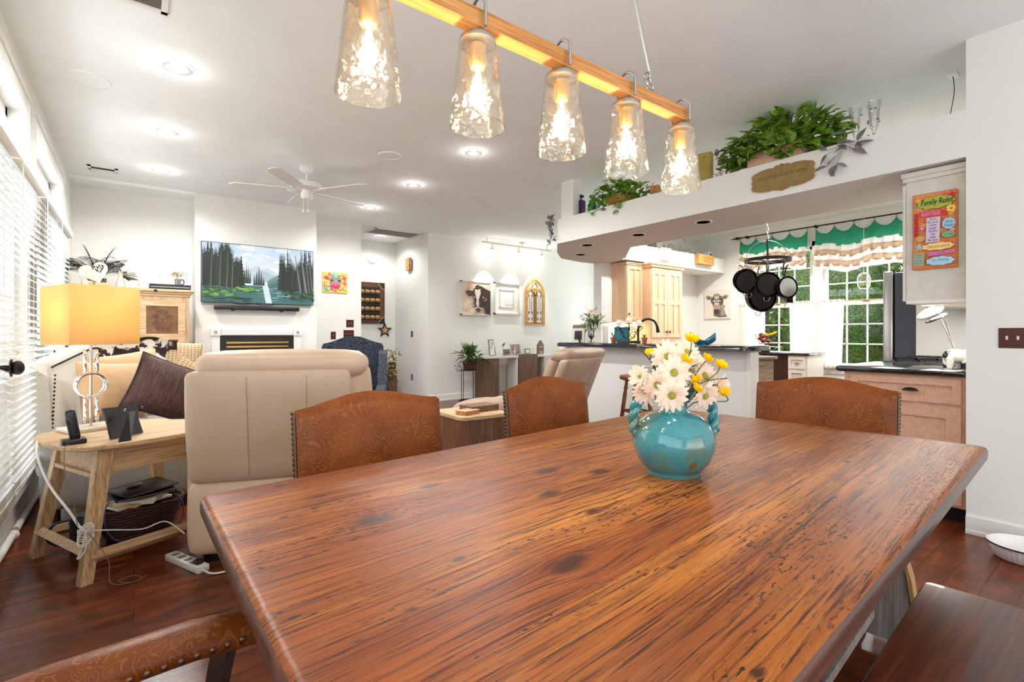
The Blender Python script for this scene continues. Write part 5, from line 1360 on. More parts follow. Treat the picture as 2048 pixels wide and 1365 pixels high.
for a, b in (((-.04, -.04, .115), (.55, -.04, .115)), ((-.04, .55, .115), (.57, .58, .115))):
    m = MB(); m.tube([a, b], [.032, .032], 4); m.build('stretcher', 'side_table_wood', sd_, smooth=0)
m = MB(); m.tube([(-.045, -.04, .14), (-.045, .54, .14)], [.03, .03], 4); m.build('stretcher', 'side_table_wood_z', sd_, smooth=0)
ST = .662
# lamp
lp = thing('table_lamp', 'tall table lamp with rectangular yellow shade and stacked silver rings', 'lamp', (-.20, 3.78, ST), STA)
m = MB(); m.box(-.13, .13, -.09, .09, 0, .022, .004, 1); m.build('base', 'cream_ceramic', lp, smooth=0)
for zc, ori in ((.113, 0), (.259, 1), (.394, 0)):
    for d in (-.027, .027):
        m = MB(); pts = []
        for i in range(36):
            a = 2*PI*i/36; p_ = Vector((math.cos(a)*.068, 0, math.sin(a)*.068))
            ang = math.radians(72) if ori == 0 else math.radians(-10)
            q = Matrix.Rotation(ang, 3, 'Z'); pts.append(q @ (p_+Vector((0, d, 0)))+Vector((0, 0, zc)))
        m.tube(pts, [.0065]*36, 8, loop=True); m.build('ring', 'chrome', lp)
m = MB(); m.cyl((0, 0, .02), (0, 0, .78), .007); m.cyl((0, 0, .79), (0, 0, .86), .008); m.build('stem', 'nickel', lp)
m = MB(); sx, sy, z0, z1 = .165, .195, .497, .828
rr4 = rounded([(-sx, -sy), (sx, -sy), (sx, sy), (-sx, sy)], .006, 2)
m.rings([[(x, y, z) for x, y in rr4] for z in (z0, z1)], cap0=False, cap1=False); m.build('lamp_shade', 'lampshade', lp, smooth=30, solid=.003)
m = MB(); m.box(-sx, sx, -.004, .004, z1-.03, z1-.024); m.box(-.004, .004, -sy, sy, z1-.03, z1-.024); m.build('spider', 'nickel', lp, smooth=0)
m = MB(); m.lathe([(.016, 0), (.02, .03), (.001, .032)], 14, (0, 0, .835), cap1=False); m.build('finial', 'chrome', lp)
m = MB(); m.sphere((.0, 0, .66), (.03, .03, .045)); m.build('bulb', 'frosted', lp)
lamp('table_lamp_glow', 'POINT', (-.20, 3.78, ST+.66), 2.2, (1, .9, .7), shadow_soft_size=.05)
# things on the side table
pf = thing('picture_frame', 'black picture frame seen from the back leaning on its easel stand on the side table', 'picture frame', (-.035, 3.40, ST), STA+.35)
m = MB(); m.M = T(0, 0, .0, rx=-.22); 
o = [(-.085, 0), (.10, 0), (.088, .08), (.10, .17), (.0, .163), (-.10, .17), (-.088, .08)]
m.prism(o, 'xz', -.006, .006); m.build('backing', 'black_plastic', pf, smooth=0)
m = MB(); m.mesh([(-.02, -.04, .135), (.02, -.04, .135), (-.085, -.125, .0), (-.135, -.105, .0), (-.02, -.036, .135), (.02, -.036, .135), (-.085, -.121, .003), (-.135, -.101, .003)], [(0,1,2,3),(7,6,5,4),(0,4,5,1),(1,5,6,2),(2,6,7,3),(3,7,4,0)]); m.build('easel', 'black_metal', pf, smooth=0)
m = MB(); 
for x in (-.045, .055): m.cyl((x, -.041, .145), (x, -.045, .158), .004, None, 6)
m.build('clip', 'steel', pf)
ph = thing('cordless_phone', 'black cordless phone standing in its charging cradle at the table corner', 'telephone', (-.245, 3.335, ST), .2)
m = MB(); m.box(-.045, .05, -.035, .035, 0, .028, .006, 2); m.build('cradle', 'black_plastic', ph, smooth=40)
m = MB(); m.M = T(.01, 0, .02, ry=-.16); soft(m, -.022, .022, -.015, .015, 0, .155, .012, 6); m.build('handset', 'black_plastic', ph, smooth=60)
m = MB(); m.tube(smoothpts([(-.255, 3.30, .668), (-.27, 3.25, .655), (-.262, 3.17, .55), (-.23, 3.13, .42), (-.215, 3.14, .3)], 6), .002, 6)
tag(m.build('phone_cord', 'cable_brown'), 'thin brown cord hanging from the phone cradle over the table edge', 'cord')
# cords
m = MB(); m.tube(smoothpts([(-.40, 3.55, .655), (-.385, 3.42, .60), (-.33, 3.32, .47), (-.25, 3.2, .36), (-.205, 3.16, .28), (-.175, 3.14, .26)], 7), .006, 8)
tag(m.build('lamp_cord', 'cable_white'), 'white cord hanging diagonally beside the side table leg', 'cord')
m = MB(); rr = random.Random(12)
c_ = Vector((-.185, 3.135, .27))
for k in range(5):
    a0 = rr.uniform(0, 6); m.tube([c_+Vector((.03*math.cos(a0+t), .012*math.sin(t*1.3), .035*math.sin(a0+t*1.1)-.01*k)) for t in [6.3*i/18 for i in range(19)]], .003, 6)
m.tube(smoothpts([c_, c_+Vector((.0, 0, -.09)), c_+Vector((-.03, 0, -.13)), c_+Vector((-.01, 0, -.07)), c_], 6), .0035, 6)
m.tube(smoothpts([c_, c_+Vector((.10, .03, -.03)), c_+Vector((.22, .08, -.07)), c_+Vector((.32, .10, -.06)), c_+Vector((.40, .02, -.12))], 6), .0032, 6)
tag(m.build('cord_bundle', 'cable_white'), 'tangled bundle of white cords tied at the side table leg', 'cord')
m = MB(); m.tube(smoothpts([(-.17, 3.13, .25), (-.10, 3.10, .12), (-.09, 3.06, .02), (-.02, 3.04, .005), (.03, 3.07, .004), (.0, 3.12, .004), (-.06, 3.10, .004), (-.03, 3.05, .006), (.02, 3.04, .006), (.05, 3.09, .004)], 8), .002, 6)
tag(m.build('loose_cord', 'cable_brown'), 'thin brown cord curled on the floor under the side table', 'cord')
# basket
bk = thing('wicker_basket', 'dark woven basket stuffed with papers and devices under the side table', 'basket', (.03, 3.76, 0), .3)
m = MB(); 
for k in range(11):
    z = .015+.018*k; r = .135+.06*(k/10)**.8
    pts = [(1.15*r*math.cos(a)*(1+.012*math.sin(12*a+k*PI)), .8*r*math.sin(a)*(1+.012*math.sin(12*a+k*PI)), z+.003*math.sin(9*a)) for a in [2*PI*i/60 for i in range(60)]]
    m.tube(pts, .0105, 6, loop=True)
m.build('weave', 'wicker_dark', bk)
m = MB(); m.lathe([(.135, .004), (.001, .004)], 24, sx=1.15, sy=.8, cap0=False, cap1=False); m.build('bottom', 'wicker_dark', bk)
for k, (mt, nm, lb) in enumerate((('paper', 'magazine', 'pale magazine at the bottom of the pile in the wicker basket'), ('straw', 'notebook', 'tan spiral notebook in the middle of the basket pile'), ('paper', 'paper_stack', 'white papers sticking out of the basket on the right'))):
    o = B(-.15, .15, -.10, .10, 0, .012+.006*k, .001, 1).build('cover', mt, None, smooth=0); t = thing(nm, lb, 'magazine' if k != 1 else 'notebook', (.03+.02*(k-1), 3.75, .205+.016*k), .5+.35*k); t.rotation_euler[1] = -.05*k; o.parent = t
for k, (lb, z, a) in enumerate((('closed dark tablet computer on top of the basket papers', .268, .25), ('dark folio case lying topmost on the basket pile', .292, .55))):
    t = thing('tablet_computer', lb, 'electronics', (.04, 3.70, z), a, 'devices on the basket'); t.rotation_euler[0] = .08
    B(-.15, .15, -.10, .10, 0, .014, .004, 2).build('body', 'black_plastic', t, smooth=40); B(-.14, .14, -.102, -.09, .004, .009).build('edge', 'steel', t, smooth=0)
gl = thing('eyeglasses_case', 'small blue grey glasses case on top of the tablet pile', 'case', (-.0, 3.70, .318), .6)
m = MB(); m.sphere((0, 0, 0), (.05, .018, .010)); m.build('shell', 'frame_grey', gl)
m = MB(); m.tube(smoothpts([(.20, 3.72, .22), (.24, 3.66, .18), (.22, 3.58, .08), (.10, 3.52, .05), (-.05, 3.50, .06), (-.12, 3.55, .12), (-.13, 3.6, .22), (-.11, 3.62, .26)], 7), .0032, 6)
tag(m.build('blue_cable', 'cable_blue'), 'dark blue cable looping around the basket rim', 'cord')
mc = thing('speaker_canister', 'black round canister with blue black cable beside the basket under the table', 'canister', (-.22, 3.66, 0), 0)
m = MB(); m.lathe([(.06, 0), (.065, .01), (.065, .19), (.058, .205), (.001, .207)], 24, cap1=False); m.build('body', 'black_plastic', mc)
m = MB(); m.tube(smoothpts([(-.04, -.05, .2), (-.12, -.05, .19), (-.15, -.05, .12), (-.10, -.05, .07), (-.03, -.055, .1), (.02, -.06, .16), (-.02, -.055, .21), (-.06, -.05, .18)], 8), .007, 8); m.build('cable', 'black_plastic', mc)
ps = thing('power_strip', 'white power strip on the floor behind the recliner', 'power strip', (.22, 3.10, 0), -1.17)
B(-.16, .16, -.03, .03, 0, .035, .006, 2).build('housing', 'cable_white', ps, smooth=30)
for k in range(4): B(-.12+.06*k, -.09+.06*k, -.018, .018, .035, .036).build('socket', 'frame_grey', ps, smooth=0)
B(.09, .13, -.018, .018, .035, .055, .003, 1).build('plug', 'black_plastic', ps, smooth=0)
m = MB(); m.tube(smoothpts([(.27, 2.96, .02), (.31, 2.90, .008), (.37, 2.88, .008), (.42, 2.90, .008), (.50, 2.94, .008)], 6), .005, 8)
o = m.build('power_cord', 'cable_white', ps); o.matrix_parent_inverse = (Matrix.Translation((.22, 3.10, 0)) @ Matrix.Rotation(-1.17, 4, 'Z')).inverted()

# ------------------------------------------------------------------ end table with books between the two chairs
et = thing('end_table', 'walnut drum end table with pale top behind the dining chairs', 'end table', (2.45, 3.80, 0), 0)
m = MB(); ep = rounded([(-.27, -.28), (.22, -.30), (.27, .25), (-.26, .27)], .08, 5)
m.rings([[(x, y, z) for x, y in inset(ep, d)] for z, d in ((.0, .012), (.485, .012))]); m.build('drum', 'walnut_end', et, smooth=40)
m = MB(); m.rings([[(x, y, z) for x, y in inset(ep, d)] for z, d in ((.485, 0), (.512, 0), (.516, .004))]); m.build('top', 'pine_pale', et, smooth=40)
b1 = thing('book', 'orange brown book with white page edges on the end table', 'book', (2.32, 3.66, .516), .25)
B(-.09, .09, -.065, .065, 0, .004).build('back_cover', 'wicker_tan', b1, smooth=0); B(-.09, .09, -.065, .065, .034, .038).build('front_cover', 'maple_pink', b1, smooth=0); B(-.088, .082, -.06, .06, .004, .034).build('pages', 'wicker_tan', b1, smooth=0)
b2 = thing('wooden_box', 'flat brown wooden box at the back of the end table', 'box', (2.52, 3.78, .516), .05)
B(-.15, .15, -.10, .10, 0, .045).build('body', 'walnut_end', b2, smooth=0); B(-.152, .152, -.102, .102, .045, .055).build('lid', 'console_brown', b2, smooth=0)
# ------------------------------------------------------------------ wing chair
wc = thing('wing_chair', 'dark navy damask wing chair against the far wall', 'armchair', (2.12, 5.96, 0), -.45)
m = MB()
def wing(u, v):  # profile of the back
    a = 2*u-1; zt = 1.10+.10*max(0, math.cos(a*PI*.5))**.7; x = a*.36; return x, zt
pts = [(-.37, .40), (-.43, .52), (-.41, .66), (-.38, .80), (-.36, .93), (-.36, 1.06), (-.34, 1.10), (-.25, 1.12), (-.16, 1.155), (-.08, 1.185), (0, 1.19), (.08, 1.185), (.16, 1.155), (.25, 1.12), (.34, 1.10), (.36, 1.06), (.36, .93), (.38, .80), (.41, .66), (.43, .52), (.37, .40)]
m.prism(pts, 'xz', .0, .12); m.build('back', 'navy_damask', wc, smooth=30)
for s_ in (-1, 1):
    m = MB(); m.prism([(.0, .30), (.0, 1.02), (-.12, .98), (-.22, .80), (-.30, .62), (-.62, .60), (-.66, .56), (-.66, .30)], 'yz', s_*.36-.05, s_*.36+.05); m.build('wing_arm', 'navy_damask', wc, smooth=30)
m = MB(); soft(m, -.31, .31, -.66, .02, .28, .52, .06, 8, .02); m.build('seat', 'navy_damask', wc)
for x in (-.33, .33):
    for y in (-.58, .06): m = MB(); m.cyl((x, y, 0), (x, y, .30), .018, .03); m.build('leg', 'dark_wood', wc)

# ------------------------------------------------------------------ plant stand and console
pst = thing('plant_stand', 'thin black wire plant stand with round base and top', 'plant stand', (4.80, 7.55, 0), 0)
def ringtube(m, r, z, th, seg=36, c=(0, 0)): m.tube([(c[0]+r*math.cos(a), c[1]+r*math.sin(a), z) for a in [2*PI*i/seg for i in range(seg)]], [th]*seg, 8, loop=True)
m = MB(); ringtube(m, .165, .012, .012); m.build('base_ring', 'black_metal', pst)
m = MB(); ringtube(m, .155, .565, .006); m.build('top_ring', 'black_metal', pst)
for a in (.4, 1.97, 3.54, 5.11): m = MB(); m.cyl((.155*math.cos(a), .155*math.sin(a), .01), (.155*math.cos(a), .155*math.sin(a), .57), .006); m.build('upright', 'black_metal', pst)
m = MB(); m.cyl((0, 0, .556), (0, 0, .566), .152, None, 30); m.build('shelf', 'frame_grey', pst)
pp = thing('potted_plant', 'bushy green and variegated house plant on the wire stand', 'plant', (4.80, 7.50, .567), 0)
m = MB(); m.lathe([(.085, 0), (.115, .02), (.13, .16), (.125, .16), (.11, .03)], 24); m.build('pot', 'wicker_dark', pp)
m = MB(); rr = random.Random(15)
for k in range(150):
    a = rr.uniform(0, 2*PI); r = rr.uniform(.0, .25)*(1 if rr.random() < .6 else .6); e = rr.uniform(-.2, 1.4); p_ = Vector((r*math.cos(a), r*math.sin(a)*.8, .14+.26*rr.random()*(1.2-r*2)))
    leaf(m, p_, Vector((math.cos(a), math.sin(a), e)), UPV, rr.uniform(.08, .15), rr.uniform(.035, .06), .2, .5, 5)
for k in range(12):
    a = rr.uniform(0, 2*PI); leaf(m, Vector((.05*math.cos(a), .05*math.sin(a), .2)), Vector((math.cos(a)*.3, math.sin(a)*.3, 1)), UPV, rr.uniform(.25, .36), .055, .15, .12, 6)
for k in range(14):
    a = rr.uniform(-1.2, .5); leaf(m, Vector((.10, 0, .2)), Vector((math.cos(a), math.sin(a), .25)), UPV, rr.uniform(.28, .42), .04, .15, .6, 6)
m.build('foliage', 'plant_leaf', pp)
m = MB()
for k in range(26):
    c_ = Vector((rr.gauss(-.24, .05), rr.gauss(-.03, .04), rr.uniform(.0, .22))); leaf(m, c_, Vector((rr.uniform(-1, 1), rr.uniform(-1, 1), rr.uniform(-.5, 1))), UPV, .05, .028, .2)
m.build('dusty_miller', 'dusty_leaf', pp)
cs = thing('console_table', 'long white waterfall console with brown wooden block legs', 'console table', (5.0, 7.70, 0), 0)
B(.12, 1.9, -.15, .17, .755, .80).build('top', 'white_gloss', cs, smooth=0)
B(.16, .50, -.13, .15, 0, .752).build('block_leg', 'console_brown', cs, smooth=0)
B(.96, 1.44, -.16, .15, 0, .812).build('block_leg', 'console_brown', cs, smooth=0)
B(.915, .94, -.15, .15, 0, .755).build('white_end', 'white_gloss', cs, smooth=0)
B(1.62, 1.86, -.15, .15, 0, .755).build('end_panel', 'frame_white', cs, smooth=0)
def pframe(name, label, x, z0, w, h, fmat, colors, y=7.66, rz=0, lean=.12, border=.02, cat='picture frame', seed=1, blk=False):
    t = thing(name, label, cat, (x, y, z0), rz)
    m = MB(); m.M = T(rx=-lean); m.box(-w/2, w/2, 0, .014, 0, h, .002, 1); m.build('frame', fmat, t, smooth=0)
    p = Pic(.0004); rr = random.Random(seed); iw, ih = w/2-border, h/2-border; p.rect(-iw, iw, -ih, ih, colors[0])
    for k in range(14): p.ell(rr.uniform(-iw*.7, iw*.7), rr.uniform(-ih*.7, ih*.7), rr.uniform(.1, .3)*iw, rr.uniform(.1, .3)*ih, rr.choice(colors), rr.uniform(0, 3), 8)
    o = p.build('photo', 'paint', t, tuple(T(rx=-lean) @ Vector((0, -.0005, h/2))), (-lean, 0, 0)); return t
pframe('picture_frame', 'large silver framed photo leaning at an angle on the console left end', 5.42, .80, .26, .31, 'frame_grey', [(226,224,220), (200,200,198), (150,150,150)], rz=.55, seed=3)
pframe('picture_frame', 'small silver frame behind the large leaning one', 5.58, .80, .12, .17, 'frame_grey', [(214,218,214), (180,186,184)], rz=.9, y=7.78, seed=4)
pframe('picture_frame', 'small brown and pink frame with a dark couple photo on the console', 5.76, .80, .17, .12, 'frame_grey', [(60,54,52), (130,110,100), (190,170,150)], seed=5, border=.035)
pframe('photo_block', 'frameless colour photo of several people behind the brown block leg', 6.02, .812, .26, .21, 'frame_white', [(150,130,124), (196,170,156), (110,80,80), (226,216,206), (96,96,120)], seed=6, border=.012, cat='photograph', y=7.72)
pframe('picture_frame', 'small grey square frame with pale green heart card', 6.28, .812, .14, .11, 'frame_grey', [(220,232,222), (234,238,232)], seed=7, border=.02)
pframe('glass_block_frame', 'clear pale frame between the grey frame and the house sign', 6.46, .812, .11, .13, 'frame_white', [(222,222,216), (232,232,226)], seed=8, border=.01)
hs = thing('house_sign', 'grey house shaped wooden block with white words on the console', 'sign', (6.64, 7.68, .80), 0)
m = MB(); m.prism([(-.075, 0), (.085, 0), (.085, .19), (.005, .29), (-.075, .19)], 'xz', 0, .04); m.build('block', 'console_brown', hs, smooth=0)
p = Pic(); p.text('HOME', .036, .005, .15, (232,228,220)); p.text('SWEET', .03, .005, .05, (232,228,220)); p.text('HOME', .03, .02, .02, (232,228,220)); p.build('lettering', 'paint', hs, (0, -.0005, 0))
for (x, lb) in ((5.66, 'small grey leafy sprig ornament beside the leaning frames'),):
    t = thing('leaf_ornament', lb, 'ornament', (x, 7.62, .80), 0); m = MB(); m.cyl((0, 0, 0), (-.05, 0, .22), .003); m.lathe([(.04, 0), (.04, .01), (.001, .012)], 14, cap1=False); m.build('stem', 'frame_grey', t)
    m = MB(); leaf(m, Vector((-.04, 0, .17)), Vector((.6, 0, 1)), Vector((0, 1, 0)), .10, .05); leaf(m, Vector((-.02, 0, .06)), Vector((1, 0, .3)), Vector((0, 1, 0)), .08, .04); m.build('leaves', 'dusty_leaf', t)
# pet dish at the right wall
pd = thing('pet_dish', 'white fluted oval ceramic dish with navy rim on the floor by the wall', 'dish', (3.80, .425, 0), .15)
m = MB(); sg = 72
def fl(r, z, k): return [(r*1.0*math.cos(a)*(1+k*math.cos(36*a)), r*1.0*math.sin(a)*(1+k*math.cos(36*a)), z) for a in [2*PI*i/144 for i in range(144)]]
m.rings([fl(.001, .001, 0), fl(.10, 0, .0), fl(.118, .01, .012), fl(.138, .065, .014), fl(.142, .074, 0), fl(.149, .080, 0), fl(.149, .087, 0), fl(.138, .087, 0), fl(.128, .06, 0), fl(.112, .016, 0), fl(.001, .012, 0)], cap0=False, cap1=False); m.build('dish', 'white_ceramic', pd, smooth=50)
m = MB(); m.rings([fl(.1495, .0795, 0), fl(.1502, .083, 0), fl(.1495, .0875, 0)], cap0=False, cap1=False); m.build('rim_band', 'navy_paint', pd)
# ------------------------------------------------------------------ bar
bar = thing('bar_counter', 'long black granite bar top on the white knee wall', 'counter', (4.70, 3.6, 0), 0)
m = MB(); q = rounded([(-.27, -1.33), (.25, -1.33), (.25, 1.30), (-.27, 1.22)], .06)
m.rings([[(x, y, z) for x, y in inset(q, d)] for z, d in ((1.052, .012), (1.062, 0), (1.095, 0), (1.105, .008), (1.107, .02))]); m.build('slab', 'granite', bar, smooth=40)
lc = thing('sink_cabinet', 'maple sink cabinet with tan counter edge behind the bar', 'cabinet', (4.745, 2.44, 0), 0)
B(0, .60, .02, 2.4, .10, .945).build('body', 'maple', lc, smooth=0); B(0, .605, .0, .02, .0, .945).build('end_panel', 'greywash', lc, smooth=0)
m = MB(); m.box(-.0, .645, -.03, 2.4, .947, .985, .012, 3); m.build('counter_edge', 'console_brown', lc, smooth=40)
def cab_door(m, a, b, z0, z1, y, rail=.055, d=.02):
    m.box(a, a+rail, y-d, y, z0, z1); m.box(b-rail, b, y-d, y, z0, z1); m.box(a+rail, b-rail, y-d, y, z0, z0+rail); m.box(a+rail, b-rail, y-d, y, z1-rail, z1); m.box(a+rail, b-rail, y-d*.15, y, z0+rail, z1-rail)
# tall pantry and upper cabinet on the far kitchen wall
pa = thing('pantry_cabinet', 'tall maple pantry cabinet with four panelled doors', 'cabinet', (6.28, 4.70, 0), 0)
B(0, .82, .0, .42, .10, 2.25).build('body', 'maple', pa, smooth=0)
m = MB(); m.box(-.02, .84, -.04, .42, 2.25, 2.285); m.box(-.035, .855, -.055, .42, 2.285, 2.322, .006, 1); m.build('crown', 'maple', pa, smooth=0)
for a, b in ((.015, .405), (.415, .805)):
    for z0, z1, nm in ((1.16, 2.24, 'door'), (.12, 1.10, 'door')):
        m = MB(); c_ = (a+b)/2
        for (p0, p1) in ((a, a+.07), (b-.07, b), (c_-.03, c_+.03)): m.box(p0, p1, -.022, 0, z0, z1)
        mids = [z0, z1-.10] + ([1.68] if z0 > 1 else [.6])
        for z in mids: m.box(a+.002, b-.002, -.0212, -.001, z+.001, z+(.099 if z > 1.9 else .07))
        m.box(a+.003, b-.003, -.009, -.002, z0+.003, z1-.003); d = m.build(nm, 'maple', pa, smooth=0)
        m = MB(); xk = b-.035 if a < .1 else a+.035; zk = 1.25 if z0 > 1 else 1.04; m.sphere((xk, -.04, zk), (.014, .014, .014)); m.tube([(xk-.02, -.04, zk-.02), (xk+.02, -.04, zk+.02)], .004, 5); m.tube([(xk-.02, -.04, zk+.02), (xk+.02, -.04, zk-.02)], .004, 5); m.build('knob', 'iron', d)
ua = thing('wall_cabinet', 'maple upper cabinet with single door beside the pantry', 'cabinet', (5.90, 4.86, 0), 0)
B(0, .385, 0, .268, 1.42, 2.27).build('body', 'maple', ua, smooth=0)
m = MB(); m.box(-.02, .385, -.03, .265, 2.27, 2.29); m.box(-.03, .385, -.045, .265, 2.29, 2.308, .005, 1); m.build('crown', 'maple', ua, smooth=0)
m = MB(); cab_door(m, .01, .375, 1.43, 2.26, 0); m.box(.18, .21, -.019, -.001, 1.44, 2.25); d = m.build('door', 'maple', ua, smooth=0)
m = MB(); m.sphere((.04, -.035, 1.52), .014); m.tube([(.02, -.035, 1.50), (.06, -.035, 1.54)], .004, 5); m.build('knob', 'iron', d)
lamp('under_cabinet_light', 'AREA', (6.08, 5.0, 1.41), 2.2, (1, .72, .38), (0, 0, 0), shape='RECTANGLE', size=.34, size_y=.08)
bc = thing('back_counter', 'maple base cabinet with dark counter under the upper cabinet', 'cabinet', (5.90, 4.50, 0), 0)
B(0, .375, .03, .628, .10, .925).build('body', 'maple', bc, smooth=0); B(-.02, .377, 0, .628, .93, .97, .008, 2).build('counter', 'granite', bc, smooth=40)

# ------------------------------------------------------------------ window-side buffet
bf = thing('kitchen_desk', 'grey painted base unit with black top and dark knee space under the window', 'cabinet', (7.78, 3.05, 0), 0)
B(0, .6, .0, 1.3, .895, .935, .01, 2).build('top', 'granite', bf, smooth=40)
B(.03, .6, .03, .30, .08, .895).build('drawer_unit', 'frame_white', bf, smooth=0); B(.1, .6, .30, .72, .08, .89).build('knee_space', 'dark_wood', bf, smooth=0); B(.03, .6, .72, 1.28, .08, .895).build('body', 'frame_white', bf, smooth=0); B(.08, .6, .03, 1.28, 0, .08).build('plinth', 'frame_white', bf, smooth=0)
m = MB(); m.M = T(.03, .03, 0, rz=-PI/2) @ Matrix.Diagonal((-1, 1, 1, 1)); cab_door(m, .02, .26, .70, .87, 0, .035); d = m.build('drawer', 'frame_white', bf, smooth=0)
m = MB(); m.sphere((-.0, .17, .79), (.02, .035, .012)); m.build('pull', 'steel', d)
m = MB(); m.M = T(.03, .03, 0, rz=-PI/2) @ Matrix.Diagonal((-1, 1, 1, 1)); cab_door(m, .02, .26, .12, .68, 0, .045); m.build('door', 'frame_white', bf, smooth=0)
fb = thing('fruit_basket', 'two tier wire basket over a wide dark bowl on the window unit', 'basket', (8.0, 3.78, .935), 0)
m = MB(); m.lathe([(.06, 0), (.07, .008), (.15, .05), (.19, .07), (.24, .075), (.24, .08), (.18, .078), (.13, .05), (.05, .012), (.001, .01)], 30, cap1=False); m.build('bowl', 'navy_paint', fb)
m = MB()
for z, r in ((.13, .09), (.17, .12), (.21, .14), (.25, .155), (.275, .16)): ringtube(m, r, z, .003, 28)
for k in range(12): a = 2*PI*k/12; m.tube([(.08*math.cos(a), .08*math.sin(a), .11), (.12*math.cos(a), .12*math.sin(a), .17), (.16*math.cos(a), .16*math.sin(a), .275)], .002, 4)
m.cyl((0, 0, .06), (0, 0, .12), .012); m.build('wire_basket', 'black_metal', fb)
rr = random.Random(6)
for k, (dx, dy, dz, mt, nm) in enumerate(((-.03, .02, .17, 'red_fruit', 'apple'), (-.05, -.05, .18, 'red_fruit', 'apple'), (.03, -.04, .17, 'red_fruit', 'apple'), (-.02, .07, .21, 'red_fruit', 'apple'), (-.06, 0, .245, 'red_fruit', 'apple'))):
    t = thing(nm, ('red apple at the front of the wire basket', 'red apple at the right of the wire basket', 'red apple at the back right of the wire basket', 'red apple at the left of the wire basket', 'red apple topmost in the wire basket')[k], 'fruit', (8.0+dx, 3.78+dy, .935+dz), 0, 'red apples in the wire basket'); m = MB(); m.sphere((0, 0, 0), (.036, .036, .033), 12, 8); m.build('flesh', mt, t); m = MB(); m.cyl((0, 0, .03), (.004, 0, .045), .002); m.build('stem', 'bark', t)
t = thing('banana_bunch', 'yellow bananas lying on top of the wire basket', 'fruit', (7.98, 3.72, 1.20), 0)
for k in range(3): m = MB(); m.tube(smoothpts([(-.02+.02*k, .05, .03), (-.04+.02*k, 0, .0), (-.03+.02*k, -.07, .015), (-.01+.02*k, -.12, .055)], 4), [.008]*3+[.016]*7+[.012]*2+[.006], 8); m.build('banana', 'petal_yellow', t)
t = thing('green_pepper', 'small green fruit beside the bananas', 'fruit', (7.98, 3.83, 1.20), 0); m = MB(); m.sphere((0, 0, 0), (.035, .04, .035)); m.build('flesh', 'plant_leaf', t); m = MB(); m.cyl((0, 0, .03), (0, 0, .05), .004); m.build('stem', 'stem_green', t)

# ------------------------------------------------------------------ curtains
rod = thing('curtain_rod', 'long dark curtain rod with spear finial above the kitchen windows', 'curtain rod', (XW-.08, 3.2, 2.915), 0)
m = MB(); m.cyl((0, -1.3, 0), (0, 1.25, 0), .010); m.build('rod', 'iron', rod)
m = MB(); m.M = T(0, 1.25, 0, rx=-PI/2); m.lathe([(.01, 0), (.018, .01), (.01, .02), (.028, .06), (.014, .10), (.002, .19)], 12); m.build('finial', 'iron', rod)
for y in (1.15, .05, -1.2): B(-.008, .08, y-.012, y+.012, -.02, .02).build('bracket', 'iron', rod, smooth=0)
def valance(name, label, y0, y1, drops, teal0, teal1, seed):
    t = thing(name, label, 'curtain', (XW-.08, y0, 2.91), 0); rr = random.Random(seed); L = y1-y0
    def topz(u):
        s_ = u*drops; f = s_-int(s_); return -.035-.10*4*f*(1-f)
    def teal(u, v): z = topz(u)*(1-v)+(-teal0-.03*math.sin(u*9+seed))*v; return (-.03*v+.015*math.sin(u*drops*2*PI), u*L, z)
    m = MB(); m.grid(teal, 60, 6); m.build('teal_band', 'teal_valance', t, solid=.004, smooth=80)
    ph = [rr.uniform(0, 6) for _ in range(6)]
    n_t = 5
    for k in range(n_t):
        za = teal0+(teal1-teal0)*k/n_t-.02; zb = teal0+(teal1-teal0)*(k+1)/n_t
        def ruf(u, v, k=k, za=za, zb=zb):
            amp = .012+.02*v
            return (-.035-.012*k*0-.02*v+amp*math.sin(u*L*48+ph[k]), u*L, -(za+(zb-za)*v)-.03*math.sin(u*9+seed)+.012*math.sin(u*L*14+ph[k]))
        m = MB(); m.grid(ruf, 150, 4); m.build('ruffle', 'sheer_tan' if k % 2 else 'white_linen', t, solid=.003, smooth=80)
    m = MB()
    for k in range(drops+1): ya = L*k/drops; m.tube([(0, ya+.012*math.cos(a), -.002+.016*math.sin(a)) for a in [2*PI*i/10 for i in range(10)]], .0025, 5, loop=True); m.cyl((0, ya, -.015), (0, ya, -.05), .003)
    m.build('clips', 'iron', t)
valance('window_valance', 'teal and white ruffled valance over the left kitchen window', 3.36, 4.46, 4, .30, .62, 1)
valance('window_valance', 'teal and white ruffled valance over the right kitchen window', 1.95, 3.24, 5, .33, .72, 2)
def cafe(label, y0, y1, z1, z0, n_, seed):
    t = thing('cafe_curtain', label, 'curtain', (XW-.05, y0, z1), 0); L = y1-y0; rr = random.Random(seed); ph = rr.uniform(0, 6)
    def f(u, v): return (.018*math.sin(u*n_*2*PI+ph)*(.5+.6*v)-.01, L*(u*(1-.04*v)+.02*v)+.03*v*math.sin(ph+u*4), -(z1-z0)*v-.012*math.sin(u*n_*PI)*v)
    m = MB(); m.grid(f, 70, 14); m.build('panel', 'sheer', t, solid=.002, smooth=80)
    m = MB(); m.grid(lambda u, v: (.018*math.sin(u*n_*2*PI+ph)-.012, L*u, .025-.04*v+.006*math.sin(u*60)), 70, 3); m.build('ruffled_heading', 'white_linen', t, solid=.003, smooth=80)
    for vv in (.38, .72): m = MB(); m.tube([tuple(Vector(f(i/50, vv))+Vector((-.004, 0, 0))) for i in range(51)], .003, 4); m.build('hem', 'white_linen', t)
cafe('sheer white cafe curtain at the far left of the kitchen windows', 4.05, 4.48, 1.72, .72, 5, 1)
cafe('sheer white cafe curtain left of the middle window post', 3.26, 3.64, 1.72, .70, 4, 2)
cafe('sheer white cafe curtain right of the middle window post', 2.86, 3.22, 1.72, .68, 4, 3)
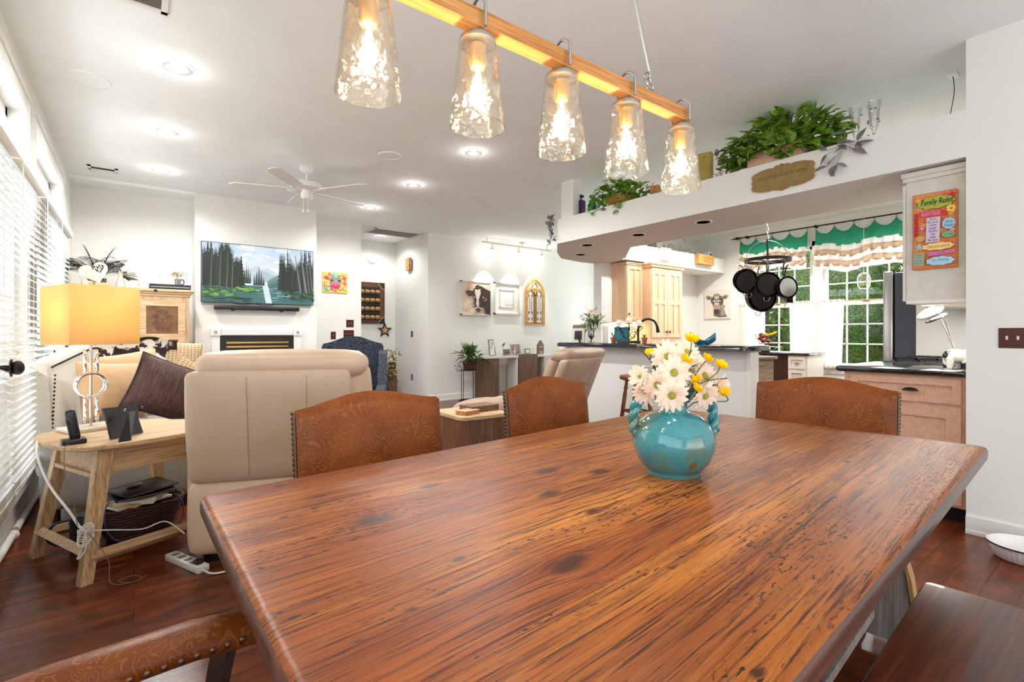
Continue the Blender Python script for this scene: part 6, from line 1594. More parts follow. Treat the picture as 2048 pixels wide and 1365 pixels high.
cafe('narrow sheer white cafe curtain beside the refrigerator', 2.02, 2.36, 1.72, .70, 3, 4)
m = MB(); m.cyl((XW-.05, 2.0, 1.725), (XW-.05, 3.22, 1.725), .006); tag(m.build('cafe_rod', 'brass'), 'thin brass rod across the right kitchen window', 'curtain rod')
m = MB(); m.cyl((XW-.05, 3.26, 1.725), (XW-.05, 4.5, 1.725), .006); tag(m.build('cafe_rod', 'brass'), 'thin brass rod across the left kitchen window', 'curtain rod')
tr_ = thing('hanging_terrarium', 'clear glass capsule with an air plant hanging in the right kitchen window', 'terrarium', (8.3, 2.53, 1.985), 0)
m = MB(); m.lathe([(.001, -.12), (.05, -.115), (.075, -.08), (.08, .03), (.06, .09), (.02, .115), (.001, .12)], 26, cap0=False, cap1=False); m.build('glass', 'clear_glass', tr_)
m = MB(); m.cyl((0, 0, .12), (0, 0, H-1.985), .002); m.build('cord', 'cable_white', tr_)
m = MB(); rr = random.Random(2)
for k in range(14): a = rr.uniform(0, 6.3); leaf(m, Vector((0, 0, -.1)), Vector((math.cos(a), math.sin(a), 1.6)), UPV, .12, .014)
m.build('air_plant', 'ivy_leaf', tr_)
m = MB()
for k in range(3):
    c_ = Vector((8.45, 1.98+.07*k, 2.13)); 
    for j in range(3): m.tube([c_+Vector((0, .045*math.cos(PI*j/3), .045*math.sin(PI*j/3))), c_-Vector((0, .045*math.cos(PI*j/3), .045*math.sin(PI*j/3)))], .004, 4)
tag(m.build('snowflake_garland', 'white_gloss'), 'white snowflake ornaments hanging above the refrigerator in the window', 'ornament')

# ------------------------------------------------------------------ fridge, stove run
fr2 = thing('refrigerator', 'dark sided refrigerator with silver door edge beside the window', 'refrigerator', (5.92, .75, 0), 0)
B(0, .84, .0, .80, .02, 1.82, .01, 2).build('case', 'fridge_side', fr2, smooth=0); B(.0, .84, .81, .895, .06, 1.84, .015, 3).build('door', 'steel', fr2, smooth=40)
B(.02, .05, .80, .84, 1.80, 1.85).build('hinge_cover', 'black_plastic', fr2, smooth=0)
rb = thing('base_cabinet', 'rose toned maple base cabinet with a cup pull drawer', 'cabinet', (4.19, .715, 0), 0)
B(0, .80, 0, .685, .10, .942).build('body', 'maple_pink', rb, smooth=0); B(.06, .80, .0, .62, 0, .10).build('toe_kick', 'black_plastic', rb, smooth=0)
MX = Matrix(((0, 1, 0, 0), (1, 0, 0, 0), (0, 0, 1, 0), (0, 0, 0, 1)))   # swaps x and y: doors modelled facing -y now face -x
m = MB(); m.M = MX; cab_door(m, .03, .64, .765, .925, 0, .045); d = m.build('drawer', 'maple_pink', rb, smooth=0)
m = MB(); m.M = MX @ T(.29, -.02, .84); m.rings([[(.045*math.cos(a)*k, -.028*h, .022*math.sin(a)*k-.004) for a in [PI*i/14 for i in range(15)]] for k, h in ((1, 0), (.95, .5), (.75, .85), (.3, 1))], cap0=False); m.build('cup_pull', 'iron', d)
m = MB(); m.M = MX; cab_door(m, .03, .64, .12, .745, 0, .075); m.build('door', 'maple_pink', rb, smooth=0)
rc = thing('kitchen_counter', 'glossy black granite counter over the rose toned cabinet', 'counter', (4.14, .705, 0), 0)
m = MB(); q = rounded([(0, 0), (.875, 0), (.875, .745), (0, .745)], .03); m.rings([[(x, y, z) for x, y in inset(q, d)] for z, d in ((.944, .012), (.952, .002), (.965, 0), (.978, .003), (.985, .014))]); m.build('slab', 'granite', rc, smooth=40)
rg = thing('gas_range', 'black gas range with cast iron grates beyond the granite counter', 'stove', (5.03, .71, 0), 0)
B(0, .76, 0, .66, .02, .965).build('body', 'black_metal', rg, smooth=0); B(-.0, .76, .0, .70, .966, .99, .006, 1).build('cooktop', 'black_metal', rg, smooth=0)
for cx_ in (.2, .56):
    m = MB()
    for k in range(5): m.box(cx_-.16, cx_+.16, .06+.135*k, .075+.135*k, 1.005, 1.02)
    for k in range(3): m.box(cx_-.16+.15*k, cx_-.145+.15*k, .06, .62, 1.005, 1.02)
    for x in (cx_-.15, cx_+.15):
        for y in (.07, .61): m.box(x-.008, x+.008, y-.008, y+.008, .99, 1.01)
    m.build('grate', 'black_plastic', rg, smooth=0)
    for y in (.19, .49): m = MB(); m.lathe([(.045, 0), (.04, .012), (.001, .014)], 18, (cx_, y, .99), cap1=False); m.build('burner', 'iron', rg)
uc = thing('stove_wall_cabinet', 'pale grey upper cabinet end panel carrying the Family Rules sign', 'cabinet', (4.13, .705, 0), 0)
B(0, .9, 0, .31, 1.42, 2.235).build('body', 'frame_white', uc, smooth=0)
m = MB(); m.box(-.015, .9, 0, .325, 2.235, 2.262); m.box(-.024, .9, 0, .336, 2.262, 2.296, .004, 1); m.build('crown', 'frame_white', uc, smooth=0)
m = MB(); m.box(.0, .9, .312, .33, 1.44, 2.22); m.build('door', 'frame_white', uc, smooth=0)
B(-.006, .0, .0, .31, 1.42, 1.44).build('light_rail', 'white_trim', uc, smooth=0)
hd = thing('range_hood', 'slim white range hood with bright underside above the stove', 'range hood', (5.035, .705, 0), 0)
B(0, .76, 0, .45, 1.44, 1.56, .01, 1).build('canopy', 'white_gloss', hd, smooth=0); B(.05, .70, .05, .42, 1.425, 1.438).build('filter', 'steel', hd, smooth=0)
lamp('stove_hood_light', 'AREA', (4.75, .95, 1.41), 6, (1, .95, .86), (0, 0, 0), shape='RECTANGLE', size=1.3, size_y=.2)
# family rules sign
fs = thing('family_rules_sign', 'bright orange Family Rules poster board on the cabinet end panel', 'sign', (4.125, .862, 1.888), -PI/2)
B(-.112, .112, -.008, 0, -.247, .247, .001, 1).build('board', 'wicker_tan', fs, smooth=0)
p = Pic(.00025); w, h = .110, .245; rr = random.Random(77)
p.rect(-w, w, -h, h, (232,142,72)); 
for k in range(40): p.ell(rr.uniform(-w*.85, w*.85), rr.uniform(-h*.92, h*.92), .018, .014, rr.choice([(238,160,86), (226,120,64), (240,176,96), (222,104,70)]), rr.uniform(0, 3), 8)
p.star(-.085, .205, .02, (244,196,60)); p.star(.085, .218, .025, (206,44,36)); p.star(-.08, .17, .024, (120,180,214))
def cloud(x, z, rx, rz, c, edge=(70,50,30), n_=9):
    for cc, k in ((edge, 1.04), (c, 1)):
        p.y -= .0002; pts = [(x+rx*k*math.cos(t)*(1+.05*math.cos(n_*t)), z+rz*k*math.sin(t)*(1+.07*math.cos(n_*t))) for t in [2*PI*i/54 for i in range(54)]]; p.poly(pts, cc)
cloud(.005, .182, .094, .040, (166,178,58))
p.text('Family Rules', .052, .008, .186, (30,26,22), shear=.2, sx=.62); p.text('Family Rules', .052, .0095, .1865, (30,26,22), shear=.2, sx=.62)
p.rect(-.075, .035, .095, .133, (206,44,52)); p.rect(-.068, .028, .099, .129, (226,110,146)); p.poly([(.028, .095), (.028, .135), (.075, .105), (.05, .09)], (206,44,52))
p.text('Say I Love You', .016, -.02, .119, (120,40,90), sx=.75); p.text('at least', .014, -.02, .105, (120,40,90), sx=.75)
for k in range(7): a = 2*PI*k/7; p.ell(.082+.014*math.cos(a), .128+.014*math.sin(a), .011, .008, (246,214,86), a)
p.ell(.082, .128, .008, .008, (226,90,110)); p.ell(.082, .098, .018, .012, (216,160,70))
p.rect(-.105, -.082, -.03, .125, (208,52,44))
for k in range(6): p.ell(-.093, .11-.025*k, .007, .008, (150,30,30))
p.poly([(-.045, -.075), (.025, -.075), (.03, .085), (-.04, .085)], (214,196,220))
for k in range(8): p.text(('Share', 'Do your', 'Listen', 'Laugh', 'Dream', 'Say', 'Help', 'Be kind')[k], .02, -.007, .075-.0195*k, (58,48,84), sx=.8)
cloud(.072, .035, .033, .036, (160,200,226)); p.text('Give', .024, .072, .045, (34,40,70), sx=.8); p.text('Thanks', .022, .072, .022, (34,40,70), sx=.75)
p.star(-.062, .02, .022, (214,110,170), 6, .5); p.ell(-.062, .02, .006, .006, (244,200,70)); p.ell(.09, -.008, .012, .01, (226,140,190))
cloud(.07, -.035, .033, .020, (130,176,128)); p.text('Be Happy', .014, .07, -.035, (40,90,70), sx=.8)
cloud(-.07, -.045, .025, .02, (206,160,80))
p.star(-.075, -.10, .026, (140,196,214)); cloud(.018, -.105, .080, .024, (246,206,128)); p.text('Obey your parents', .024, .02, -.105, (120,76,40), shear=.2, sx=.62)
p.poly([(-.03, -.165), (.1, -.155), (.1, -.135), (-.03, -.14)], (206,110,170)); p.text('Hug often', .014, .035, -.149, (110,50,110), sx=.8)
p.rect(-.104, -.05, -.225, -.14, (146,166,140))
for k in range(4): p.text(('Never', 'say I', 'can not', 'be nice')[k], .013, -.077, -.153-.018*k, (60,90,100), sx=.8)
cloud(.03, -.2, .07, .028, (170,206,232)); p.text('No Whining', .022, .03, -.195, (60,90,160), shear=.1, sx=.75)
for x0, x1, z0, z1 in ((-w, w, h-.003, h), (-w, w, -h, -h+.003), (-w, -w+.003, -h, h), (w-.003, w, -h, h)): p.rect(x0, x1, z0, z1, (186,84,50))
p.build('printed_face', 'paint', fs, (0, -.0085, 0))
# cow utensil holder
ch_ = thing('cow_utensil_holder', 'black and white cow shaped ceramic holder on the granite counter', 'utensil holder', (4.50, .835, .985), -.9)
m = MB(); m.sphere((0, 0, .082), (.075, .05, .048), 20, 12)
for x in (-.04, .04):
    for y in (-.022, .022): m.cyl((x, y, 0), (x, y, .07), .018, .022)
m.build('body', 'cow_glaze', ch_); 
m = MB(); m.sphere((.075, 0, .10), (.03, .026, .03)); m.sphere((.098, 0, .092), (.016, .02, .016)); m.build('head', 'white_ceramic', ch_)
m = MB(); m.tube([(.05, .03, .12), (.055, .05, .08), (.06, .045, .05)], .004, 6); m.build('collar', 'black_plastic', ch_)
for k, (dx, dy, dz, lb) in enumerate(((-.00, .09, .26, 'large white scoop spoon leaning out of the cow holder'), (.03, .05, .22, 'silver handled spoon beside the white scoop'))):
    t = thing('serving_spoon', lb, 'utensil', (4.50, .835, 1.10), -.2+.4*k)
    m = MB(); m.tube(smoothpts([(0, 0, 0), (dx, dy*.5, dz*.5), (dx, dy, dz)], 4), .005, 8); m.build('handle', 'steel', t)
    m = MB(); m.M = T(dx-.01, dy+.05, dz+.01, rx=-.5); m.sphere((0, 0, 0), ((.042, .09, .036) if k == 0 else (.03, .07, .016)), 18, 8); m.build('bowl', 'white_ceramic' if k == 0 else 'chrome', t)

# ------------------------------------------------------------------ pot rack
PRX, PRY, PRZ = 5.71, 2.67, 2.055
pr = thing('pot_rack', 'black iron ring pot rack with arched hoop hanging from the kitchen ceiling', 'pot rack', (PRX, PRY, PRZ), 0)
m = MB()
for a in range(40):
    a0, a1 = 2*PI*a/40, 2*PI*(a+1)/40
    m.mesh([((r)*math.cos(t), r*math.sin(t), z) for t in (a0, a1) for r in (.236, .242) for z in (-.018, .018)], [(0,1,5,4),(2,6,7,3),(0,4,6,2),(1,3,7,5)])
m.build('ring', 'iron', pr, weld=.0005)
m = MB(); m.box(-.24, .24, -.012, .012, -.018, -.008); m.box(-.012, .012, -.24, .24, -.018, -.008); m.build('cross_bar', 'iron', pr, smooth=0)
m = MB(); hd_ = RT; m.tube([hd_*.24*math.cos(a)+UPV*(.225*math.sin(a)) for a in [PI*i/24 for i in range(25)]], .004, 8); m.build('hoop', 'steel', pr)
m = MB(); m.box(-.014, .014, -.006, .006, .0, .24); m.build('centre_strap', 'iron', pr, smooth=0)
m = MB(); zz = .23
while zz < H-PRZ-.02:
    k = int(round((zz-.23)/.05)); m.tube([(.012*math.cos(a)*(k % 2), .012*math.cos(a)*((k+1) % 2), zz+.018+.024*math.sin(a)) for a in [2*PI*i/12 for i in range(12)]], .003, 6, loop=True); zz += .045
m.build('chain', 'nickel', pr)
def hook(px, py, z0, L):
    m = MB(); m.tube(smoothpts([(px, py, z0), (px, py, z0-L*.8), (px, py, z0-L), (px+.012, py, z0-L-.008), (px+.02, py, z0-L+.008)], 4), .003, 6); m.build('hook', 'steel', pr)
def pan(label, ang, rad, r, depth, hl, face, drop=.05, mat='black_metal', cat='frying pan', bottom='iron', two=False, name='frying_pan'):
    """hangs from the ring at angle ang; face = heading of the pan's underside"""
    r *= 1.32; hl *= .8; px, py = rad*math.cos(ang), rad*math.sin(ang); hook(px, py, 0, drop)
    t = thing(name, label, cat, (PRX+px+.012, PRY+py, PRZ-drop), face, 'pans on the pot rack')
    # local: pan bottom faces -y; centre below the handle
    zc = -hl-r
    m = MB(); m.M = T(0, 0, zc, rx=-PI/2) @ Matrix.Diagonal((1, 1, -1, 1)); m.lathe([(.001, -depth/2), (r*.86, -depth/2), (r*.93, -depth*.4), (r, depth/2), (r*1.02, depth/2), (r*.99, depth/2+.002), (r*.90, -depth*.3), (.001, -depth/2+.006)], 36, cap0=False, cap1=False); m.build('pan', mat, t, smooth=40)
    m = MB(); m.M = T(0, -depth/2-.0035, zc, rx=PI/2); m.lathe([(.001, 0), (r*.80, 0), (r*.82, .002), (r*.80, .003), (.001, .003)], 36, cap0=False, cap1=False); m.build('base_disc', bottom, t, smooth=40)
    if not two:
        m = MB(); m.tube(smoothpts([(0, depth*.4, zc+r*.95), (0, depth*.5, -hl*.6), (0, depth*.35, -hl*.15), (0, 0, .004)], 4), [.009]*9+[.008, .007, .006, .004], 8, flat=.6); m.build('handle', 'steel' if mat == 'steel' else 'black_metal', t)
    for s_ in ((1, -1) if two else (-1,)):
        m = MB(); zz = zc+s_*r; m.tube(smoothpts([(-.03, depth*.4, zz-s_*.004), (-.028, depth*.5, zz+s_*.03), (0, depth*.5, zz+s_*.042), (.028, depth*.5, zz+s_*.03), (.03, depth*.4, zz-s_*.004)], 5), .0045, 7); m.build('loop_handle', 'steel', t)
    return t
def camang(a): return -YAW+a   # heading helper: 0 faces the dining room
A0 = -YAW
def ra(a): return A0+math.radians(a)
pan('dark domed wok seen edge on at the left of the pot rack', ra(180), .235, .105, .06, .05, A0-1.0, .06, two=True, name='wok', cat='wok')
pan('round skillet with loops just behind the left wok', ra(150), .235, .10, .03, .04, A0-.6, .05, two=True)
pan('large black skillet in front with its base to the viewer', ra(240), .18, .105, .04, .13, A0-.1, .05)
pan('deep black wok hanging lowest behind the others', ra(100), .14, .14, .08, .20, A0+.15, .05, name='wok', cat='wok')
pan('black saucepan with bright ringed steel base to the viewer', ra(300), .20, .095, .07, .20, A0+.18, .04, bottom='steel', cat='saucepan', name='saucepan')
pan('sauce pan seen from the side at the right of the pot rack', ra(0), .235, .09, .08, .25, A0+1.0, .05, bottom='steel', cat='saucepan', name='saucepan')
pan('small dark skillet partly hidden in the middle of the rack', ra(60), .2, .09, .03, .16, A0+.4, .04)

# ------------------------------------------------------------------ things on the bar
BT = 1.107
fc = thing('kitchen_faucet', 'tall dark bronze gooseneck faucet behind the bar', 'faucet', (5.0, 3.92, .985), 0)
m = MB(); m.lathe([(.03, 0), (.03, .03), (.02, .05), (.018, .13)], 20); m.build('base', 'iron', fc)
m = MB(); d = RT; gp = [Vector((0, 0, .1)), Vector((0, 0, .30)), d*.04+UPV*.385, d*.12+UPV*.42, d*.20+UPV*.39, d*.235+UPV*.32, d*.245+UPV*.28]; m.tube(smoothpts(gp, 6), .014, 12); m.build('spout', 'iron', fc)
m = MB(); m.tube([d*.235+UPV*.325, d*.247+UPV*.25], [.018, .024], 14); m.build('spray_head', 'black_metal', fc)
m = MB(); m.tube([(0, 0, .09), tuple(-d*.05+UPV*.14)], .007, 8); m.build('lever', 'iron', fc)
cdl = thing('candle_holder', 'scrolled iron candelabra with three pale globes on the bar', 'candle holder', (4.77, 3.88, BT), -YAW)
m = MB(); m.box(-.13, .13, -.05, .05, 0, .028, .004, 1); m.build('base', 'dark_wood', cdl, smooth=0)
m = MB()
for s_ in (-1, 1):
    for (x0, z0, r) in ((.05, .09, .05), (.09, .15, .035), (.03, .17, .03), (.14, .17, .03)):
        m.tube([(s_*(x0+r*(1-k/28)*math.cos(k*.4)), 0, z0+r*(1-k/28)*math.sin(k*.4)) for k in range(22)], .0045, 6)
    m.tube(smoothpts([(0, 0, .03), (s_*.06, 0, .08), (s_*.1, 0, .16), (s_*.12, 0, .20)], 5), .005, 6); m.cyl((s_*.12, 0, .20), (s_*.12, 0, .206), .05)
m.tube([(0, 0, .03), (0, 0, .235)], .006, 6); m.cyl((0, 0, .235), (0, 0, .241), .05); m.build('scrollwork', 'iron', cdl)
for x, z in ((-.12, .245), (0, .28), (.12, .245)): m = MB(); m.sphere((x, 0, z), .038); m.build('globe', 'frosted', cdl)
for (x, y, lb, h_) in ((4.75, 4.11, 'small terracotta pot with a spiky succulent left of the candelabra', .09), (4.72, 3.615, 'small terracotta pot with an upright succulent right of the candelabra', .06)):
    t = thing('succulent_pot', lb, 'plant', (x, y, BT), 0)
    m = MB(); m.lathe([(.024, 0), (.034, .055), (.038, .055), (.039, .07), (.033, .07), (.028, .05), (.001, .048)], 20, cap1=False); m.build('pot', 'terracotta', t)
    m = MB(); rr = random.Random(int(y*9))
    for k in range(8): a = rr.uniform(0, 6.3); leaf(m, Vector((0, 0, .055)), Vector((math.cos(a)*.5, math.sin(a)*.5, 1.2)), UPV, h_*rr.uniform(.7, 1.4), .014, .3, .1)
    m.build('leaves', 'plant_leaf', t)
tb = thing('teal_board', 'flat teal board leaning behind the small terracotta pot', 'tray', (4.88, 4.09, BT), -1.2); m = MB(); m.M = T(rx=-.08); m.box(-.10, .10, 0, .012, 0, .20, .002, 1); m.build('board', 'teal_paint', tb, smooth=0); m = MB(); m.M = T(rx=-.08); m.box(-.105, .105, -.003, -.0, 0, .004); m.build('edge', 'frame_white', tb, smooth=0)
wa = thing('wire_arch_stand', 'white arched wire stand beside the teal board', 'stand', (4.72, 4.26, BT), -YAW)
for k, dx in enumerate((-.05, -.02, .01)):
    m = MB(); m.tube([(dx-.0, .0, 0)]+[(dx+.025-.025*math.cos(a), 0, .23+.04*math.sin(a)) for a in [PI*i/10 for i in range(11)]]+[(dx+.05, 0, 0)], .0035, 6); m.build('wire_arch', 'white_gloss', wa)
B(.0, .075, .02, .03, 0, .21).build('panel', 'white_gloss', wa, smooth=0)
fv2 = thing('flower_urn', 'dark glass footed urn full of cream and blue thistle flowers on the bar end', 'flower arrangement', (4.75, 4.48, BT), 0)
m = MB(); m.lathe([(.055, 0), (.055, .006), (.02, .012), (.012, .035), (.018, .05), (.045, .08), (.05, .13), (.045, .18), (.05, .185), (.04, .18), (.04, .1), (.001, .06)], 24, cap1=False); m.build('urn', 'dark_glass', fv2)
m = MB(); rr = random.Random(4)
for k in range(120):
    a = rr.uniform(0, 6.3); e = rr.uniform(-.7, 1.6); p_ = Vector((rr.gauss(0, .04), rr.gauss(0, .04), .2+rr.uniform(0, .12))); leaf(m, p_, Vector((math.cos(a), math.sin(a), e)), UPV, rr.uniform(.08, .2), .012+.01*rr.random(), .2, .4, 3)
leaf(m, Vector((.05, -.06, .22)), Vector((.6, -.8, .5)), UPV, .20, .07)
m.build('greens', 'plant_leaf', fv2)
m = MB()
for (x, y, z) in ((.0, .0, .38), (.03, -.06, .33), (-.04, .03, .33), (.06, -.12, .30)):
    for k in range(9): a = 2*PI*k/9; leaf(m, Vector((x, y, z)), Vector((math.cos(a), math.sin(a), 1.2)), UPV, .085, .045)
m.build('cream_flowers', 'petal_cream', fv2)
m = MB()
for (x, y, z) in ((-.03, .13, .30), (.04, -.02, .43), (-.02, .16, .34)):
    for k in range(18): a = rr.uniform(0, 6.3); leaf(m, Vector((x, y, z)), Vector((math.cos(a), math.sin(a), rr.uniform(-.3, 1.2))), UPV, .05, .008)
for k in range(6): m.tube([(0, 0, .2), (rr.gauss(0, .1), rr.gauss(.05, .12), .5)], .0012, 4)
m.build('blue_thistles', 'blue_thistle', fv2)
def easel_frame(label, x, y, w, h, rz, fm, front, back=False):
    t = thing('picture_frame', label, 'picture frame', (x, y, BT), rz)
    m = MB(); m.M = T(rx=-.22); m.box(-w/2, w/2, 0, .016, 0, h, .002, 1); m.build('frame', fm, t, smooth=0)
    p = Pic(.0005); p.rect(-w/2+.035, w/2-.035, -h/2+.035, h/2-.035, front[0])
    if len(front) > 1: p.rect(-w/2+.05, w/2-.05, -h/2+.06, h/2-.05, front[1]); p.ell(0, -.01, .03, .04, front[0])
    p.build('photo', 'paint', t, tuple(T(rx=-.22) @ Vector((0, -.0005, h/2))), (-.22, 0, 0))
    if back:
        m = MB(); m.mesh([(-.01, -.016, .09), (.02, -.016, .09), (.055, -.075, 0), (.03, -.075, 0), (-.01, -.011, .09), (.02, -.011, .09), (.055, -.07, 0), (.03, -.07, 0)], [(0,1,2,3),(7,6,5,4),(0,4,5,1),(1,5,6,2),(2,6,7,3),(3,7,4,0)]); m.build('easel', 'black_metal', t, smooth=0)
easel_frame('brown picture frame with a blue photo at the far left end of the bar', 4.78, 4.76, .19, .24, -1.2, 'frame_brown', [(120,136,170), (176,196,214)])
easel_frame('cream picture frame seen from behind with a black easel on the bar', 4.62, 4.60, .17, .19, -1.0, 'frame_white', [(26,22,22)], True)
bb = thing('boat_bowl', 'blue crescent shaped ceramic bowl on the bar top', 'bowl', (4.72, 2.87, BT), -YAW)
m = MB()
def boat(u, v, s_):
    a = 2*u-1; x = a*.135; zt = .045+.085*a*a; zb = .0+.05*abs(a)**3; w = .055*(1-a*a)**.6
    b = 2*v-1; return (x, w*b*s_, zb+(zt-zb)*abs(b)**1.5)
m.grid(lambda u, v: boat(u, v, 1), 24, 12); m.build('bowl', 'teal_ceramic', bb, solid=.008, smooth=80)
m = MB(); m.cyl((0, 0, -.0), (0, 0, .012), .035, .03); m.build('foot', 'teal_ceramic', bb)
# stool in front of the bar
bs = thing('bar_stool', 'round seated turned wood stool in front of the bar', 'stool', (4.13, 3.26, 0), 0)
m = MB(); m.lathe([(.001, .735), (.13, .735), (.17, .75), (.178, .77), (.17, .787), (.13, .783), (.001, .778)], 32, cap0=False, cap1=False); m.build('seat', 'stool_wood', bs)
for a in (.5, 2.07, 3.64, 5.21):
    c0, s0 = math.cos(a), math.sin(a); m = MB(); m.tube([(c0*(.20-.10*t), s0*(.20-.10*t), .745*t) for t in (0, .1, .3, .35, .38, .45, .8, .84, .88, .92, 1)], [.012, .016, .021, .015, .02, .021, .021, .015, .022, .016, .018], 12); m.build('leg', 'stool_wood', bs)
for z, r in ((.25, .17), (.42, .15)):
    for k in range(2): a = .5+k*PI/2; m = MB(); m.cyl((r*math.cos(a), r*math.sin(a), z), (r*math.cos(a+PI/2), r*math.sin(a+PI/2), z), .011); m.build('rung', 'stool_wood', bs); m = MB(); m.cyl((-r*math.cos(a), -r*math.sin(a), z), (-r*math.cos(a+PI/2), -r*math.sin(a+PI/2), z), .011); m.build('rung', 'stool_wood', bs)

# ------------------------------------------------------------------ things on the kitchen walls
cc = thing('cow_canvas', 'unframed canvas of a cow wearing glasses on the window wall', 'painting', (XW, 4.93, 1.77), -PI/2)
B(-.25, .25, -.03, 0, -.27, .26).build('canvas', 'paper', cc, smooth=0)
p = Pic(.0004); p.rect(-.25, .25, -.27, .26, (226,218,204)); g1, g2, g3 = (108,98,88), (66,58,52), (158,146,132)
p.poly([(-.09, .14), (.1, .15), (.13, .05), (.11, -.06), (.2, -.13), (.22, -.24), (.05, -.25), (-.06, -.22), (-.07, -.05), (-.11, .06)], g1)
for s_ in (-1, 1): p.poly([(s_*.09, .13), (s_*.17, .17), (s_*.23, .15), (s_*.2, .09), (s_*.1, .08)], g3); p.poly([(s_*.11, .12), (s_*.17, .145), (s_*.2, .13), (s_*.17, .10)], g1)
p.ell(0, .16, .07, .035, g3); p.poly([(-.04, .14), (.04, .14), (.05, -.02), (-.05, -.02)], (206,196,180)); p.ell(0, -.06, .075, .055, (190,160,146)); p.ell(-.03, -.05, .012, .01, g2); p.ell(.03, -.05, .012, .01, g2); p.line([(-.05, -.085), (0, -.1), (.05, -.085)], .006, (150,90,86))
p.ell(0, -.14, .05, .05, g2); p.poly([(.08, -.02), (.16, -.03), (.2, -.2), (.08, -.22)], g3); p.poly([(.14, -.08), (.2, -.05), (.23, -.24), (.2, -.24)], (236,230,220))
for s_ in (-1, 1):
    p.ell(s_*.06, .06, .02, .014, (236,232,222)); p.ell(s_*.06, .06, .009, .009, (20,18,16))
    for (x0, x1, z0, z1) in ((.015, .11, .085, .095), (.015, .11, .025, .032), (.015, .023, .025, .095), (.103, .111, .025, .095)): p.rect(min(s_*x0, s_*x1), max(s_*x0, s_*x1), z0, z1, (30,26,24))
p.rect(-.02, .02, .085, .093, (30,26,24)); p.line([(-.11, .09), (-.17, .11)], .007, (30,26,24)); p.line([(.11, .09), (.17, .11)], .007, (30,26,24))
p.build('artwork', 'paint', cc, (0, -.0305, 0))
wall_plate('white outlet on the wall right of the pantry above the bar', 5.06, 1.22, .075, .12, 1, 'x', XW, 'white_gloss', 'white_trim', 'wall_outlet')
rs = thing('relax_sign', 'small white block sign with grey words on the cabinet soffit', 'sign', (6.76, 4.79, 2.495), 0)
B(-.12, .12, -.05, 0, -.10, .10, .003, 1).build('block', 'white_gloss', rs, smooth=0)
p = Pic(); 
for k, wd in enumerate(('RELAX', 'AND', 'ENJOY', 'LIFE')): p.text(wd, .05 if k != 1 else .035, .02, .07-.045*k, (150,150,146), sx=.9)
p.build('lettering', 'paint', rs, (0, -.0505, 0))
ws = thing('wood_block_sign', 'small tan wooden block sign with faint words on the cabinet soffit', 'sign', (7.85, 4.79, 2.50), 0)
B(-.235, .235, -.09, 0, -.085, .085, .003, 1).build('block', 'sign_wood', ws, smooth=0)
p = Pic()
for k in range(2): p.text('BE STILL AND KNOW', .034, 0, .02-.045*k, (130,84,40), sx=.85) if k == 0 else p.text('THAT I AM GOD', .034, 0, .02-.045*k, (130,84,40), sx=.85)
p.build('lettering', 'paint', ws, (0, -.0905, 0))
rr = random.Random(19); CS = 2.585
m = MB()
for k in range(130):
    x = rr.uniform(6.9, 8.45); h_ = .03+.14*math.exp(-((x-7.4)/.45)**2); m.sphere((x, 4.95+rr.uniform(-.06, .06), CS+.014+rr.uniform(0, h_)), rr.uniform(.008, .02), 7, 4)
m.tube([(6.9, 4.95, CS+.01)]+[(6.9+.075*i, 4.95+.03*math.sin(i), CS+.03+.06*abs(math.sin(i*1.1))) for i in range(1, 21)], .004, 5)
tag(m.build('crystal_garland', 'chrome'), 'sparkling clear bead garland along the top of the cabinet soffit', 'garland', kind='stuff')
t = thing('hurricane_lamp', 'grey hooked metal stem rising from the garland on the cabinet soffit', 'ornament', (7.55, 4.93, CS), 0)
m = MB(); m.tube(smoothpts([(0, 0, 0), (0, 0, .22), (-.02, 0, .27), (-.04, 0, .24)], 5), .008, 8); m.build('stem', 'grey_plastic', t); m = MB(); m.lathe([(.035, 0), (.03, .015), (.001, .02)], 16, cap1=False); m.build('foot', 'grey_plastic', t)
t = thing('security_camera', 'small white box camera with black lens in the kitchen corner', 'camera', (8.33, 4.96, CS+.001), 0)
B(-.05, .05, -.05, .05, .03, .13, .012, 2).build('housing', 'white_gloss', t, smooth=40)
m = MB(); m.cyl((-.01, -.05, .075), (-.01, -.06, .075), .018); m.build('lens', 'black_plastic', t); m = MB(); m.cyl((0, 0, 0), (0, 0, .03), .03); m.build('base', 'white_gloss', t)
t = thing('grey_vase', 'grey patterned pot on the cabinet soffit under the dropped ceiling edge', 'vase', (6.70, 4.98, CS), 0); m = MB(); m.lathe([(.05, 0), (.075, .05), (.07, .11), (.05, .13), (.045, .12), (.06, .05), (.001, .02)], 20, cap1=False); m.build('body', 'frame_grey', t); m = MB(); 
for k in range(12): a = rr.uniform(0, 6.3); leaf(m, Vector((0, 0, .1)), Vector((math.cos(a), math.sin(a), .8)), UPV, .09, .03)
m.build('leaves', 'dusty_leaf', t)

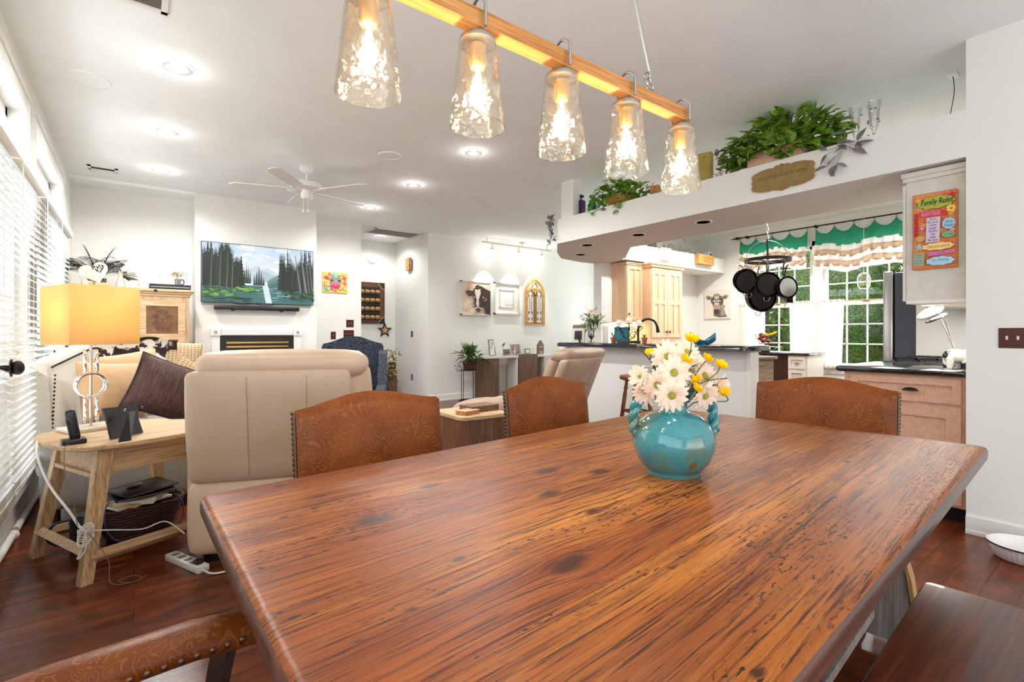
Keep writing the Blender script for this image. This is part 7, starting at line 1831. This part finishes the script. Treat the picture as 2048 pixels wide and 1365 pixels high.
# ------------------------------------------------------------------ things on the soffit ledge
LZ = 2.60
for (y, mt, nm, lb, h_, w_, tp) in ((4.12, 'purple_glass', 'perfume_bottle', 'tall deep purple square glass bottle at the left end of the ledge', .205, .075, 1), (3.94, 'green_glass', 'perfume_bottle', 'emerald green tapered glass bottle beside the purple one', .165, .085, .6)):
    t = thing(nm, lb, 'bottle', (4.19, y, LZ), .1)
    m = MB(); w2 = w_/2; w3 = w2*tp; zt = h_
    m.rings([[(x*k, y_*k, z) for x, y_ in ((-1, -1), (1, -1), (1, 1), (-1, 1))] for z, k in ((0, w2), (zt*.92, w3+(w2-w3)*.08), (zt, w3*.5))]); m.build('bottle', mt, t, smooth=0)
    m = MB(); m.cyl((0, 0, zt), (0, 0, zt+.02), .012); m.rings([[(x*k, y_*k, z) for x, y_ in ((-1, -1), (1, -1), (1, 1), (-1, 1))] for z, k in ((zt+.02, .012), (zt+.032, .026), (zt+.05, .024), (zt+.055, .016))]); m.build('stopper', mt, t, smooth=0)
def ivy(m, n_, box, L=(.06, .10), seed=1, w=.72):
    rr = random.Random(seed); (x0, x1), (y0, y1), (z0, z1) = box
    for k in range(n_):
        u = rr.uniform(-1, 1); v = rr.uniform(-1, 1); q = rr.random()
        c_ = Vector(((x0+x1)/2+(x1-x0)/2*v*.8, (y0+y1)/2+(y1-y0)/2*u, z0+(z1-z0)*q*(1-.5*u*u))); l = rr.uniform(*L)
        d = Vector((rr.uniform(-1, .4), u*.9+rr.uniform(-.5, .5), rr.uniform(-.5, .8))); leaf(m, c_, d, UPV+Vector((-.6, 0, 0)), l, l*w, .12, .35, 5)
def dusty(label, c, seed, n_=14, sp=(.04, .12, .08), L=(.05, .09), stems=True):
    m = MB(); rr = random.Random(seed)
    for k in range(n_):
        p_ = Vector(c)+Vector((rr.uniform(-1, 1)*sp[0], rr.uniform(-1, 1)*sp[1], rr.uniform(-1, 1)*sp[2])); l = rr.uniform(*L)
        leaf(m, p_, Vector((rr.uniform(-.6, .3), rr.uniform(-1, 1), rr.uniform(-.8, 1))), UPV+Vector((-1, 0, 0)), l, l*.5, .12, .2, 5)
        if stems: m.tube([p_, Vector(c).lerp(p_, .3)], .0015, 4)
    o = m.build('artificial_foliage', 'dusty_leaf'); tag(o, label, 'foliage', kind='stuff'); return o
p1 = thing('ivy_basket', 'small woven basket overflowing with variegated green ivy on the ledge', 'plant', (4.22, 3.56, LZ), 0)
m = MB()
for k in range(8): z = .012+.014*k; r = 1+.03*k; m.tube([(.07*r*math.cos(a), .13*r*math.sin(a), z) for a in [2*PI*i/40 for i in range(40)]], .008, 6, loop=True)
m.build('basket', 'wicker_tan', p1)
m = MB(); ivy(m, 190, ((-.13, .13), (-.30, .30), (.03, .33)), (.07, .12), seed=3); ivy(m, 14, ((-.17, -.13), (-.16, -.08), (-.09, .08)), seed=4); ivy(m, 10, ((-.17, -.12), (.2, .32), (-.04, .10)), seed=5); m.build('ivy', 'ivy_leaf', p1)
pl = thing('ivy_planter', 'long planter thick with bright green ivy above the bronze plaque', 'plant', (4.20, 1.86, LZ), 0)
m = MB(); m.box(-.10, .12, -.23, .23, 0, .13, .01, 2); m.build('planter', 'maple_pink', pl, smooth=30)
m = MB(); ivy(m, 430, ((-.15, .15), (-.40, .40), (.05, .40)), (.08, .14), seed=6); ivy(m, 90, ((-.2, -.1), (-.36, .40), (.05, .22)), (.07, .12), seed=7); m.build('ivy', 'ivy_leaf', pl)
dusty('dusty grey artificial leaves behind the ivy planter near the ceiling', (4.25, 1.75, 3.0-.09), 11, 9, (.04, .14, .03), (.07, .11))
dusty('dusty grey leaf spray trailing down the soffit right of the planter', (4.03, 1.34, 2.57), 12, 16, (.02, .13, .14), (.08, .12))
dusty('small grey leaf sprig at the left side of the big planter', (4.12, 2.32, 2.74), 13, 6, (.03, .05, .08), (.06, .09))
dusty('grey leaf trailing below the left ivy basket', (4.035, 3.70, 2.58), 14, 5, (.01, .07, .03), (.05, .08))
dusty('grey leaves at the right of the small ivy basket', (4.15, 3.10, 2.68), 16, 8, (.03, .08, .05), (.05, .08))
dusty('hanging grey leaf garland on the far end of the soffit', (4.03, 4.47, 2.48), 15, 46, (.035, .045, .19), (.05, .08))
gpv = [(1.99, 2.505), (1.99, 2.39)]
pq = thing('bronze_plaque', 'ornate bronze name plaque hanging on the soffit below the ivy planter', 'plaque', (4.06, 1.785, 2.462), -PI/2)
q = []
for (x, z) in ((-.238, -.005), (-.228, .01), (-.236, .035), (-.224, .050), (-.20, .056), (-.16, .066), (-.10, .070), (-.06, .064), (-.05, .072), (-.02, .076), (0, .083), (.02, .076), (.05, .072), (.06, .064), (.10, .070), (.16, .066), (.20, .056), (.224, .050), (.236, .035), (.228, .01), (.238, -.005), (.228, -.02), (.236, -.045), (.224, -.06), (.20, -.066), (.16, -.076), (.10, -.080), (.06, -.074), (.05, -.082), (.02, -.086), (0, -.093), (-.02, -.086), (-.05, -.082), (-.06, -.074), (-.10, -.080), (-.16, -.076), (-.20, -.066), (-.224, -.06), (-.236, -.045), (-.228, -.02)): q.append((x, z*1.2))
m = MB(); m.prism(q, 'xz', -.012, 0); m.build('plate', 'plaque_bronze', pq, smooth=0)
m = MB(); m.tube([(x, -.012, z) for x, z in q], .0035, 6, loop=True)
for s_ in (1, -1):
    for k in (-1, 1): m.tube([(k*(.035+.022*(1-i/16)*math.cos(i*.45)), -.014, s_*.084+.010*(1-i/16)*math.sin(i*.45)-(.008 if s_ < 0 else 0)) for i in range(14)], .0028, 5)
    m.tube([(.016*math.cos(a), -.014, s_*.088+.010*math.sin(a)-(.008 if s_ < 0 else 0)) for a in [2*PI*i/12 for i in range(12)]], .0028, 5, loop=True)
m.build('scroll_border', 'plaque_edge', pq)
p = Pic(); p.text('WELCOME TO OUR HOME', .034, 0, .012, (104,76,40), sx=.92); p.text('EST. 20', .03, .13, -.038, (176,140,80), sx=.9); p.build('raised_lettering', 'paint', pq, (0, -.0125, 0))
for (y, z0, z1, w_, lb, mt) in ((2.575, 0, .345, .12, 'tall olive wooden block standing on the ledge', 'olive_block'), (3.13, 0, .16, .09, 'small brown block on the ledge seen behind the last glass shade', 'beam_oak')):
    t = thing('wooden_block', lb, 'block', (4.28, y, LZ), .25); B(-.04, .04, -w_/2, w_/2, 0, z1*.93, .003, 1).build('block', mt, t, smooth=0); m = MB(); m.cyl((-.04, 0, z1*.8), (-.0415, 0, z1*.8), .006); m.build('peg', 'soil', t)
for (y, lb) in ((1.385, 'left clear glass hurricane vase with crystal drops on the ledge'), (1.265, 'right clear glass hurricane vase with crystal drops on the ledge')):
    t = thing('hurricane_vase', lb, 'vase', (4.36, y, LZ), 0)
    m = MB(); m.lathe([(.04, 0), (.045, .008), (.03, .05), (.012, .09), (.010, .12), (.028, .16), (.034, .26), (.046, .345), (.044, .345), (.032, .26), (.026, .165), (.001, .15)], 26, cap1=False); m.build('glass', 'clear_glass', t)
    m = MB(); rr = random.Random(int(y*100))
    for k in range(16): a = rr.uniform(0, 6.3); z = rr.choice((.03, .06, .09, .2, .28)); m.sphere((.042*math.cos(a), .042*math.sin(a), z), .008, 8, 5)
    m.build('crystal_drops', 'dark_glass', t)
t = thing('wire_basket_ornament', 'low dark wire ornament half hidden on the ledge left of the planter', 'ornament', (4.14, 2.36, LZ), 0)
m = MB()
for k in range(5): m.tube([(.0, -.09+.045*k+.02*math.cos(a), .03+.028*math.sin(a)) for a in [2*PI*i/12 for i in range(12)]], .004, 5, loop=True)
m.build('scrollwork', 'grey_plastic', t); B(-.01, .01, -.11, .11, 0, .006).build('base', 'grey_plastic', t, smooth=0)
t = thing('ceiling_hook', 'small white ceiling hook plate with a dangling dark wire at far right', 'hook', (4.52, .85, H), 0)
B(-.05, .05, -.03, .03, -.02, 0, .003, 1).build('plate', 'white_gloss', t, smooth=0)
m = MB(); m.tube(smoothpts([(0, 0, -.02), (.01, -.005, -.12), (.0, .01, -.25), (-.01, .02, -.32)], 5), .0025, 6); m.build('wire', 'black_plastic', t)

# ------------------------------------------------------------------ outside the kitchen windows
m = MB(); m.box(8.9, 30, -14, 20, -.6, -.5); tag(m.build('lawn', 'lawn', smooth=0), 'sunlit green lawn outside the kitchen windows', 'lawn', kind='stuff')
def tree(x, y, h_, r, seed, label):
    t = thing('tree', label, 'tree', (x, y, -.5), 0, 'trees outside the kitchen windows'); rr = random.Random(seed)
    m = MB(); m.sphere((0, 0, h_*.5), (r*.62, r*.62, h_*.46), 20, 14)
    for v in m.bm.verts: v.co += v.co.normalized()*mnoise.noise(v.co*1.3)*.5
    m.build('inner_foliage', 'tree_leaf', t, smooth=0)
    m = MB(); m.tube(smoothpts([(0, 0, 0), (.1, .05, h_*.3), (-.05, .1, h_*.6), (.05, 0, h_*.85)], 4), [.16]*5+[.12]*4+[.07]*4, 10); m.build('trunk', 'bark', t)
    m = MB()
    for k in range(2600):
        a = rr.uniform(0, 6.3); q = rr.random()**.5; z = rr.random(); rad = r*q*(math.sin(PI*(.12+.8*z)))
        c_ = Vector((rad*math.cos(a), rad*math.sin(a), h_*(.08+.95*z))); l = rr.uniform(.12, .26)
        leaf(m, c_, Vector((rr.uniform(-1, 1), rr.uniform(-1, 1), rr.uniform(-.6, .6))), UPV, l, l*.6, .1, .2, 2)
    m.build('crown', 'tree_leaf', t, smooth=0)
for i, (x, y, h_, r, lb) in enumerate(((12.6, 4.4, 4.6, 1.7, 'leafy tree close outside behind the middle window post'), (12.9, 7.6, 5.0, 1.9, 'leafy tree seen through the left kitchen window'), (12.4, 1.6, 4.4, 1.6, 'leafy tree at the right beside the refrigerator view'),
                                  (16, 3.2, 7, 2.8, 'tall tree farther back behind the right window'), (16.5, 7.5, 7.5, 2.8, 'tall tree farther back behind the left window'), (16, 11.5, 7, 2.8, 'tall tree farther back at far left'), (14.5, 10, 5.5, 2.2, 'middle distance tree left of the left window'), (16.2, -.6, 7, 2.6, 'tall tree at the far right outside'))):
    tree(x, y, h_, r, i, lb)
m = MB(); rr = random.Random(88)
for k in range(900):
    c_ = Vector((rr.uniform(10.0, 11.3), rr.uniform(.5, 8.5), -.5+rr.uniform(0, .75))); l = rr.uniform(.08, .16); leaf(m, c_, Vector((rr.uniform(-1, 1), rr.uniform(-1, 1), rr.uniform(0, 1))), UPV, l, l*.6, .1, .2, 2)
tag(m.build('shrubs', 'tree_leaf', smooth=0), 'low sunlit flowering shrubs just outside the kitchen windows', 'shrubs', kind='stuff')
fn = thing('garden_trellis', 'pale green wire garden trellis outside the right window', 'trellis', (10.6, 3.2, -.5), 0)
m = MB()
for k in range(9): m.cyl((0, -.9+.225*k, 0), (0, -.9+.225*k, 1.0), .008)
for z in (.3, .65, 1.0): m.cyl((0, -.9, z), (0, .9, z), .008)
m.build('wires', 'teal_fabric', fn)
